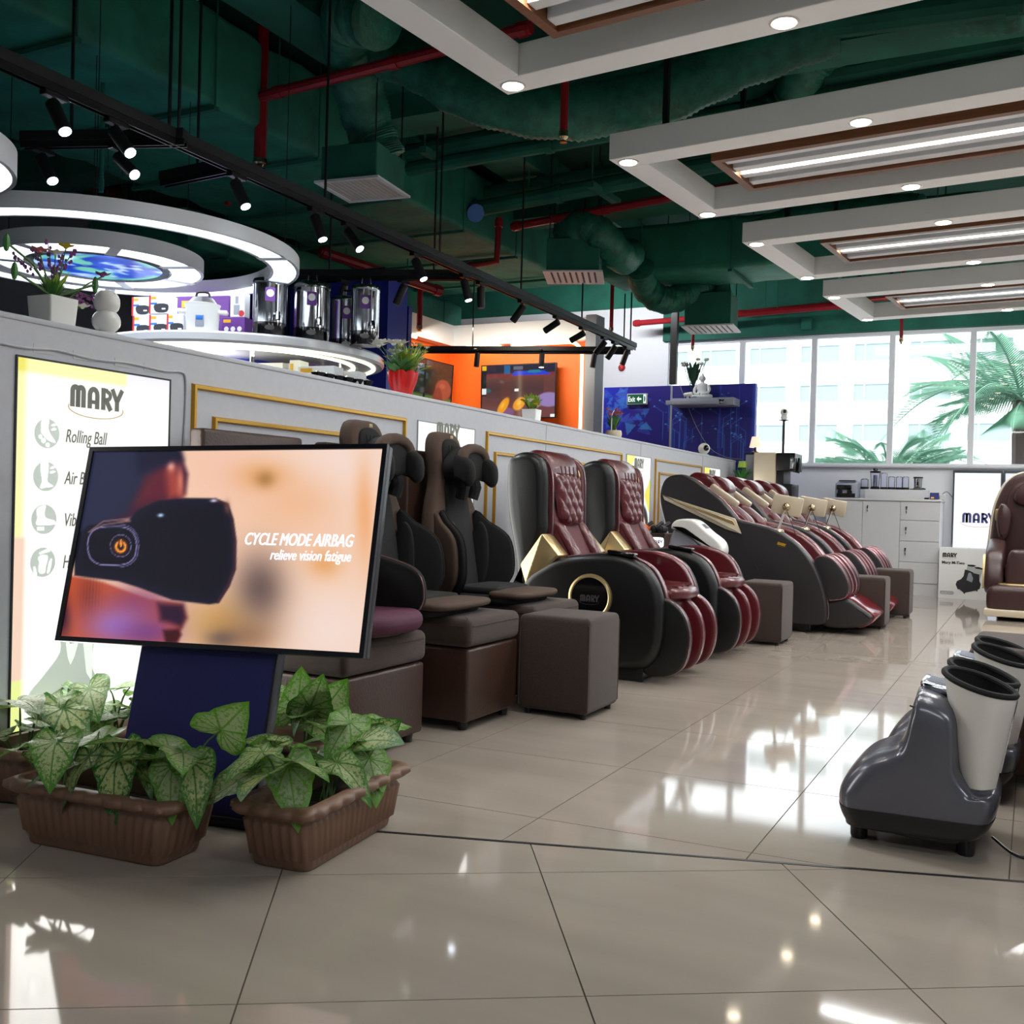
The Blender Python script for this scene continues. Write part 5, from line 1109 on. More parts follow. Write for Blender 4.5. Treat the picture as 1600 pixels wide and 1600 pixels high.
MB().rbox(-0.18, 0.12, -0.09, 0.09, 0.02, z0-0.1, 0.012).build('stand', SHELFG, t); MB().rbox(-0.2, 0.14, -0.1, 0.1, 0, 0.022, 0.006).build('foot_plate', BLACKP, t)
a = at_y(1024, 833, 7.18)
t = thing('pedestal', 'small brown pedestal with a lit logo between chairs and pods', 'pedestal', (a.x, 7.18, 0))
MB().rbox(-0.11, 0.11, -0.1, 0.1, 0, a.z, 0.006).build('body', BROWNL, t)
MB().box(-0.112, 0.112, -0.102, 0.102, a.z-0.004, a.z+0.004).build('top', BROWNF, t)
logo(t, 0.085, INK, 0.05, a.z-0.07, -0.104, E_LOGO); m = MB(); m.rprism(rrect(0.0, 0.1, a.z-0.095, a.z-0.025, 0.02), 'y', -0.1025, -0.1, 0.001, 1); m.build('lit_plate', E_LOGO, t)
for k, (dx, mat) in enumerate(((-0.06, ORANGE), (0.02, BLACKP), (0.075, DARKPR))):
    g = thing('massage_gun', ('orange handheld massager lying on the brown pedestal', 'black handheld massager in the middle of the brown pedestal top', 'grey handheld massager on the right of the brown pedestal top')[k], 'massager', (a.x+dx, 7.18, a.z+0.004))
    MB().tube([(-0.02, -0.05, 0.032), (-0.02, 0.04, 0.032)], [0.024, 0.03], 12).build('head', mat, g)
    MB().tube([(-0.02, 0.0, 0.04), (0.01, 0.06, 0.075)], [0.014, 0.017], 10).build('grip', BLACKP, g)
    MB().ball((-0.02, -0.06, 0.032), 0.017, 10).build('tip', BLACKF2, g); MB().rbox(-0.04, 0.0, -0.04, 0.03, 0, 0.01, 0.003, 1).build('rest', BLACKP, g)
# ================================================================ FOOT MASSAGERS AND SEATS AT THE RIGHT EDGE
def foot_massager(label, loc):
    t = thing('foot_massager', label, 'foot massager', loc)
    pr = cr([(-0.214, 0.106), (-0.200, 0.158), (-0.15, 0.222), (-0.075, 0.262), (-0.045, 0.30), (-0.022, 0.40), (-0.004, 0.428), (0.06, 0.408), (0.088, 0.375), (0.094, 0.30), (0.10, 0.23), (0.14, 0.182), (0.184, 0.172), (0.192, 0.14), (0.165, 0.07), (0.10, 0.045), (-0.16, 0.04), (-0.195, 0.055)], 6)
    def band(poly, zc, keep_top):
        out = []; n = len(poly)
        for i in range(n):
            a, b = poly[i-1], poly[i]; za = a[1]-zc(a[0]); zb = b[1]-zc(b[0])
            if not keep_top: za, zb = -za, -zb
            if (za > 0) != (zb > 0): k = za/(za-zb); out.append((a[0]+(b[0]-a[0])*k, a[1]+(b[1]-a[1])*k))
            if zb > 0: out.append(b)
        return out
    # body: side outline narrowed across its width so the toe and heel round off
    zc = lambda x: 0.098+0.02*x
    def shell(poly, hw, name, mat, steps=9):
        m = MB(); rings = []
        for j in range(-steps, steps+1):
            q = j/steps; y = hw*math.sin(q*PI/2); k = abs(q)**3.2
            cx, cz = 0.0, 0.10
            rings.append([(cx+(p[0]-cx)*(1-0.30*k) , y, cz+(p[1]-cz)*(1-0.22*k)) for p in poly])
        m.loft(rings); return m.build(name, mat, t, ang=1.0)
    shell(pr, 0.178, 'body', MSGR)
    lo = band(offs(pr, -0.002), zc, False)
    shell(lo, 0.181, 'lower_shell', BLACKP)
    lo2 = cr([(-0.09, 0.045), (-0.07, 0.075), (0.06, 0.07), (0.1, 0.04), (0.0, 0.035)], 4)
    m = MB(); m.rprism(lo2, 'y', -0.158, 0.158, 0.004, 1); m.build('side_recess', PODG, t)
    for x in (-0.155, 0.115):
        for y in (-0.105, 0.105): MB().lathe([(0.0001, 0), (0.02, 0), (0.023, 0.008), (0.024, 0.07), (0.0001, 0.07)], 16, (x, y, 0)).build('foot', BLACKP, t)
    # groove line on the tower and the control plate on top
    g = cr([(-0.03, 0.385), (0.03, 0.368), (0.066, 0.345), (0.078, 0.29), (0.084, 0.22), (0.13, 0.16)], 5, False)
    for s in (-1, 1): MB().tube([(p[0], s*0.150, p[1]) for p in g], 0.0022, 5).build('groove', BLACKP, t)
    m = MB(); m.rprism(rrect(-0.075, 0.075, -0.075, 0.075, 0.035), 'z', 0.0, 0.02, 0.008, 2); m.xf(Matrix.Translation((0.03, 0, 0.415)) @ Matrix.Rotation(0.2, 4, 'Y') @ Matrix.Diagonal((0.62, 1.15, 1, 1))); c = m.build('control_plate', STEEL, t)
    for k in range(5): m = MB(); m.rbox(-0.03, 0.03, -0.055+0.024*k, -0.045+0.024*k, 0.02, 0.0225, 0.001, 1); m.xf(Matrix.Translation((0.03, 0, 0.415)) @ Matrix.Rotation(0.2, 4, 'Y')); m.build('button', SHELFG, c)
    for s in (-1, 1):
        def ring(q, grow=0.0):
            z0 = 0.185+0.27*q; rx = 0.042+0.048*q+grow; ry = 0.05+0.026*q+grow; cx = 0.140-0.004*q; out = []
            for i in range(28):
                a = 2*PI*i/28; ca = math.cos(a); pinch = 1-0.45*max(0, ca)**2; out.append((cx+rx*ca, s*0.098+ry*math.sin(a)*pinch, z0-0.024*q*ca+0.010*q*math.sin(a)))
            return out
        m = MB(); m.loft([ring(k/6) for k in range(7)], True, False); m.loft([ring(0.3+0.7*k/4, -0.007) for k in range(5)], True, False); sl = m.build('leg_sleeve', SLEEVE, t, ang=1.2)
        m = MB(); m.tube(ring(1.0, -0.003), 0.0085, 8, closed=True); m.build('sleeve_rim', BLACKF2, sl)
        m = MB(); m.loft([ring(0.25+0.74*k/4, -0.009) for k in range(5)], True, False); m.build('sleeve_lining', BLACKF, sl)
        MB().tube([(ring(k/6)[0][0]+0.001, ring(k/6)[0][1], ring(k/6)[0][2]) for k in range(1, 7)], 0.003, 6).build('zip', CHROME, sl)
    return t
a1 = at_z(1457, 1080, 0.43); a2 = at_z(1510, 1033, 0.43)
fm = foot_massager('graphite foot massager with grey leg sleeves, nearest, at the right edge', (-0.255, 3.06, 0))
dup(fm, (-0.255+(a2-a1).x*0.9, 3.06+(a2-a1).y*0.95, 0), label='graphite foot massager with grey leg sleeves, behind the nearest one')
MB_ = MB().tube(cr([(-0.08, 3.05, 0.03), (-0.02, 3.0, 0.006), (0.05, 3.02, 0.006), (0.1, 3.1, 0.006)], 5, False), 0.004, 6); tag(MB_.build('power_cable', BLACKP), 'black cable on the floor behind the nearest foot massager', 'cable')
bench('brown leather bench cut off by the right edge, beside the nearest foot massager', 0.65, 2.90, 3.45, 0.40, xb=0.045, board=None)
q = at_z(1512, 1012, 0.45)
bench('brown cushioned bench at the right edge behind the foot massagers', q.x+0.75, q.y+0.02, q.y+0.62, 0.45, xb=q.x, board=None)

LBR = pm('deep_brown_leather', (58, 36, 34), 0.32, bump=0.1, bscale=200)
t = thing('massage_chair', 'brown and beige massage chair cut off by the right edge', 'massage chair', (0.02, 10.55, 0))
sh = cr([(-0.42, 0.35), (-0.405, 0.75), (-0.365, 1.02), (-0.27, 1.22), (-0.12, 1.30), (0.12, 1.30), (0.27, 1.22), (0.365, 1.02), (0.405, 0.75), (0.42, 0.35), (0.30, 0.22), (-0.30, 0.22)], 5)
m = MB(); m.rprism(sh, 'y', -0.15, 0.6, 0.05, 4); m.build('outer_shell', CHAMPB, t)
m = MB(); m.rprism([(p[0]*0.95, 0.02+p[1]*0.975) for p in sh], 'y', -0.20, -0.1, 0.04, 4); m.build('shell_front', LBR, t)
m = MB(); m.rprism(cr([(-0.27, 0.45), (-0.27, 0.95), (-0.2, 1.17), (0, 1.22), (0.2, 1.17), (0.27, 0.95), (0.27, 0.45)], 4), 'y', -0.24, -0.15, 0.03, 3, 0.02); m.build('back_pad', LBR, t)
m = MB(); m.rprism(cr([(-0.18, 1.0), (-0.2, 1.1), (-0.1, 1.2), (0.1, 1.2), (0.2, 1.1), (0.18, 1.0), (0, 0.96)], 4), 'y', -0.31, -0.2, 0.04, 3, 0.02); m.build('head_pillow', LBR, t)
for s in (-1, 1):
    m = MB(); m.rprism(cr([(s*0.3, 0.66), (s*0.24, 0.72), (s*0.22, 0.92), (s*0.3, 1.0), (s*0.34, 0.85)], 4), 'y', -0.36, -0.18, 0.03, 3, 0.01); m.build('shoulder_pad', LBR, t)
    m = MB(); m.rprism(rrect(s*0.325-0.03, s*0.325+0.03, 0.84, 0.95, 0.02), 'y', -0.215, -0.195, 0.006, 2); m.build('speaker', CHAMP, t)
    m = MB(); m.rprism(cr([(-0.85, 0.25), (-0.80, 0.5), (-0.6, 0.62), (-0.2, 0.66), (-0.15, 0.3), (-0.5, 0.2)], 4), 'x', s*0.33-0.075, s*0.33+0.075, 0.04, 4); ar = m.build('arm_rest', LBR, t)
    m = MB(); m.rprism(cr([(-0.83, 0.27), (-0.80, 0.46), (-0.76, 0.55), (-0.73, 0.5), (-0.74, 0.3)], 4), 'x', s*0.405, s*0.415, 0.004, 1); m.build('arm_trim', CHAMP, ar)
    m = MB(); m.rprism(cr([(s*0.05, 0.28), (s*0.06, 0.56), (s*0.14, 0.60), (s*0.22, 0.56), (s*0.23, 0.28)], 4), 'y', -0.86, -0.5, 0.03, 3); m.build('calf_cup', LBR, t)
m = MB(); m.rprism(rrect(-0.26, 0.26, -0.75, -0.2, 0.06), 'z', 0.34, 0.46, 0.04, 3, 0.02); m.build('seat', LBR, t)
m = MB(); m.rprism(rrect(-0.38, 0.38, 0.06, 0.30, 0.09), 'y', -0.98, -0.55, 0.05, 4); fr = m.build('foot_rest', LBR, t)
m = MB(); m.rprism(rrect(-0.40, 0.40, 0.035, 0.10, 0.03), 'y', -0.985, -0.6, 0.012, 2); m.build('foot_trim', CHAMPB, fr)
m = MB(); m.rprism(rrect(-0.3, 0.3, -0.93, -0.6, 0.1), 'z', 0.29, 0.315, 0.01, 2); m.build('foot_pad', CHAMP, fr)
MB().rbox(-0.3, 0.3, -0.75, 0.45, 0.0, 0.24, 0.02).build('base', BLACKP, t)

# ================================================================ BACK COUNTER
t = thing('cabinet', 'white cabinet with keyed doors and drawers under the window', 'cabinet', (-1.5, 11.85, 0))
cx0, cx1 = -0.60, 0.581
MB().box(cx0, cx1, 0.018, 0.5, 0.0, 1.015).build('carcass', WHITE, t)
MB().rbox(cx0-0.01, cx1+0.012, -0.012, 0.51, 1.016, 1.04, 0.004).build('worktop', WHITEG, t)
for k, (x0, x1, z0, z1) in enumerate(((cx0, -0.213, 0.005, 1.012), (-0.209, 0.180, 0.005, 1.012))):
    d = MB().rbox(x0, x1, 0, 0.018, z0, z1, 0.002, 1).build('door', WHITEG, t); lx = x0+0.05
    MB().lathe([(0.0001, -0.012), (0.010, -0.012), (0.012, 0.0)], 12, (lx, 0, 0.955), 'y').build('lock', CHROME, d)
    MB().box(lx-0.006, lx+0.006, -0.02, -0.012, 0.925, 0.957).box(lx-0.004, lx+0.004, -0.017, -0.014, 0.89, 0.915).build('key', BLACKM, d)
for k, (z0, z1) in enumerate(((0.812, 1.012), (0.586, 0.806), (0.360, 0.580), (0.132, 0.354))):
    d = MB().rbox(0.185, cx1, 0, 0.018, z0, z1, 0.002, 1).build('drawer', WHITEG, t); lx = 0.245; lz = z1-0.06 if k == 0 else (z0+z1)/2+0.03
    if k < 3:
        MB().lathe([(0.0001, -0.012), (0.010, -0.012), (0.012, 0.0)], 12, (lx, 0, lz), 'y').build('lock', CHROME, d)
        MB().box(lx-0.006, lx+0.006, -0.02, -0.012, lz-0.03, lz+0.004).box(lx-0.004, lx+0.004, -0.017, -0.014, lz-0.07, lz-0.04).build('key', BLACKM, d)
MB().box(0.185, cx1, 0.004, 0.018, 0.0, 0.126).build('plinth', WHITEG, t)
rs = tag(MB().rbox(-1.72, -1.07, 12.05, 12.33, 1.041, 1.145, 0.004).build('riser_shelf', WHITEG), 'low white riser shelf standing on the cabinet, carrying the cups', 'shelf')
def on_riser(px, Y=12.17): return at_y(px, 768, Y).x
a = at_y(1327, 777, 12.0)
t = thing('money_counter', 'grey and black banknote counting machine left of the riser shelf', 'machine', (a.x-0.02, 12.0, 1.041))
MB().rprism(rc([(-0.11, 0.0), (0.12, 0.0), (0.13, 0.17), (0.08, 0.19), (-0.10, 0.16)], 0.012), 'x', -0.12, 0.12, 0.012, 2).build('body', SHELFG, t)
MB().rbox(-0.1, 0.06, -0.125, -0.1, 0.09, 0.14, 0.006).build('display', BLACKG, t); MB().rbox(-0.1, 0.1, -0.12, -0.09, 0.005, 0.05, 0.005).build('stacker', BLACKP, t)
for k in range(2): MB().lathe([(0.0001, -0.13), (0.028, -0.13), (0.028, -0.11)], 12, (-0.06+0.1*k, 0, 0.065), 'y').build('roller', BLACKP, t)
MB().rbox(-0.09, 0.09, -0.06, 0.03, 0.185, 0.197, 0.004).build('hopper_lid', BLACKP, t)
t = thing('juicer', 'tall juicer jug with black lid on the riser shelf', 'juicer', (on_riser(1367), 12.17, 1.146))
MB().lathe([(0.0001, 0.0), (0.05, 0.0), (0.05, 0.02), (0.042, 0.03)], 20).build('base', BLACKP, t); MB().lathe([(0.042, 0.03), (0.055, 0.19), (0.052, 0.19), (0.040, 0.032), (0.0001, 0.032)], 20).build('jug', CLEAR, t)
MB().lathe([(0.057, 0.185), (0.060, 0.205), (0.03, 0.215), (0.025, 0.235), (0.0001, 0.235)], 20).build('lid', BLACKP, t); MB().lathe([(0.0001, 0.03), (0.025, 0.03), (0.022, 0.16), (0.0001, 0.16)], 14).build('strainer', STEEL, t)
for k, (px, h, r) in enumerate(((1351, 0.11, 0.04), (1381, 0.18, 0.035), (1393, 0.14, 0.036), (1405, 0.14, 0.034), (1415, 0.14, 0.034))):
    t = thing('cup', ('clear plastic cup left of the juicer jug', 'tallest clear plastic cup right of the juicer jug', 'clear plastic cup, second right of the juicer jug', 'clear plastic cup, third right of the juicer jug', 'clear plastic cup next to the steel blender')[k], 'cup', (on_riser(px), 12.15, 1.146), 0, 'clear cups on the riser shelf')
    MB().lathe([(0.0001, 0.0), (r*1.15, 0.0), (r*1.15, 0.025), (0.0001, 0.026)], 16).build('stand', BLACKP, t)
    MB().lathe([(r, 0.026), (r*1.02, h), (r*0.6, h+0.008), (r*0.55, h+0.006), (r*0.93, h-0.006), (r*0.92, 0.028)], 18).build('cup_wall', CLEAR, t)
t = thing('blender', 'small steel blender at the right end of the riser shelf', 'blender', (on_riser(1434), 12.17, 1.146))
MB().lathe([(0.0001, 0), (0.05, 0), (0.05, 0.02), (0.042, 0.03), (0.046, 0.125), (0.05, 0.13), (0.05, 0.145), (0.0001, 0.145)], 20).build('motor_body', STEEL, t); MB().lathe([(0.0505, 0.13), (0.0505, 0.142)], 20).build('band', BLACKP, t)
MB().tube(cr([(0.05, 0, 0.02), (0.08, -0.02, 0.01), (0.03, -0.07, 0.008), (-0.05, -0.05, 0.008), (-0.08, 0.0, 0.008)], 4, False), 0.006, 6).build('cord', BLACKP, t); MB().rbox(-0.01, 0.01, -0.052, -0.046, 0.05, 0.09, 0.003, 1).build('switch', BLACKP, t)
a = at_y(1460, 777, 11.98)
t = thing('card_terminal', 'navy card payment stand on the right end of the cabinet', 'terminal', (a.x, 11.98, 1.041))
MB().prism([(-0.05, 0.0), (0.05, 0.0), (0.01, 0.075), (-0.01, 0.075)], 'x', -0.045, 0.045).build('stand', NAVY, t)
m = MB(); m.box(-0.03, 0.0, -0.001, 0.0, 0.012, 0.03); m.xf(Matrix.Translation((0, -0.05, 0)) @ Matrix.Rotation(-0.49, 4, 'X')); m.build('print', YELC, t); MB().rbox(0.05, 0.12, -0.02, 0.03, 0, 0.06, 0.008).build('reader', WHITEG, t); MB().rbox(-0.1, -0.05, -0.03, 0.0, 0, 0.02, 0.006).build('reader_base', BLACKP, t)
MB().tube(cr([(0.08, 0, 0.06), (0.12, 0.02, 0.09), (0.17, 0.03, 0.04), (0.19, 0.03, 0.005)], 4, False), 0.004, 6).build('cord', BLACKP, t)
def art_back(U, V): return lay((np.full_like(U, 252), np.full_like(U, 253), np.full_like(U, 255)), (214, 218, 232), sstep(0.75, 0.0, V)*0.9)
def back_box(label, x0, x1, tint=False):
    t = thing('light_box', label, 'light box', (x0, 12.30, 0)); w = x1-x0; f = 0.018
    MB().box(0, w, -0.01, 0.09, 0, 0.03).box(0, w, -0.01, 0.09, 1.345, 1.375).box(0, f, -0.01, 0.09, 0.03, 1.345).box(w-f, w, -0.01, 0.09, 0.03, 1.345).box(f, w-f, 0.06, 0.09, 0.03, 1.345).build('frame', STEEL, t)
    paint('sign_panel', f, w-f, 0.03, 1.345, 16, 40, art_back if not tint else (lambda U, V: lay((np.full_like(U, 226), np.full_like(U, 228), np.full_like(U, 250)), (176, 176, 208), sstep(1, 0, V))), P_SIGN, t, y=0.0); return t
bb = back_box('lit white shop sign with navy letters in the back right corner', -0.83, -0.335)
logo(bb, 0.33, NAVYINK, 0.27, 0.80, -0.004, REDC)
back_box('pale violet lit panel right of the navy lettered sign', -0.325, 0.3, True)
t = thing('carton', 'white product carton with a foot massager picture on the floor', 'box', (-0.665, 11.72, 0))
MB().box(-0.237, 0.237, 0, 0.26, 0, 0.53).build('body', CARTON, t); MB().box(-0.237, 0.0, 0.0, 0.26, 0.5305, 0.533).box(0.003, 0.237, 0.0, 0.26, 0.5305, 0.533).build('flaps', CARTON, t)
logo(t, 0.138, INK, -0.135, 0.435, -0.002, INK); lettering('Mary M-Two', 0.042, INK, t, -0.21, 0.365, -0.002, 'LEFT', 0, 1.0, 0.001)
m = MB(); m.prism([(0.017, 0.3133), (0.0518, 0.3056), (0.1562, 0.2681), (0.1591, 0.197), (0.1725, 0.168), (0.1632, 0.1195), (0.1446, 0.1098), (0.14, 0.0859), (0.1272, 0.0988), (0.0286, 0.0711), (0.017, 0.0536), (0.0043, 0.0743), (-0.034, 0.1034), (-0.0468, 0.1001), (-0.0688, 0.1518), (-0.0572, 0.1873), (-0.0178, 0.2099), (0.0054, 0.2422)], 'y', -0.002, -0.001); m.build('product_picture', DARKPR, t)
m = MB(); m.prism([(0.0402, 0.3585), (0.0953, 0.3618), (0.0982, 0.3004), (0.0333, 0.3101)], 'y', -0.003, -0.0021); m.prism([(0.0982, 0.3359), (0.191, 0.3262), (0.1609, 0.2132), (0.1562, 0.2681), (0.0959, 0.281)], 'y', -0.003, -0.0021); m.build('product_picture', GREYPR, t)
m = MB(); m.prism([(0.0402, 0.365), (0.0982, 0.3663), (0.1243, 0.3572), (0.0982, 0.3443), (0.0431, 0.3508)], 'y', -0.004, -0.0031); m.prism([(0.0982, 0.3404), (0.1446, 0.3469), (0.1945, 0.3327), (0.191, 0.3185), (0.1272, 0.3262)], 'y', -0.004, -0.0031); m.build('product_picture', INK, t)
m = MB(); m.prism([(0.0518, 0.281), (0.075, 0.281), (0.0982, 0.2229), (0.0866, 0.1809), (0.0344, 0.2035)], 'y', -0.003, -0.0021); m.build('product_picture', GREYC, t)
m = MB(); strokes2d(m, rrect(-0.215, -0.09, 0.045, 0.075, 0.012), 0.003, Matrix.Identity(4), True, 0.002); m.build('label_outline', INK, t); lettering('MTD1242GB', 0.021, INK, t, -0.152, 0.053, -0.002)

# counter with the coffee machine, lamp, plant and camera behind the pods
ct = tag(MB().rbox(-2.98, -2.15, 10.95, 11.40, 0, 1.02, 0.005).build('side_counter', WHITEG), 'white side counter behind the pods carrying the coffee machine', 'counter')
t = thing('coffee_machine', 'white and black coffee machine on the side counter', 'coffee machine', (-2.5, 11.1, 1.021))
MB().rbox(-0.22, 0.02, -0.12, 0.25, 0, 0.475, 0.012).build('body', CHAMPB, t); MB().rbox(0.02, 0.22, -0.13, 0.25, 0.28, 0.47, 0.01).build('head', BLACKP, t); MB().rbox(0.02, 0.10, -0.1, 0.25, 0.0, 0.28, 0.006).build('column', BLACKP, t)
MB().rbox(0.03, 0.20, -0.14, 0.2, 0.0, 0.14, 0.006).build('drip_box', BLACKP, t); MB().rbox(0.17, 0.225, -0.135, -0.125, 0.3, 0.46, 0.003).build('screen', STEEL, t)
MB().tube([(0.24, -0.02, 0.27), (0.24, -0.02, 0.42)], [0.03, 0.014], 12).build('spout', BLACKP, t); MB().tube([(0.18, -0.02, 0.29), (0.25, -0.02, 0.275)], 0.02, 10).build('spout_arm', BLACKP, t)
rb = MB().lathe([(0.0001, -0.1225), (0.05, -0.1225), (0.05, -0.12)], 22, (-0.12, 0, 0.09), 'y').build('round_badge', GREYC, t); MB().lathe([(0.0001, -0.124), (0.013, -0.124), (0.013, -0.1226)], 14, (-0.12, 0, 0.09), 'y').build('badge_centre', PETALY, rb)
t = thing('post_camera', 'white round security camera on a dark post above the coffee machine', 'camera', (-2.48, 11.3, 1.021))
MB().tube([(0, 0, 0), (0, 0, 0.84)], 0.014, 10).build('post', BLACKM, t); MB().lathe([(0.0001, 0.83), (0.05, 0.838), (0.055, 0.845), (0.0001, 0.845)], 20).build('plate', BLACKM, t)
MB().lathe([(0.0001, 0.845), (0.03, 0.845), (0.036, 0.87), (0.03, 0.90), (0.0001, 0.90)], 20).build('camera_base', CERAM, t); MB().ball((0, 0, 0.93), 0.042, 16).build('camera_ball', CERAM, t); MB().ball((0.012, -0.03, 0.935), 0.02, 12).build('lens', BLACKG, t)
a = at_y(1180, 708, 11.32)
t = thing('table_lamp', 'small table lamp with cream shade beside the coffee machine', 'lamp', (a.x, 11.32, 1.021))
MB().rbox(-0.09, 0.03, -0.05, 0.06, 0, a.z-1.021-0.012, 0.004).build('pillar', GREYC, t); MB().rbox(-0.1, 0.04, -0.06, 0.07, a.z-1.033, a.z-1.021, 0.003).build('pillar_top', BLACKP, t)
z0 = a.z-1.021; MB().lathe([(0.0001, z0), (0.045, z0), (0.05, z0+0.012), (0.015, z0+0.03), (0.012, z0+0.07), (0.0001, z0+0.07)], 18).build('lamp_base', BLACKP, t); MB().lathe([(0.065, z0+0.065), (0.04, z0+0.185), (0.038, z0+0.185), (0.062, z0+0.066)], 24).build('lamp_shade', LAMPSH, t)
def tuft(t, n, r, h, mat, seed, name='leaf', w=0.012, c=(0, 0, 0)):
    rnd = random.Random(seed); m = MB()
    for i in range(n):
        a = rnd.uniform(0, 2*PI); q = rnd.uniform(0.3, 1); p = Vector(c); tip = p+Vector((math.cos(a)*r*q, math.sin(a)*r*q, h*rnd.uniform(0.6, 1.05))); mid = p.lerp(tip, 0.55)+Vector((0, 0, h*0.12)); s = Vector((-math.sin(a), math.cos(a), 0))*w
        m.add([tuple(p-s*0.3), tuple(p+s*0.3), tuple(mid+s), tuple(mid-s), tuple(tip)], [(0, 1, 2, 3), (3, 2, 4)])
    o = m.build(name, mat, t, fix=False); o['kind'] = 'stuff'; return o
a = at_y(1150, 755, 11.0)
t = thing('potted_grass', 'grassy green pot plant with yellow flower cup behind the pods', 'plant', (a.x+0.06, 11.02, 1.021))
MB().lathe([(0.0001, 0), (0.05, 0), (0.068, 0.17), (0.06, 0.17), (0.045, 0.02), (0.0001, 0.02)], 18).build('pot', PETALY, t); tuft(t, 150, 0.15, 0.17, LEAFG, 5, 'grass_blades', 0.006, (0, 0, 0.14)); MB().lathe([(0.02, 0.31), (0.05, 0.31), (0.04, 0.38), (0.0001, 0.38)], 14).build('flower_cup', LEAFY, t); MB().tube([(0, 0, 0.05), (0, 0, 0.315)], 0.005, 6).build('stem', STEM, t)

# ================================================================ BLUE CIRCUIT PANEL, HANGING SHELF, STATUE
t = thing('backdrop_panel', 'tall blue panel printed with circuit lines before the windows', 'panel', (-3.765, 11.5, 0))
MB().box(-0.917, 0.917, 0.0, 0.08, 0.0, 2.30).build('board', BLUEW, t)
def art_blue(U, V):
    b = lay((np.full_like(U, 44), np.full_like(U, 42), np.full_like(U, 130)), (50, 56, 196), sstep(0.45, 0.0, V)); b = lay(b, (36, 54, 190), sstep(0.3, 0.0, U)); b = lay(b, (60, 90, 210), sstep(0.97, 1.0, U)*0.8)
    rs = np.random.RandomState(3)
    for k in range(46):
        cx, cy = rs.uniform(0.0, 0.3), 0.62+rs.uniform(0, 0.36); ang = rs.uniform(0, 6.28); r = rs.uniform(0.02, 0.075)
        tri = [(cx+r*math.cos(ang+q)*rs.uniform(0.4, 1.3), cy+r*0.9*math.sin(ang+q)*rs.uniform(0.4, 1.3)) for q in (0, 2.0, 4.3)]
        b = lay(b, (40+rs.randint(40), 90+rs.randint(70), 225), (psd(U, V, tri) < 0)*rs.uniform(0.25, 0.75))
    for k in range(26):
        x = rs.uniform(0.4, 0.98); y0 = rs.uniform(0.3, 0.7); y1 = y0+rs.uniform(0.08, 0.3); ln = (np.abs(U-x) < 0.0022)*(V > y0)*(V < y1); dx = rs.choice([-1, 1])*0.06
        dg = (np.abs((U-x)-dx*(V-y1)/0.05) < 0.0035)*(V >= y1)*(V < y1+0.05); b = lay(b, (70, 130, 220), np.clip(ln+dg, 0, 1)*0.7); b = lay(b, (90, 190, 250), sstep(0.008, 0.004, np.hypot(U-x-dx, (V-y1-0.05)*1.25)))
    for k in range(16): x, y, r = rs.uniform(0.4, 1), rs.uniform(0.4, 0.98), rs.uniform(0.004, 0.014); b = lay(b, (70, 120, 230), sstep(r, r*0.7, np.hypot(U-x, (V-y)*1.25))*0.6)
    return lay(b, (70, 90, 230), (np.abs(U-0.78) < 0.006)*0.5+(np.abs(U-0.9) < 0.004)*0.5)
P_BLUE = vc('backdrop_print', 0, 0.3); P_BLUE.node_tree.nodes['Principled BSDF'].inputs['Emission Strength'].default_value = 0
paint('printed_face', -0.917, 0.917, 0.9, 2.30, 220, 170, art_blue, P_BLUE, t, y=-0.002)
sx = at_y(1048, 650, 11.49).x+3.765; MB().box(sx-0.012, sx+0.012, -0.006, 0.0, 0.9, 2.30).build('joint_strip', GREYC, t)
MB().tube(cr([(at_y(px, py, 11.49).x+3.765, -0.006, at_y(px, py, 11.49).z) for px, py in ((1062, 600), (1075, 635), (1090, 670), (1110, 700), (1135, 714), (1160, 717))], 4, False), 0.004, 5).build('white_wire', GREYC, t)
a, b = at_y(1050, 634, 11.25), at_y(1147, 634, 11.25)
sh = thing('wall_shelf', 'grey shelf mounted on the blue panel holding a white statue', 'shelf', ((a.x+b.x)/2, 11.36, a.z)); hx = (b.x-a.x)/2
MB().rbox(-hx, hx, -0.13, 0.135, 0.0, 0.085, 0.004).build('board', SHELFG, sh); MB().rbox(-hx-0.06, hx-0.16, -0.16, -0.13, 0.01, 0.06, 0.003).build('cable_duct', SHELFG, sh); MB().rbox(hx-0.18, hx-0.1, -0.155, -0.13, 0.015, 0.065, 0.004).build('socket', CHROME, sh)
sz = a.z+0.086
a = at_y(1097, 620, 11.36)
t = thing('seated_statue', 'white seated statue on the grey shelf', 'statue', (a.x, 11.36, sz)); m = MB()
m.loft([[(rx*math.cos(2*PI*i/20), ry*math.sin(2*PI*i/20), z) for i in range(20)] for rx, ry, z in ((0.105, 0.06, 0.0), (0.112, 0.065, 0.012), (0.11, 0.062, 0.035), (0.085, 0.055, 0.055), (0.06, 0.042, 0.075), (0.055, 0.04, 0.10), (0.064, 0.042, 0.135), (0.070, 0.040, 0.155), (0.055, 0.034, 0.172), (0.022, 0.022, 0.185), (0.018, 0.018, 0.195), (0.028, 0.03, 0.207), (0.033, 0.036, 0.228), (0.030, 0.034, 0.25), (0.018, 0.02, 0.265), (0.014, 0.014, 0.27), (0.013, 0.013, 0.285), (0.002, 0.002, 0.295))]); m.build('figure', PLASTER, t, ang=1.5)
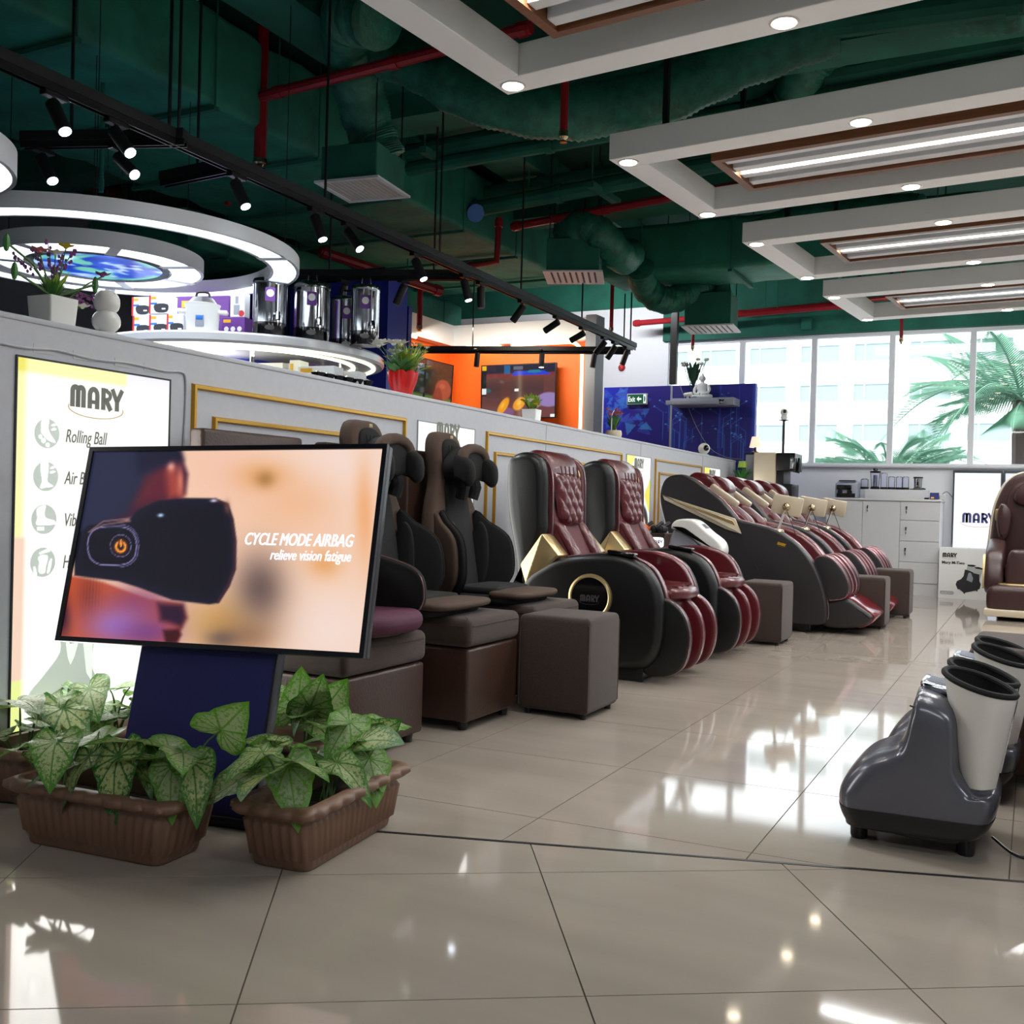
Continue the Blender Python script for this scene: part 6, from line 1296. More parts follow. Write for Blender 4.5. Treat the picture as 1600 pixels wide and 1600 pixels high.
for s in (-1, 1):
    m = MB(); m.tube(cr([(s*0.064, 0, 0.15), (s*0.085, -0.015, 0.10), (s*0.07, -0.05, 0.06), (s*0.01, -0.066, 0.05)], 4, False), [0.02]*5+[0.016]*4+[0.012]*4, 8); m.build('arm', PLASTER, t); m = MB(); m.tube(cr([(s*0.05, -0.02, 0.03), (s*0.11, -0.03, 0.025), (s*0.05, -0.07, 0.02), (-s*0.03, -0.072, 0.02)], 4, False), 0.022, 8); m.build('leg', PLASTER, t); m = MB(); m.ball((s*0.033, 0.0, 0.228), 0.009, 6, (0.6, 1, 1.6)); m.build('ear', PLASTER, t)
a = at_y(1086, 620, 11.38)
t = thing('vase', 'clear vase of white flowers beside the statue', 'vase', (a.x-0.03, 11.40, sz))
MB().lathe([(0.0001, 0), (0.03, 0), (0.025, 0.08), (0.035, 0.19), (0.032, 0.19), (0.022, 0.08), (0.0001, 0.01)], 18).build('vase_glass', CLEAR, t); tuft(t, 70, 0.14, 0.34, LEAFD, 8, 'foliage', 0.014, (0, 0, 0.12)); rnd = random.Random(4); tuft(t, 60, 0.1, 0.2, LEAFD, 9, 'foliage', 0.016, (0, 0, 0.2))
for k in range(8):
    x, y, z = rnd.uniform(-0.16, 0.16), rnd.uniform(-0.05, 0.05), 0.42+rnd.uniform(-0.05, 0.06); MB().ball((x, y, z), 0.032, 8, (1, 1, 0.55)).build('blossom', PETALW, t); MB().tube([(0, 0, 0.05), (x*0.7, y*0.7, z-0.12), (x, y, z)], 0.004, 5).build('stem', LEAFD, t)
a = at_y(1075, 620, 11.26); t = thing('bullet_camera', 'small white camera at the left end of the grey shelf', 'camera', (a.x, 11.25, sz))
MB().tube([(0, 0, 0), (0, 0, 0.03)], 0.014, 8).build('mount', CERAM, t); m = MB(); m.tube([(-0.04, 0, 0.04), (0.05, -0.01, 0.045)], [0.02, 0.026], 10); m.build('housing', CERAM, t)
a = at_y(980, 615, 11.47); b = at_y(1011, 631, 11.47)
t = thing('exit_sign', 'green exit sign with arrow on the blue panel', 'sign', ((a.x+b.x)/2, 11.478, (a.z+b.z)/2)); w, h = (b.x-a.x)/2, (a.z-b.z)/2
MB().rbox(-w, w, -0.012, 0.02, -h, h, 0.003, 1).build('plate', PLASTER, t); MB().box(-w+0.008, w-0.008, -0.0135, -0.012, -h+0.008, h-0.008).build('green_field', SIGNG, t)
SW = em('exit_white', (236, 246, 240), 0.4); lettering('Exit', 0.085, SW, t, -w+0.014, -0.03, -0.0145, 'LEFT', 0, 1, 0.0015, fit=w*0.70)
m = MB(); m.prism([(-0.002, 0), (0.025, 0.03), (0.025, 0.010), (0.056, 0.010), (0.056, -0.010), (0.025, -0.010), (0.025, -0.03)], 'y', -0.0155, -0.0136); m.build('arrow', SW, t); m = MB(); m.box(w-0.045, w-0.012, -0.0155, -0.0136, -h+0.012, h-0.012); d = m.build('door_symbol', SW, t); m = MB(); m.prism(cr([(w-0.036, 0.03), (w-0.025, 0.03), (w-0.02, 0.0), (w-0.028, -0.035), (w-0.036, -0.03)], 3), 'y', -0.017, -0.0156); m.build('runner', SIGNG, d)
t = thing('alarm_bell', 'small red fire alarm beacon on the white wall', 'alarm', at_y(972, 574, YB-0.002)); MB().lathe([(0.0001, -0.05), (0.03, -0.045), (0.045, -0.02), (0.05, 0.0)], 16, axis='y').build('beacon', REDC, t); MB().lathe([(0.05, -0.012), (0.06, -0.01), (0.06, 0.0)], 16, axis='y').build('ring', WHITE, t)
# ================================================================ ORANGE BOOTH WITH TWO TELEVISIONS
BX, BY, BXR, BYL, BH = -6.22, 10.42, -4.30, 8.45, 2.62
t = thing('display_booth', 'orange walled booth with white header and lit outline', 'booth', (BX, BY, 0))
L, D = BXR-BX, BYL-BY
MB().box(0, L-0.121, 0, 0.1, 0, 2.95).build('rear_panel', ORANGE, t); MB().box(-0.1, -0.001, D+0.121, 0.1, 0, 2.95).build('side_panel', ORANGE, t)
MB().box(0.0, L-0.12, -0.14, -0.0, 2.68, 2.92).build('header', WHITE, t); MB().box(0.0, 0.14, D+0.12, -0.14, 2.68, 2.92).build('header', WHITE, t)
MB().box(L-0.12, L, -0.14, 0.1, 0, 2.95).build('column', GREYC, t); MB().box(-0.1, 0.14, D, D+0.12, 0, 2.95).build('column', GREYC, t)
def neon(path): MB().tube(path, 0.019, 8).build('neon_tube', E_NEON, t)
nx, nz = L-0.15, 2.66
neon([(nx, -0.15, 0.9), (nx, -0.15, nz-0.16)]+[(nx-0.16+0.16*math.cos(a), -0.15, nz-0.16+0.16*math.sin(a)) for a in [PI/2*i/7 for i in range(8)]]+[(0.9, -0.15, nz)])
ny = D+0.15
neon([(0.15, ny, 0.9), (0.15, ny, nz-0.16)]+[(0.15, ny+0.16-0.16*math.cos(a), nz-0.16+0.16*math.sin(a)) for a in [PI/2*i/7 for i in range(8)]]+[(0.15, ny+0.85, nz)])
MB().box(0.3, 0.7, -0.13, -0.02, 2.655, 2.68).build('ceiling_strip', E_NEON, t)
lamp('booth_wash', 'AREA', (BX+1.0, BY-0.9, 2.75), 26, (1, 0.9, 0.75), (0, 0.4, -1), shape='RECTANGLE', size=1.4, size_y=0.2)
pc = thing('price_card', 'small orange and cream price card at the right of the orange wall', 'card', (at_y(897, 690, BY-0.02).x, BY-0.012, 1.35)); MB().box(-0.05, 0.05, -0.004, 0.01, 0, 0.29).build('card', YELC, pc); MB().box(-0.04, 0.04, -0.006, -0.004, 0.02, 0.1).build('print', CERAM, pc)
def television(label, loc, rotz, w, h, fn, tilt=0.06):
    t = thing('television', label, 'television', loc, rotz); Mx = Matrix.Rotation(tilt, 4, 'X')
    m = MB().rbox(-w/2, w/2, 0.0, 0.035, -h/2, h/2, 0.006); m.xf(Mx); m.build('case', BLACKP, t); b = 0.012
    m = MB().box(-w/2, w/2, -0.006, 0, -h/2, -h/2+b).box(-w/2, w/2, -0.006, 0, h/2-b, h/2).box(-w/2, -w/2+b, -0.006, 0, -h/2+b, h/2-b).box(w/2-b, w/2, -0.006, 0, -h/2+b, h/2-b); m.xf(Mx); m.build('bezel', BLACKP, t)
    paint('screen_picture', -w/2+b, w/2-b, -h/2+b, h/2-b, 110, 64, fn, P_TV, t, y=-0.001, M=Mx)
    m = MB().box(-0.15, 0.15, 0.035, 0.08+0.03, -0.1, 0.1); m.build('wall_mount', BLACKM, t); return t
def art_food(U, V):
    b = (np.full_like(U, 96), np.full_like(U, 54), np.full_like(U, 52)); b = lay(b, (110, 60, 48), sstep(0.65, 0.75, V)*0.6); b = lay(b, (70, 44, 44), sstep(0.2, 0.6, V)*sstep(0.85, 0.5, V)*(U > 0.05)*(U < 0.85))
    g = lambda x, y, rx, ry: sstep(1.1, 0.85, np.hypot((U-x)/rx, (V-y)/ry))
    b = lay(b, (24, 26, 50), sstep(0.82, 0.86, V)); b = lay(b, (120, 44, 40), sstep(0.76, 0.79, V)*sstep(0.86, 0.83, V)); b = lay(b, (24, 60, 200), (psd(U, V, [(0.4, 0.80), (0.45, 0.88), (0.85, 0.88), (0.95, 0.8)]) < 0)*1.0); b = lay(b, (20, 120, 150), g(0.72, 0.87, 0.1, 0.03)); b = lay(b, (20, 90, 140), (np.abs(U-0.35) < 0.04)*(V > 0.84)); b = lay(b, (200, 200, 220), (np.abs(U-0.5) < 0.06)*(np.abs(V-0.94) < 0.03)*0.4)
    b = lay(b, (120, 70, 70), sstep(0.3, 0.1, V)*0.5); b = lay(b, (150, 130, 190), g(0.92, 0.33, 0.17, 0.14)*0.9); b = lay(b, (120, 90, 150), g(0.35, 0.1, 0.1, 0.1)*0.7)
    for x, y, a, rx, ry in ((0.3, 0.22, 0.9, 0.16, 0.085), (0.52, 0.26, 0.6, 0.13, 0.10), (0.70, 0.3, -0.5, 0.11, 0.06)):
        dx, dy = (U-x)*1.7, V-y; p = dx*math.cos(a)+dy*math.sin(a); q = -dx*math.sin(a)+dy*math.cos(a); k = sstep(1.1, 0.8, np.hypot(p/(rx*1.3), q/(ry*1.1))); b = lay(b, (226, 150, 30), k); b = lay(b, (250, 200, 70), sstep(0.6, 0.1, np.hypot(p/(rx*1.2), (q-0.02)/ry))*0.6)
    b = lay(b, (40, 90, 100), g(0.08, 0.52, 0.05, 0.04)); b = lay(b, (12, 12, 16), (U < 0.06)*(V > 0.42)*(V < 0.98)); b = lay(b, (230, 230, 230), (U < 0.06)*(V > 0.46)*(V < 0.56)); b = lay(b, (230, 180, 30), (U < 0.06)*(V > 0.92))
    return lay(lay(b, (240, 240, 240), (np.abs(U-0.48) < 0.025)*(np.abs(V-0.52) < 0.022)), (240, 240, 240), (U > 0.94)*(V < 0.06))
def art_park(U, V):
    n = vnoise(U, V, 14, 2); n2 = vnoise(U, V, 26, 5); b = lay((np.full_like(U, 20), np.full_like(U, 26), np.full_like(U, 20)), (120, 160, 220), sstep(0.5, 0.75, n)*sstep(0.35, 0.8, V)*sstep(0.75, 0.2, U)); b = lay(b, (60, 90, 50), n2*0.4*sstep(0.3, 0.6, V))
    b = lay(b, (80, 110, 50), sstep(0.32, 0.25, V)*0.9); b = lay(b, (150, 150, 170), sstep(0.18, 0.12, V)*sstep(0.45, 0.3, U)); b = lay(b, (190, 200, 220), (np.abs(V-0.36) < 0.03)*(U < 0.3)*0.7)
    for x, w in ((0.2, 0.025), (0.48, 0.02), (0.06, 0.012)): b = lay(b, (16, 14, 14), (np.abs(U-x) < w)*(V > 0.22))
    b = lay(b, (150, 70, 50), sstep(1.1, 0.85, np.hypot((U-0.84)/0.16, (V-0.45)/0.22))); b = lay(b, (120, 52, 40), sstep(1.1, 0.85, np.hypot((U-0.74)/0.1, (V-0.18)/0.3))); b = lay(b, (190, 100, 76), sstep(1, 0.3, np.hypot((U-0.82)/0.08, (V-0.52)/0.08))*0.6)
    return lay(b, (200, 60, 110), (n2 > 0.6)*(V < 0.2)*(U > 0.35)*0.8)
a, b = at_y(751, 570, BY-0.15), at_y(866, 652, BY-0.15)
television('television showing golden food hanging on the rear orange wall', ((a.x+b.x)/2, BY-0.12, (a.z+b.z)/2), 0, b.x-a.x, a.z-b.z, art_food, 0.03)
television('television showing a park scene hanging on the left orange wall', (BX+0.13, 9.70, 2.18), PI/2, 1.16, 0.56, art_park, 0.05)
struct('wall_blue', MB().box(-8.4, -5.42, 8.30, 8.36, 0, 2.75), BLUEW)

# ================================================================ ORNAMENTS ALONG THE TOP OF THE PARTITION
def s_of(px, py=600):
    d = ray(px, py); n = Vector((PD.y, -PD.x, 0)); o = Vector((0, 0, CAM_H)); return (o+d*((P0-o).dot(n)/d.dot(n))-P0).dot(PD)
def ptop(px, out=-0.075):
    d = ray(px, 600); n = Vector((PD.y, -PD.x, 0)); o = Vector((0, 0, CAM_H)); P1 = P0+n*out; h = o+d*((P1-o).dot(n)/d.dot(n)); return pw((h-P1).dot(PD), out, 1.4245)
def flower_pot(name, label, px, pot_fn, flowers, out=-0.075):
    t = thing(name, label, 'plant', ptop(px, out), PA); pot_fn(t); flowers(t); return t
def blossoms(t, n, r, z0, z1, size, mats, seed, stems=True, base=0.05, c=(0, 0)):
    rnd = random.Random(seed)
    for k in range(n):
        a = rnd.uniform(0, 2*PI); q = r*math.sqrt(rnd.random()); x, y, z = c[0]+q*math.cos(a), c[1]+q*math.sin(a)*0.7, rnd.uniform(z0, z1); m = MB()
        for i in range(6):
            b = 2*PI*i/6; u = Vector((math.cos(b), math.sin(b), 0.45)); s = Vector((-math.sin(b), math.cos(b), 0))*size*0.4; p = Vector((x, y, z)); m.add([tuple(p), tuple(p+u*size*0.6+s), tuple(p+u*size), tuple(p+u*size*0.6-s)], [(0, 1, 2, 3)])
        m.ball((x, y, z+size*0.2), size*0.3, 6); m.build('blossom', mats[k % len(mats)], t, fix=False)
        if stems: MB().tube([(x*0.2, y*0.2, base), (x*0.7, y*0.7, z*0.7+base*0.3), (x, y, z)], 0.0025, 4).build('stem', STEM, t)
def pot_square(w, h, w0=None):
    def f(t):
        w0_ = w0 or w*0.9; m = MB(); m.loft([[(p[0]*q, p[1]*q, z) for p in rrect(-0.5, 0.5, -0.5, 0.5, 0.06)] for q, z in ((w0_, 0), (w, h), (w-0.016, h), (w0_-0.016, 0.01))]); m.build('pot', CERAM, t); MB().box(-w*0.42, w*0.42, -w*0.42, w*0.42, h*0.8, h*0.85).build('soil', SOIL, t)
    return f
def fl_lavender(t):
    tuft(t, 60, 0.08, 0.075, LEAFG, 3, 'foliage', 0.004, (0, 0, 0.075)); tuft(t, 14, 0.06, 0.09, LEAFY, 13, 'foliage', 0.012, (0, 0, 0.08)); rnd = random.Random(6)
    for k, (x, z, r) in enumerate(((-0.13, 0.20, 0), (-0.05, 0.24, 0), (0.0, 0.19, 0), (0.05, 0.24, 0), (0.10, 0.27, 0), (-0.02, 0.26, 0), (0.13, 0.09, 0), (-0.04, 0.05, 0), (0.15, 0.12, 0))):
        m = MB(); b = Vector((0, 0, 0.1)); e = Vector((x, rnd.uniform(-0.04, 0.04), z)); m2 = MB().tube([tuple(b), tuple(b.lerp(e, 0.5)+Vector((0, 0, 0.02))), tuple(e)], 0.002, 4); m2.build('stem', STEM, t)
        for i in range(14): p = b.lerp(e, 0.55+0.45*i/13)+Vector((rnd.uniform(-1, 1), rnd.uniform(-1, 1), rnd.uniform(-1, 1)))*0.008; m.ball(tuple(p), 0.006, 4)
        m.build('lavender_spike', PETALP, t)
    for (x, z, mt) in ((-0.02, 0.22, PETALW), (-0.08, 0.215, PETALK), (0.02, 0.25, PETALY), (0.09, 0.07, PETALW), (0.17, 0.19, PETALP)): blossoms(t, 1, 0.001, z, z+0.001, 0.03, (mt,), 1, True, 0.08, (x, -0.03))
    for (x, z) in ((-0.19, 0.22), (-0.16, 0.14), (0.15, 0.16)): MB().tube([(0, 0, 0.09), (x*0.5, -0.02, z*0.8), (x, -0.02, z)], 0.004, 5).build('stem', STEM, t); MB().ball((x, -0.02, z), 0.014, 6, (0.8, 0.8, 2)).build('bud', LEAFG, t)
flower_pot('flower_pot', 'white square pot of purple and yellow flowers at the left end of the partition', 80, pot_square(0.11, 0.088, 0.098), fl_lavender)
t = thing('globe_camera', 'white double ball figure on the partition right of the white flower pot', 'figurine', ptop(164), PA); MB().ball((0, 0, 0.05), 0.047, 18, (1, 1, 0.9)).lathe([(0.0001, 0), (0.035, 0), (0.04, 0.012), (0.0001, 0.02)], 18).build('body', CERAM, t); MB().ball((0, 0, 0.115), 0.044, 20).build('head', CERAM, t)
def pot_red(t):
    m = MB(); rings = []
    for z, r in ((0, 0.04), (0.03, 0.05), (0.07, 0.066), (0.11, 0.074), (0.113, 0.068), (0.05, 0.04)): rings.append([((r+0.008*abs(math.sin(4*a)))*math.cos(a), (r+0.008*abs(math.sin(4*a)))*math.sin(a), z+(0.012*abs(math.sin(4*a)) if 0.1 < z else 0)) for a in [2*PI*i/48 for i in range(48)]])
    m.loft(rings); m.build('pot', REDPOT, t); MB().lathe([(0.0001, 0.095), (0.06, 0.095)], 18).build('soil', SOIL, t)
def fl_lily(t): tuft(t, 34, 0.13, 0.09, LEAFG, 31, 'foliage', 0.02, (-0.04, 0, 0.09)); tuft(t, 60, 0.14, 0.18, LEAFY, 32, 'foliage', 0.007, (0.05, 0, 0.09)); blossoms(t, 7, 0.14, 0.16, 0.27, 0.05, (PETALW,), 12, True, 0.1, (-0.08, 0)); blossoms(t, 26, 0.12, 0.14, 0.28, 0.022, (PETALW, PETALY), 15, True, 0.1, (0.08, 0))
flower_pot('flower_pot', 'red scalloped pot with white flowers on the partition before the orange booth', 629, pot_red, fl_lily)
def fl_small(t): tuft(t, 40, 0.09, 0.12, LEAFY, 41, 'foliage', 0.02, (0, 0, 0.06)); blossoms(t, 10, 0.11, 0.09, 0.15, 0.035, (PETALP, PETALY, PETALW), 42, True, 0.06)
flower_pot('flower_pot', 'small white pot with violet and yellow flowers before the food television', 832, pot_square(0.10, 0.075), fl_small)
def pot_pink(t): MB().lathe([(0.0001, 0), (0.06, 0), (0.066, 0.03), (0.06, 0.055), (0.05, 0.055), (0.0001, 0.045)], 20).build('bowl', CHAMPB, t); MB().tube([(-0.055, 0, 0.04), (-0.05, 0, 0.18), (0, 0, 0.215), (0.05, 0, 0.18), (0.055, 0, 0.04)], 0.004, 6).build('handle', CERAM, t)
def fl_pink(t): tuft(t, 34, 0.08, 0.12, LEAFG, 51, 'foliage', 0.016, (0, 0, 0.05)); blossoms(t, 16, 0.09, 0.14, 0.22, 0.03, (PETALK,), 52, True, 0.05)
flower_pot('flower_basket', 'little pink flower basket on the partition before the blue panel', 961, pot_pink, fl_pink)
t = thing('globe_camera', 'small white ball camera on the far part of the partition', 'camera', ptop(1103), PA); MB().lathe([(0.0001, 0), (0.05, 0), (0.05, 0.012), (0.0001, 0.02)], 18).build('base', CERAM, t); MB().ball((0, 0, 0.07), 0.06, 18).build('ball', CERAM, t); MB().ball((-0.035, -0.03, 0.075), 0.032, 12).build('lens', BLACKG, t)

# ================================================================ APPLIANCE ISLAND BEHIND THE PARTITION
ix, iy, ir = -4.90, 5.43, 0.96
t = thing('round_shelf', 'round white shelf with two lit rings underneath, carrying steel urns', 'shelf', (ix, iy, 0))
MB().lathe([(0.0001, 1.80), (ir, 1.80), (ir+0.012, 1.815), (ir+0.012, 1.855), (ir, 1.868), (0.0001, 1.868)], 64).build('shelf_board', WHITEG, t)
for r in (0.90, 0.76): MB().lathe([(r-0.012, 1.799), (r-0.012, 1.792), (r+0.012, 1.792), (r+0.012, 1.799)], 64).build('light_ring', E_SHELF, t)
MB().lathe([(0.0001, 1.585), (0.86, 1.585), (0.87, 1.61), (0.0001, 1.615)], 48).build('lower_shelf', WHITEG, t); MB().lathe([(0.25, 0.0), (0.25, 1.8)], 24).build('core', BLUEW, t); MB().lathe([(0.0001, 0.0), (0.8, 0.0), (0.8, 0.1), (0.0001, 0.1)], 32).build('plinth', WHITE, t)
for r in range(6): a = 2*PI*r/6+0.3; MB().tube([(0.70*math.cos(a), 0.70*math.sin(a), 0.1), (0.70*math.cos(a), 0.70*math.sin(a), 1.8)], 0.015, 8).build('post', CHROME, t)
lamp('shelf_glow', 'POINT', (ix+0.2, iy-0.5, 1.72), 7, (1, 0.98, 0.85), shadow_soft_size=0.2)
ST = 1.8685
def rim_y(px, inset):
    for k in range(400):
        Y = 4.3+0.01*k; p = at_y(px, 520, Y)
        if math.hypot(p.x-ix, p.y-iy) < ir-inset: return Y
    return 5.4
def on_shelf(px, py, k=1.0): p = at_z(px, py, ST); return p
def urn(label, px, w, Y, h):
    Y = rim_y(px, 0.15+Y); c = at_y(px, 520, Y); r = w/1600*(0.456*-c.x+0.89*Y)/2*0.94
    t = thing('steel_urn', label, 'urn', (c.x, Y, ST), 0, 'steel urns on the round shelf')
    MB().lathe([(0.0001, 0.0), (r*0.96, 0.0), (r, 0.02), (r, 0.085)], 32).build('black_base', BLACKG, t); MB().lathe([(r, 0.086), (r*1.0, h-0.03), (r*1.03, h-0.025), (r*1.03, h), (r*0.98, h+0.01), (0.0001, h+0.03)], 32).build('body', STEEL, t)
    Mv = Matrix.Rotation(math.atan2(c.x, -(-Y))*-1 if False else math.atan2(-c.x, Y)*1.0, 4, 'Z')
    def lab(fn, name, mat): m = MB(); fn(m); m.xf(Mv); return m.build(name, mat, t)
    q = lab(lambda m: m.rprism(rrect(-0.03, 0.03, h*0.60, h*0.60+0.085, 0.008), 'y', -r-0.003, -r+0.004, 0.001, 1), 'label', PURPC); lab(lambda m: m.prism(circ(0, h*0.6+0.05, 0.023, 16), 'y', -r-0.004, -r-0.002), 'label_disc', CERAM)
    lab(lambda m: m.prism(circ(0, 0.05, 0.03, 18, 0.016), 'y', -r-0.003, -r+0.002), 'oval_badge', CHROME); lab(lambda m: m.tube([(0.05, -r-0.012, 0.12), (0.05, -r-0.012, h*0.9)], 0.009, 8), 'gauge_tube', CHROME); lab(lambda m: m.tube(cr([(0.05, -r, 0.13), (0.05, -r-0.05, 0.13), (0.05, -r-0.06, 0.09)], 3, False), 0.014, 8), 'tap', CHROME)
    lab(lambda m: m.tube([(-0.03, 0, h+0.02), (-0.025, 0, h+0.06), (0.025, 0, h+0.06), (0.03, 0, h+0.02)], 0.008, 6), 'lid_handle', BLACKP)
urn('leftmost steel urn on the round shelf, beside the purple carton', 421, 56, 0.0, 0.345); urn('second steel urn from the left on the round shelf', 486, 60, 0.0, 0.365); urn('third steel urn from the left on the round shelf', 541, 50, 0.06, 0.36); urn('rightmost steel urn at the edge of the round shelf', 570, 46, 0.0, 0.37)
c = at_y(316, 519, rim_y(316, 0.13))
t = thing('rice_cooker', 'white rice cooker with dark glass lid on the round shelf', 'rice cooker', (c.x, c.y, ST), 0.6); r = 0.1
MB().lathe([(0.0001, 0), (r*0.85, 0), (r*0.95, 0.02), (r*1.02, 0.16), (r*1.08, 0.175), (r*0.9, 0.18), (0.0001, 0.18)], 32).build('body', CERAM, t); MB().lathe([(r*0.9, 0.18), (r*0.6, 0.215), (0.0001, 0.225)], 28).build('lid', BLACKG, t); MB().tube(cr([(-0.04, 0, 0.22), (-0.03, 0, 0.25), (0.03, 0, 0.25), (0.04, 0, 0.22)], 3, False), 0.008, 6).build('lid_handle', BLACKP, t)
for s in (-1, 1): MB().rbox(s*r*1.2-0.03, s*r*1.2+0.03, -0.03, 0.03, 0.12, 0.145, 0.008).build('side_handle', CERAM, t)
MB().rbox(-0.025, 0.025, -r-0.004, -r*0.8, 0.03, 0.10, 0.004).build('switch_panel', SHELFG, t); MB().rbox(-0.02, 0.02, -r-0.008, -r, 0.07, 0.095, 0.002).build('display', BLUEP, t)
def carton(label, px0, px1, pyb, pyt, Y, zb, mat, art, rot=0.45, group=None, name='carton'):
    a, b = at_y(px0, pyb, Y), at_y(px1, pyb, Y); h = abs(at_y((px0+px1)/2, pyt, Y).z-at_y((px0+px1)/2, pyb, Y).z); w = (b.x-a.x)*0.95
    t = thing(name, label, 'box', ((a.x+b.x)/2, Y, zb), 0.25, group); MB().rbox(-w/2, w/2, 0, w*0.7, 0, h, 0.003, 1).build('body', mat, t)
    if art == 'cooker':
        MB().box(-w/2, -w/2+0.012, -0.001, 0.0, 0, h).build('stripe', REDC, t); MB().box(-w*0.4, -w*0.15, -0.001, 0, h*0.78, h*0.92).build('print', YELC, t); MB().box(-w*0.42, -w*0.1, -0.001, 0, h*0.5, h*0.6).build('print', BLUEP, t); m = MB(); m.prism(cr([(-0.02, h*0.1), (w*0.4, h*0.1), (w*0.42, h*0.5), (-0.03, h*0.5)], 3), 'y', -0.0015, -0.0005); m.build('product_picture', DARKPR, t); MB().box(0.02, 0.045, -0.002, -0.0016, h*0.22, h*0.3).build('picture_badge', CERAM, t)
    elif art == 'icons':
        MB().box(-w*0.42, -w*0.1, -0.001, 0, h*0.75, h*0.9).build('print', YELC, t)
        for i in range(3):
            for j in range(2): m = MB(); m.prism(circ(-w*0.28+w*0.28*i, h*0.2+h*0.26*j, 0.016, 12), 'y', -0.0015, -0.0005); m.build('icon', CERAM, t)
    elif art == 'blender': m = MB(); m.box(-w*0.25, w*0.15, -0.0015, -0.0005, h*0.1, h*0.5).box(-w*0.15, w*0.05, -0.0015, -0.0005, h*0.55, h*0.85); m.build('product_picture', GREYC, t); m = MB(); m.prism(circ(w*0.28, h*0.15, 0.02, 10), 'y', -0.0015, -0.0005); m.build('print', REDC, t)
    elif art == 'plain': MB().box(-w*0.4, -w*0.12, -0.001, 0, h*0.6, h*0.88).build('print', YELC, t); MB().box(0, w*0.3, -0.001, 0, h*0.25, h*0.4).build('print', GREYPR, t)
    return t
W_ = CARTON
for i, (x0, x1) in enumerate(((209, 233), (235, 261), (262, 285))): carton('lower white pot carton on the round shelf, %s' % ('leftmost of the row', 'middle of the row', 'beside the rice cooker')[i], x0, x1, 522, 490, rim_y((x0+x1)/2, 0.16), ST, W_, 'cooker', group='pot cartons on the round shelf')
yy_ = rim_y(221, 0.16); hh_ = abs(at_y(221, 490, yy_).z-at_y(221, 522, yy_).z)+0.004
for i, (x0, x1) in enumerate(((208, 232), (235, 262))): carton('upper white pot carton on the round shelf, %s' % ('left', 'right')[i], x0, x1, 488, 459, rim_y((x0+x1)/2, 0.165), ST+hh_, W_, 'cooker', group='pot cartons on the round shelf')
pcn = carton('purple carton with round icons behind the rice cooker', 348, 380, 522, 488, rim_y(364, 0.3), ST, PURPC, 'icons'); yp_ = rim_y(364, 0.3); hp = abs(at_y(364, 522, yp_).z-at_y(364, 488, yp_).z)
carton('tall white mixer carton standing on the purple carton', 361, 381, 488, 450, yp_+0.01, ST+hp+0.001, W_, 'blender')
carton('large dark purple carton behind the rice cooker', 282, 352, 522, 452, rim_y(317, 0.42), ST, PURPC, 'icons')
LSZ = 1.616
for i, (x0, x1, h, Y, mat, lab) in enumerate(((303, 345, 0.14, 5.3, W_, 'white carton with red picture, leftmost under the round shelf'), (346, 372, 0.10, 5.1, W_, 'low white carton, second from left under the round shelf'), (374, 400, 0.10, 5.12, W_, 'low white carton with a red edge under the round shelf'), (401, 440, 0.14, 5.2, W_, 'wide white carton with yellow print under the round shelf'), (441, 452, 0.14, 5.25, W_, 'narrow white carton between two wider ones under the round shelf'), (453, 467, 0.15, 5.2, W_, 'narrow white carton with blue picture under the round shelf'),
        (470, 492, 0.16, 5.45, PURPC, 'purple carton, left of three under the round shelf'), (494, 513, 0.15, 5.5, PURPC, 'purple carton, middle of three under the round shelf'), (515, 535, 0.13, 5.55, PURPC, 'purple carton, right of three under the round shelf'), (468, 520, 0.09, 5.1, W_, 'long low white carton in front of the purple cartons'), (524, 558, 0.08, 5.3, W_, 'low white carton at the right end under the round shelf'))):
    a, b = at_y(x0, 570, Y), at_y(x1, 570, Y); w = b.x-a.x; t = thing('carton', lab, 'box', ((a.x+b.x)/2, Y, LSZ), 0.15, 'small cartons under the round shelf'); MB().rbox(-w/2, w/2, 0, 0.12, 0, h, 0.003, 1).build('body', mat, t); MB().box(-w*0.42, -w*0.1, -0.001, 0, h*0.55, h*0.85).build('print', YELC, t); MB().box(0, w*0.35, -0.001, 0, h*0.2, h*0.4).build('print', REDC if i in (0, 2) else GREYPR, t)
for i in range(6): p = at_y(497+15*i, 590+2*i, 4.98+0.09*i); t = thing('saucer', '%s small dark glossy dish in the row behind the partition edge' % ('leftmost', 'second', 'third', 'fourth', 'fifth', 'rightmost')[i], 'dish', (p.x, p.y, LSZ), 0, 'dark dishes under the round shelf'); MB().lathe([(0.0001, 0), (0.03, 0), (0.045, 0.03), (0.04, 0.03), (0.0001, 0.012)], 16).build('bowl', BLACKG, t); MB().lathe([(0.0001, 0.03), (0.03, 0.033), (0.0001, 0.045)], 12).build('lid', CHROME, t)
bd2 = thing('backdrop_cabinet', 'dark blue product backdrop behind the steel urns', 'panel', (-6.4, 7.3, 0)); MB().box(-1.3, 1.42, 0, 0.3, 0, 2.78).build('board', BLUEW, bd2); MB().box(-1.3, 1.42, -0.06, 0.3, 2.79, 2.86).build('top_rail', BLACKM, bd2)
for i, x in enumerate((-0.4, 0.35, 0.95)): MB().box(x-0.01, x+0.01, -0.004, 0, 0, 2.78).build('joint', BLACKP, bd2)

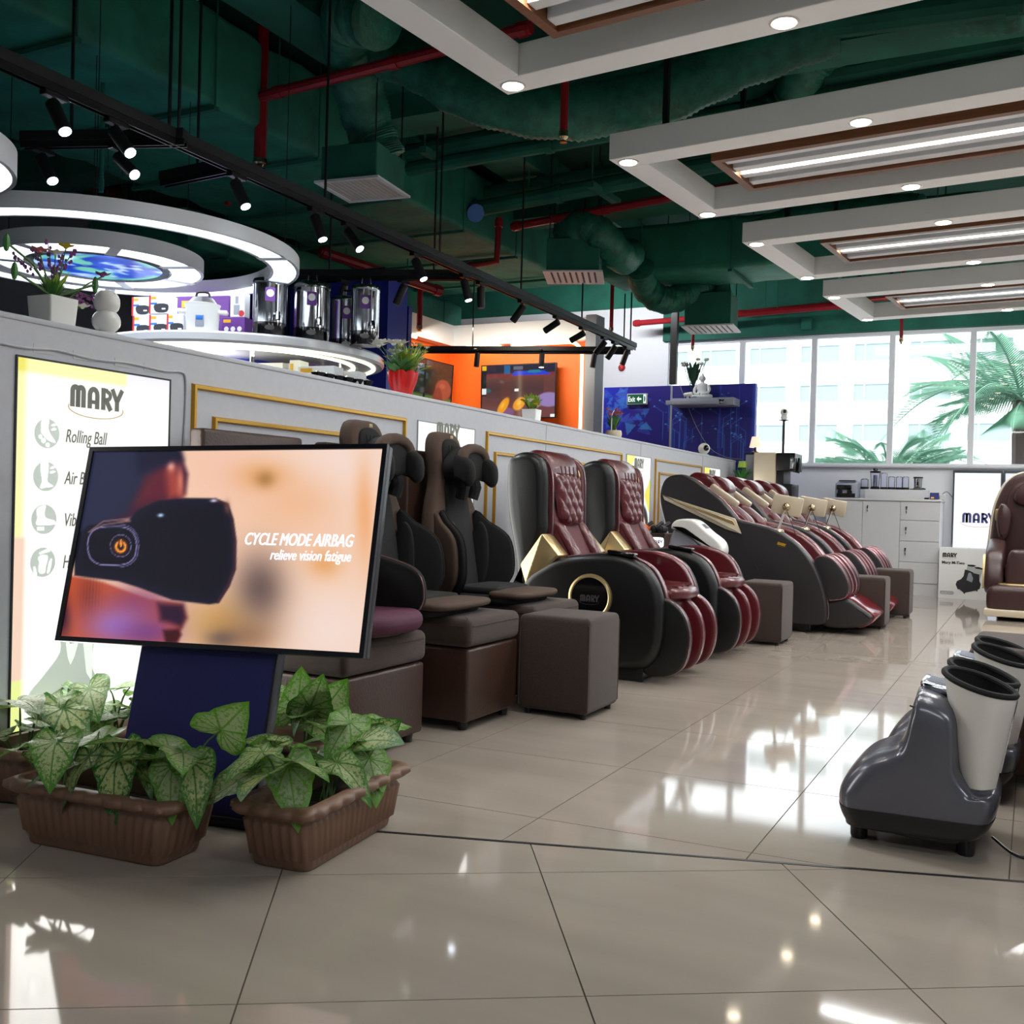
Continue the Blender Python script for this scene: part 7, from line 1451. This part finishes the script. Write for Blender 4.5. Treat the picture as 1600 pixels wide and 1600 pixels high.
# ================================================================ RING LAMPS
def ring_lamp(name, label, c, R, w, h, nseg=8, disc=None, mat=E_RING, tilt=0):
    t = thing(name, label, 'ring lamp', c); m = MB(); m.lathe([(R, 0.012), (R, h), (R-w, h), (R-w, 0.012)], 72); m.lathe([(R, 0.0), (R, 0.012), (R-0.018, 0.012), (R-0.018, 0.0)], 72); m.lathe([(R-w+0.018, 0.0), (R-w+0.018, 0.012), (R-w, 0.012), (R-w, 0.0)], 72); m.lathe([(R-0.018, 0.012), (R-w+0.018, 0.012)], 72); m.build('housing', WHITE, t)
    for k in range(nseg):
        a0 = 2*PI*k/nseg+0.35; a1 = a0+2*PI/nseg-(0.05 if nseg > 3 else 0.06); n = max(6, 64//nseg); vs = []
        for i in range(n+1): a = a0+(a1-a0)*i/n; vs += [((R-0.02)*math.cos(a), (R-0.02)*math.sin(a), 0.006), ((R-w+0.02)*math.cos(a), (R-w+0.02)*math.sin(a), 0.006)]
        MB().add(vs, [(2*i, 2*i+1, 2*i+3, 2*i+2) for i in range(n)]).build('diffuser', mat, t); ab = a1+(2*PI/nseg-(a1-a0))/2
        m = MB(); m.box(R-w, R, -0.03, 0.03, -0.004, 0.012); m.xf(Matrix.Rotation(ab, 4, 'Z')); m.build('joint_plate', WHITE, t)
    for k in range(4): a = PI/4+k*PI/2; MB().tube([((R-w/2)*math.cos(a), (R-w/2)*math.sin(a), h), ((R-w/2)*math.cos(a), (R-w/2)*math.sin(a), top_z(c[0]+(R-w/2)*math.cos(a), c[1]+(R-w/2)*math.sin(a))-c[2])], 0.003, 4).build('hanger_wire', BLACKM, t)
    return t
ring_lamp('ring_lamp', 'largest glowing ring lamp hanging above the partition', (-4.70, 4.11, 2.2), 1.05, 0.165, 0.075, 3)
t = ring_lamp('ring_lamp', 'smaller glowing ring lamp with a blue disc inside the large ring', (-4.92, 4.23, 2.2), 0.585, 0.2, 0.085, 7)
MB().lathe([(0.39, 0.0), (0.39, 0.05), (0.35, 0.05), (0.35, 0.0)], 48).build('disc_rim', GREYC, t)
def art_disc(U, V):
    b = lay((np.full_like(U, 40), np.full_like(U, 90), np.full_like(U, 200)), (20, 40, 130), vnoise(U, V, 7, 3)); b = lay(b, (110, 190, 150), sstep(0.55, 0.7, vnoise(U, V, 6, 8))*0.8); return lay(b, (210, 230, 250), sstep(0.62, 0.8, vnoise(U, V, 12, 9))*0.7)
dm = bpy.data.meshes.new('picture_disc'); dv = [(0, 0, 0)]; df = []
for j in range(1, 15):
    for i in range(48): dv.append((0.35*j/14*math.cos(2*PI*i/48), 0.35*j/14*math.sin(2*PI*i/48), 0))
for i in range(48):
    df.append((0, 1+i, 1+(i+1) % 48))
    for j in range(13): df.append((1+j*48+i, 1+(j+1)*48+i, 1+(j+1)*48+(i+1) % 48, 1+j*48+(i+1) % 48))
dm.from_pydata([(x, y, 0.004) for x, y, z in dv], [], df); at_ = dm.color_attributes.new('Col', 'FLOAT_COLOR', 'POINT'); A_ = np.array(dv); cc_ = np.stack(np.broadcast_arrays(*art_disc(A_[:, 0]/0.7+0.5, A_[:, 1]/0.7+0.5)), -1)/255.0
at_.data.foreach_set('color', np.concatenate([cc_**2.2, np.ones((len(dv), 1))], -1).reshape(-1).astype(np.float32)); dm.materials.append(P_DISC); do_ = bpy.data.objects.new('picture_disc', dm); COL.objects.link(do_); do_.parent = t
ring_lamp('ring_lamp', 'part of a glowing ring lamp at the upper left edge', (-4.24, 2.42, 2.2), 0.60, 0.15, 0.11, 3)
lamp('ring_glow', 'AREA', (-4.70, 4.11, 2.19), 20, (0.86, 0.93, 1), (0, 0, -1), shape='DISK', size=2.0)

# ================================================================ TRACKS AND SPOTLIGHTS
TRACKS = []
def track(label, p, q, z=2.5, name='light_track', rods=(0.1, 0.5, 0.9)):
    a, b = Vector((*p, z)), Vector((*q, z)); d = b-a; t = thing(name, label, 'light track', a, math.atan2(d.y, d.x)); Lx = d.length
    MB().box(0, Lx, -0.03, 0.03, 0.03, 0.075).build('carrier', BLACKM, t); MB().box(0, Lx, -0.02, -0.012, 0, 0.03).box(0, Lx, 0.012, 0.02, 0, 0.03).box(0, Lx, -0.012, 0.012, 0.02, 0.03).build('rail', BLACKP, t)
    TRACKS.append((a, b))
    for k in rods: MB().tube([(Lx*k, 0, 0.075), (Lx*k, 0, top_z(a.x+d.x*k, a.y+d.y*k)-z)], 0.008, 6).build('hanger_rod', BLACKM, t)
    return t
TA, TB = (-3.56, 1.9), (-3.77, 10.05)
track('long black light track running from upper left towards the windows', TA, TB, rods=(0.08, 0.2, 0.34, 0.5, 0.66, 0.82, 0.985))
track('black cross track in front of the orange booth', (-6.05, 9.25), (-3.79, 10.0), z=2.455, rods=(0.3, 0.97))
c0, c1 = at_z(36, 232, 2.5), at_z(290, 228, 2.5); track('short black track behind the nearest spotlights at left', (c0.x, c0.y), (c1.x, c1.y), rods=(0.3, 0.9))
c0, c1 = at_z(442, 437, 2.5), at_z(738, 438, 2.5); track('black cross track above the steel urns', (c0.x, c0.y), (c1.x, c1.y), rods=(0.25, 0.8))
c0, c1 = at_z(255, 292, 2.5), at_z(364, 270, 2.5); track('short black track behind the large ring lamp', (c0.x, c0.y), (c1.x, c1.y), rods=(0.5,))
def spot(label, top, lens, lit, zt=2.5, inward=0.0):
    a = at_z(*top, zt-0.045); best = None
    for p, q in TRACKS:
        e = q-p; k = max(0.01, min(0.99, (Vector((a.x, a.y, p.z))-p).dot(e)/e.dot(e))); c = p+e*k; dd = (Vector((c.x, c.y))-Vector((a.x, a.y))).length
        if best is None or dd < best[0]: best = (dd, c)
    a = Vector((best[1].x, best[1].y, a.z)); Y = a.y; b = at_y(*lens, Y+inward); d = (b-a).normalized(); t = thing('track_spotlight', label, 'spotlight', (a.x, a.y, zt))
    MB().rbox(-0.02, 0.02, -0.055, 0.055, -0.022, 0.0, 0.003, 1).build('adapter', BLACKP, t); MB().tube([(0, 0, -0.02), (0, 0, -0.055)], 0.009, 8).build('stem', BLACKP, t)
    p0 = Vector((0, 0, -0.055))-d*0.02; e = p0+d*0.15; MB().tube([tuple(p0), tuple(p0+d*0.004), tuple(e-d*0.004), tuple(e)], [0.026, 0.029, 0.029, 0.028], 18).build('barrel', BLACKM, t)
    MB().tube([tuple(e+d*0.0005), tuple(e+d*0.003)], 0.024, 18).build('lens', E_SPOT if lit else GREYC, t)
    if lit: w = Vector((a.x, a.y, zt))+e+d*0.02; lamp('spot_bulb', 'SPOT', w, 22, (0.92, 0.96, 1), d, spot_size=0.9, spot_blend=0.6, shadow_soft_size=0.025)
M_ = 'long track'
for lab, top, lens, lit in (('nearest lit spotlight on the long track', (97, 160), (107, 212), 1), ('second lit spotlight on the long track, tilted right', (190, 203), (215, 250), 1), ('lit spotlight above the large ring lamp', (375, 285), (388, 328), 1), ('lit spotlight left of the pair below the square diffuser', (503, 338), (507, 378), 1), ('lit spotlight right of the pair below the square diffuser', (557, 360), (571, 398), 1),
        ('lit tilted spotlight beside the elbowed red pipe', (650, 407), (664, 437), 1), ('last lit spotlight on the long track', (722, 440), (733, 469), 1), ('unlit spotlight next to the last lit one', (762, 450), (752, 482), 0), ('unlit spotlight lying nearly level, first of two', (825, 478), (805, 494), 0), ('unlit spotlight lying nearly level, second of two', (870, 502), (848, 517), 0), ('unlit spotlight tilted left above the booth column', (897, 520), (882, 536), 0),
        ('unlit spotlight above the neon corner of the booth', (940, 534), (924, 558), 0), ('unlit spotlight second from the far end of the long track', (958, 541), (946, 562), 0), ('unlit spotlight at the far end of the long track', (980, 549), (971, 571), 0)): spot(lab, top, lens, lit)
for lab, top, lens, lit, z in (('lit spotlight behind the nearest two, pointing straight down', (93, 262), (92, 298), 1, 2.5), ('lit spotlight hanging behind the second spotlight', (213, 262), (238, 298), 1, 2.5), ('lit spotlight on the cross track before the park television', (656, 552), (649, 568), 1, 2.5), ('unlit spotlight in the middle of the booth cross track', (744, 550), (744, 574), 0, 2.5), ('spotlight on the cross track over the food television', (845, 550), (846, 572), 1, 2.5), ('unlit spotlight under the cross track above the booth end', (638, 455), (618, 475), 0, 2.5), ('unlit spotlight before the rightmost steel urn', (548, 455), (532, 478), 0, 2.5), ('unlit spotlight at the right end of the booth cross track', (931, 556), (925, 578), 0, 2.5)): spot(lab, top, lens, lit, z)
import OpenImageIO as oi, sys, numpy as np
b=oi.ImageBuf('/workdir/render_main.png'); a=b.get_pixels(oi.FLOAT); k=a.shape[0]/1600
for n,(x,y) in dict(floor_fg=(700,1450),floor_mid=(760,1230),part_l=(120,550),part_m=(700,640),part_r=(1080,720),ott_l=(860,1050),ott_r=(940,1050),benchB_r=(770,1070),arm=(900,1000),frame_under=(690,80),frame_side=(1100,80),frame2_side=(1250,190),ceil=(650,60),duct_under=(420,380),wall=(1000,560),cab=(1370,850),wallb=(1290,760),navy=(300,1080),pot=(180,1290),podside=(1180,900),msg=(1420,1250),sleeve=(1540,1150),blue=(1120,680),orange=(900,620)).items():
    X,Y=int(x*k),int(y*k); print(n,(a[Y-3:Y+4,X-3:X+4,:3].mean((0,1))*255).round())
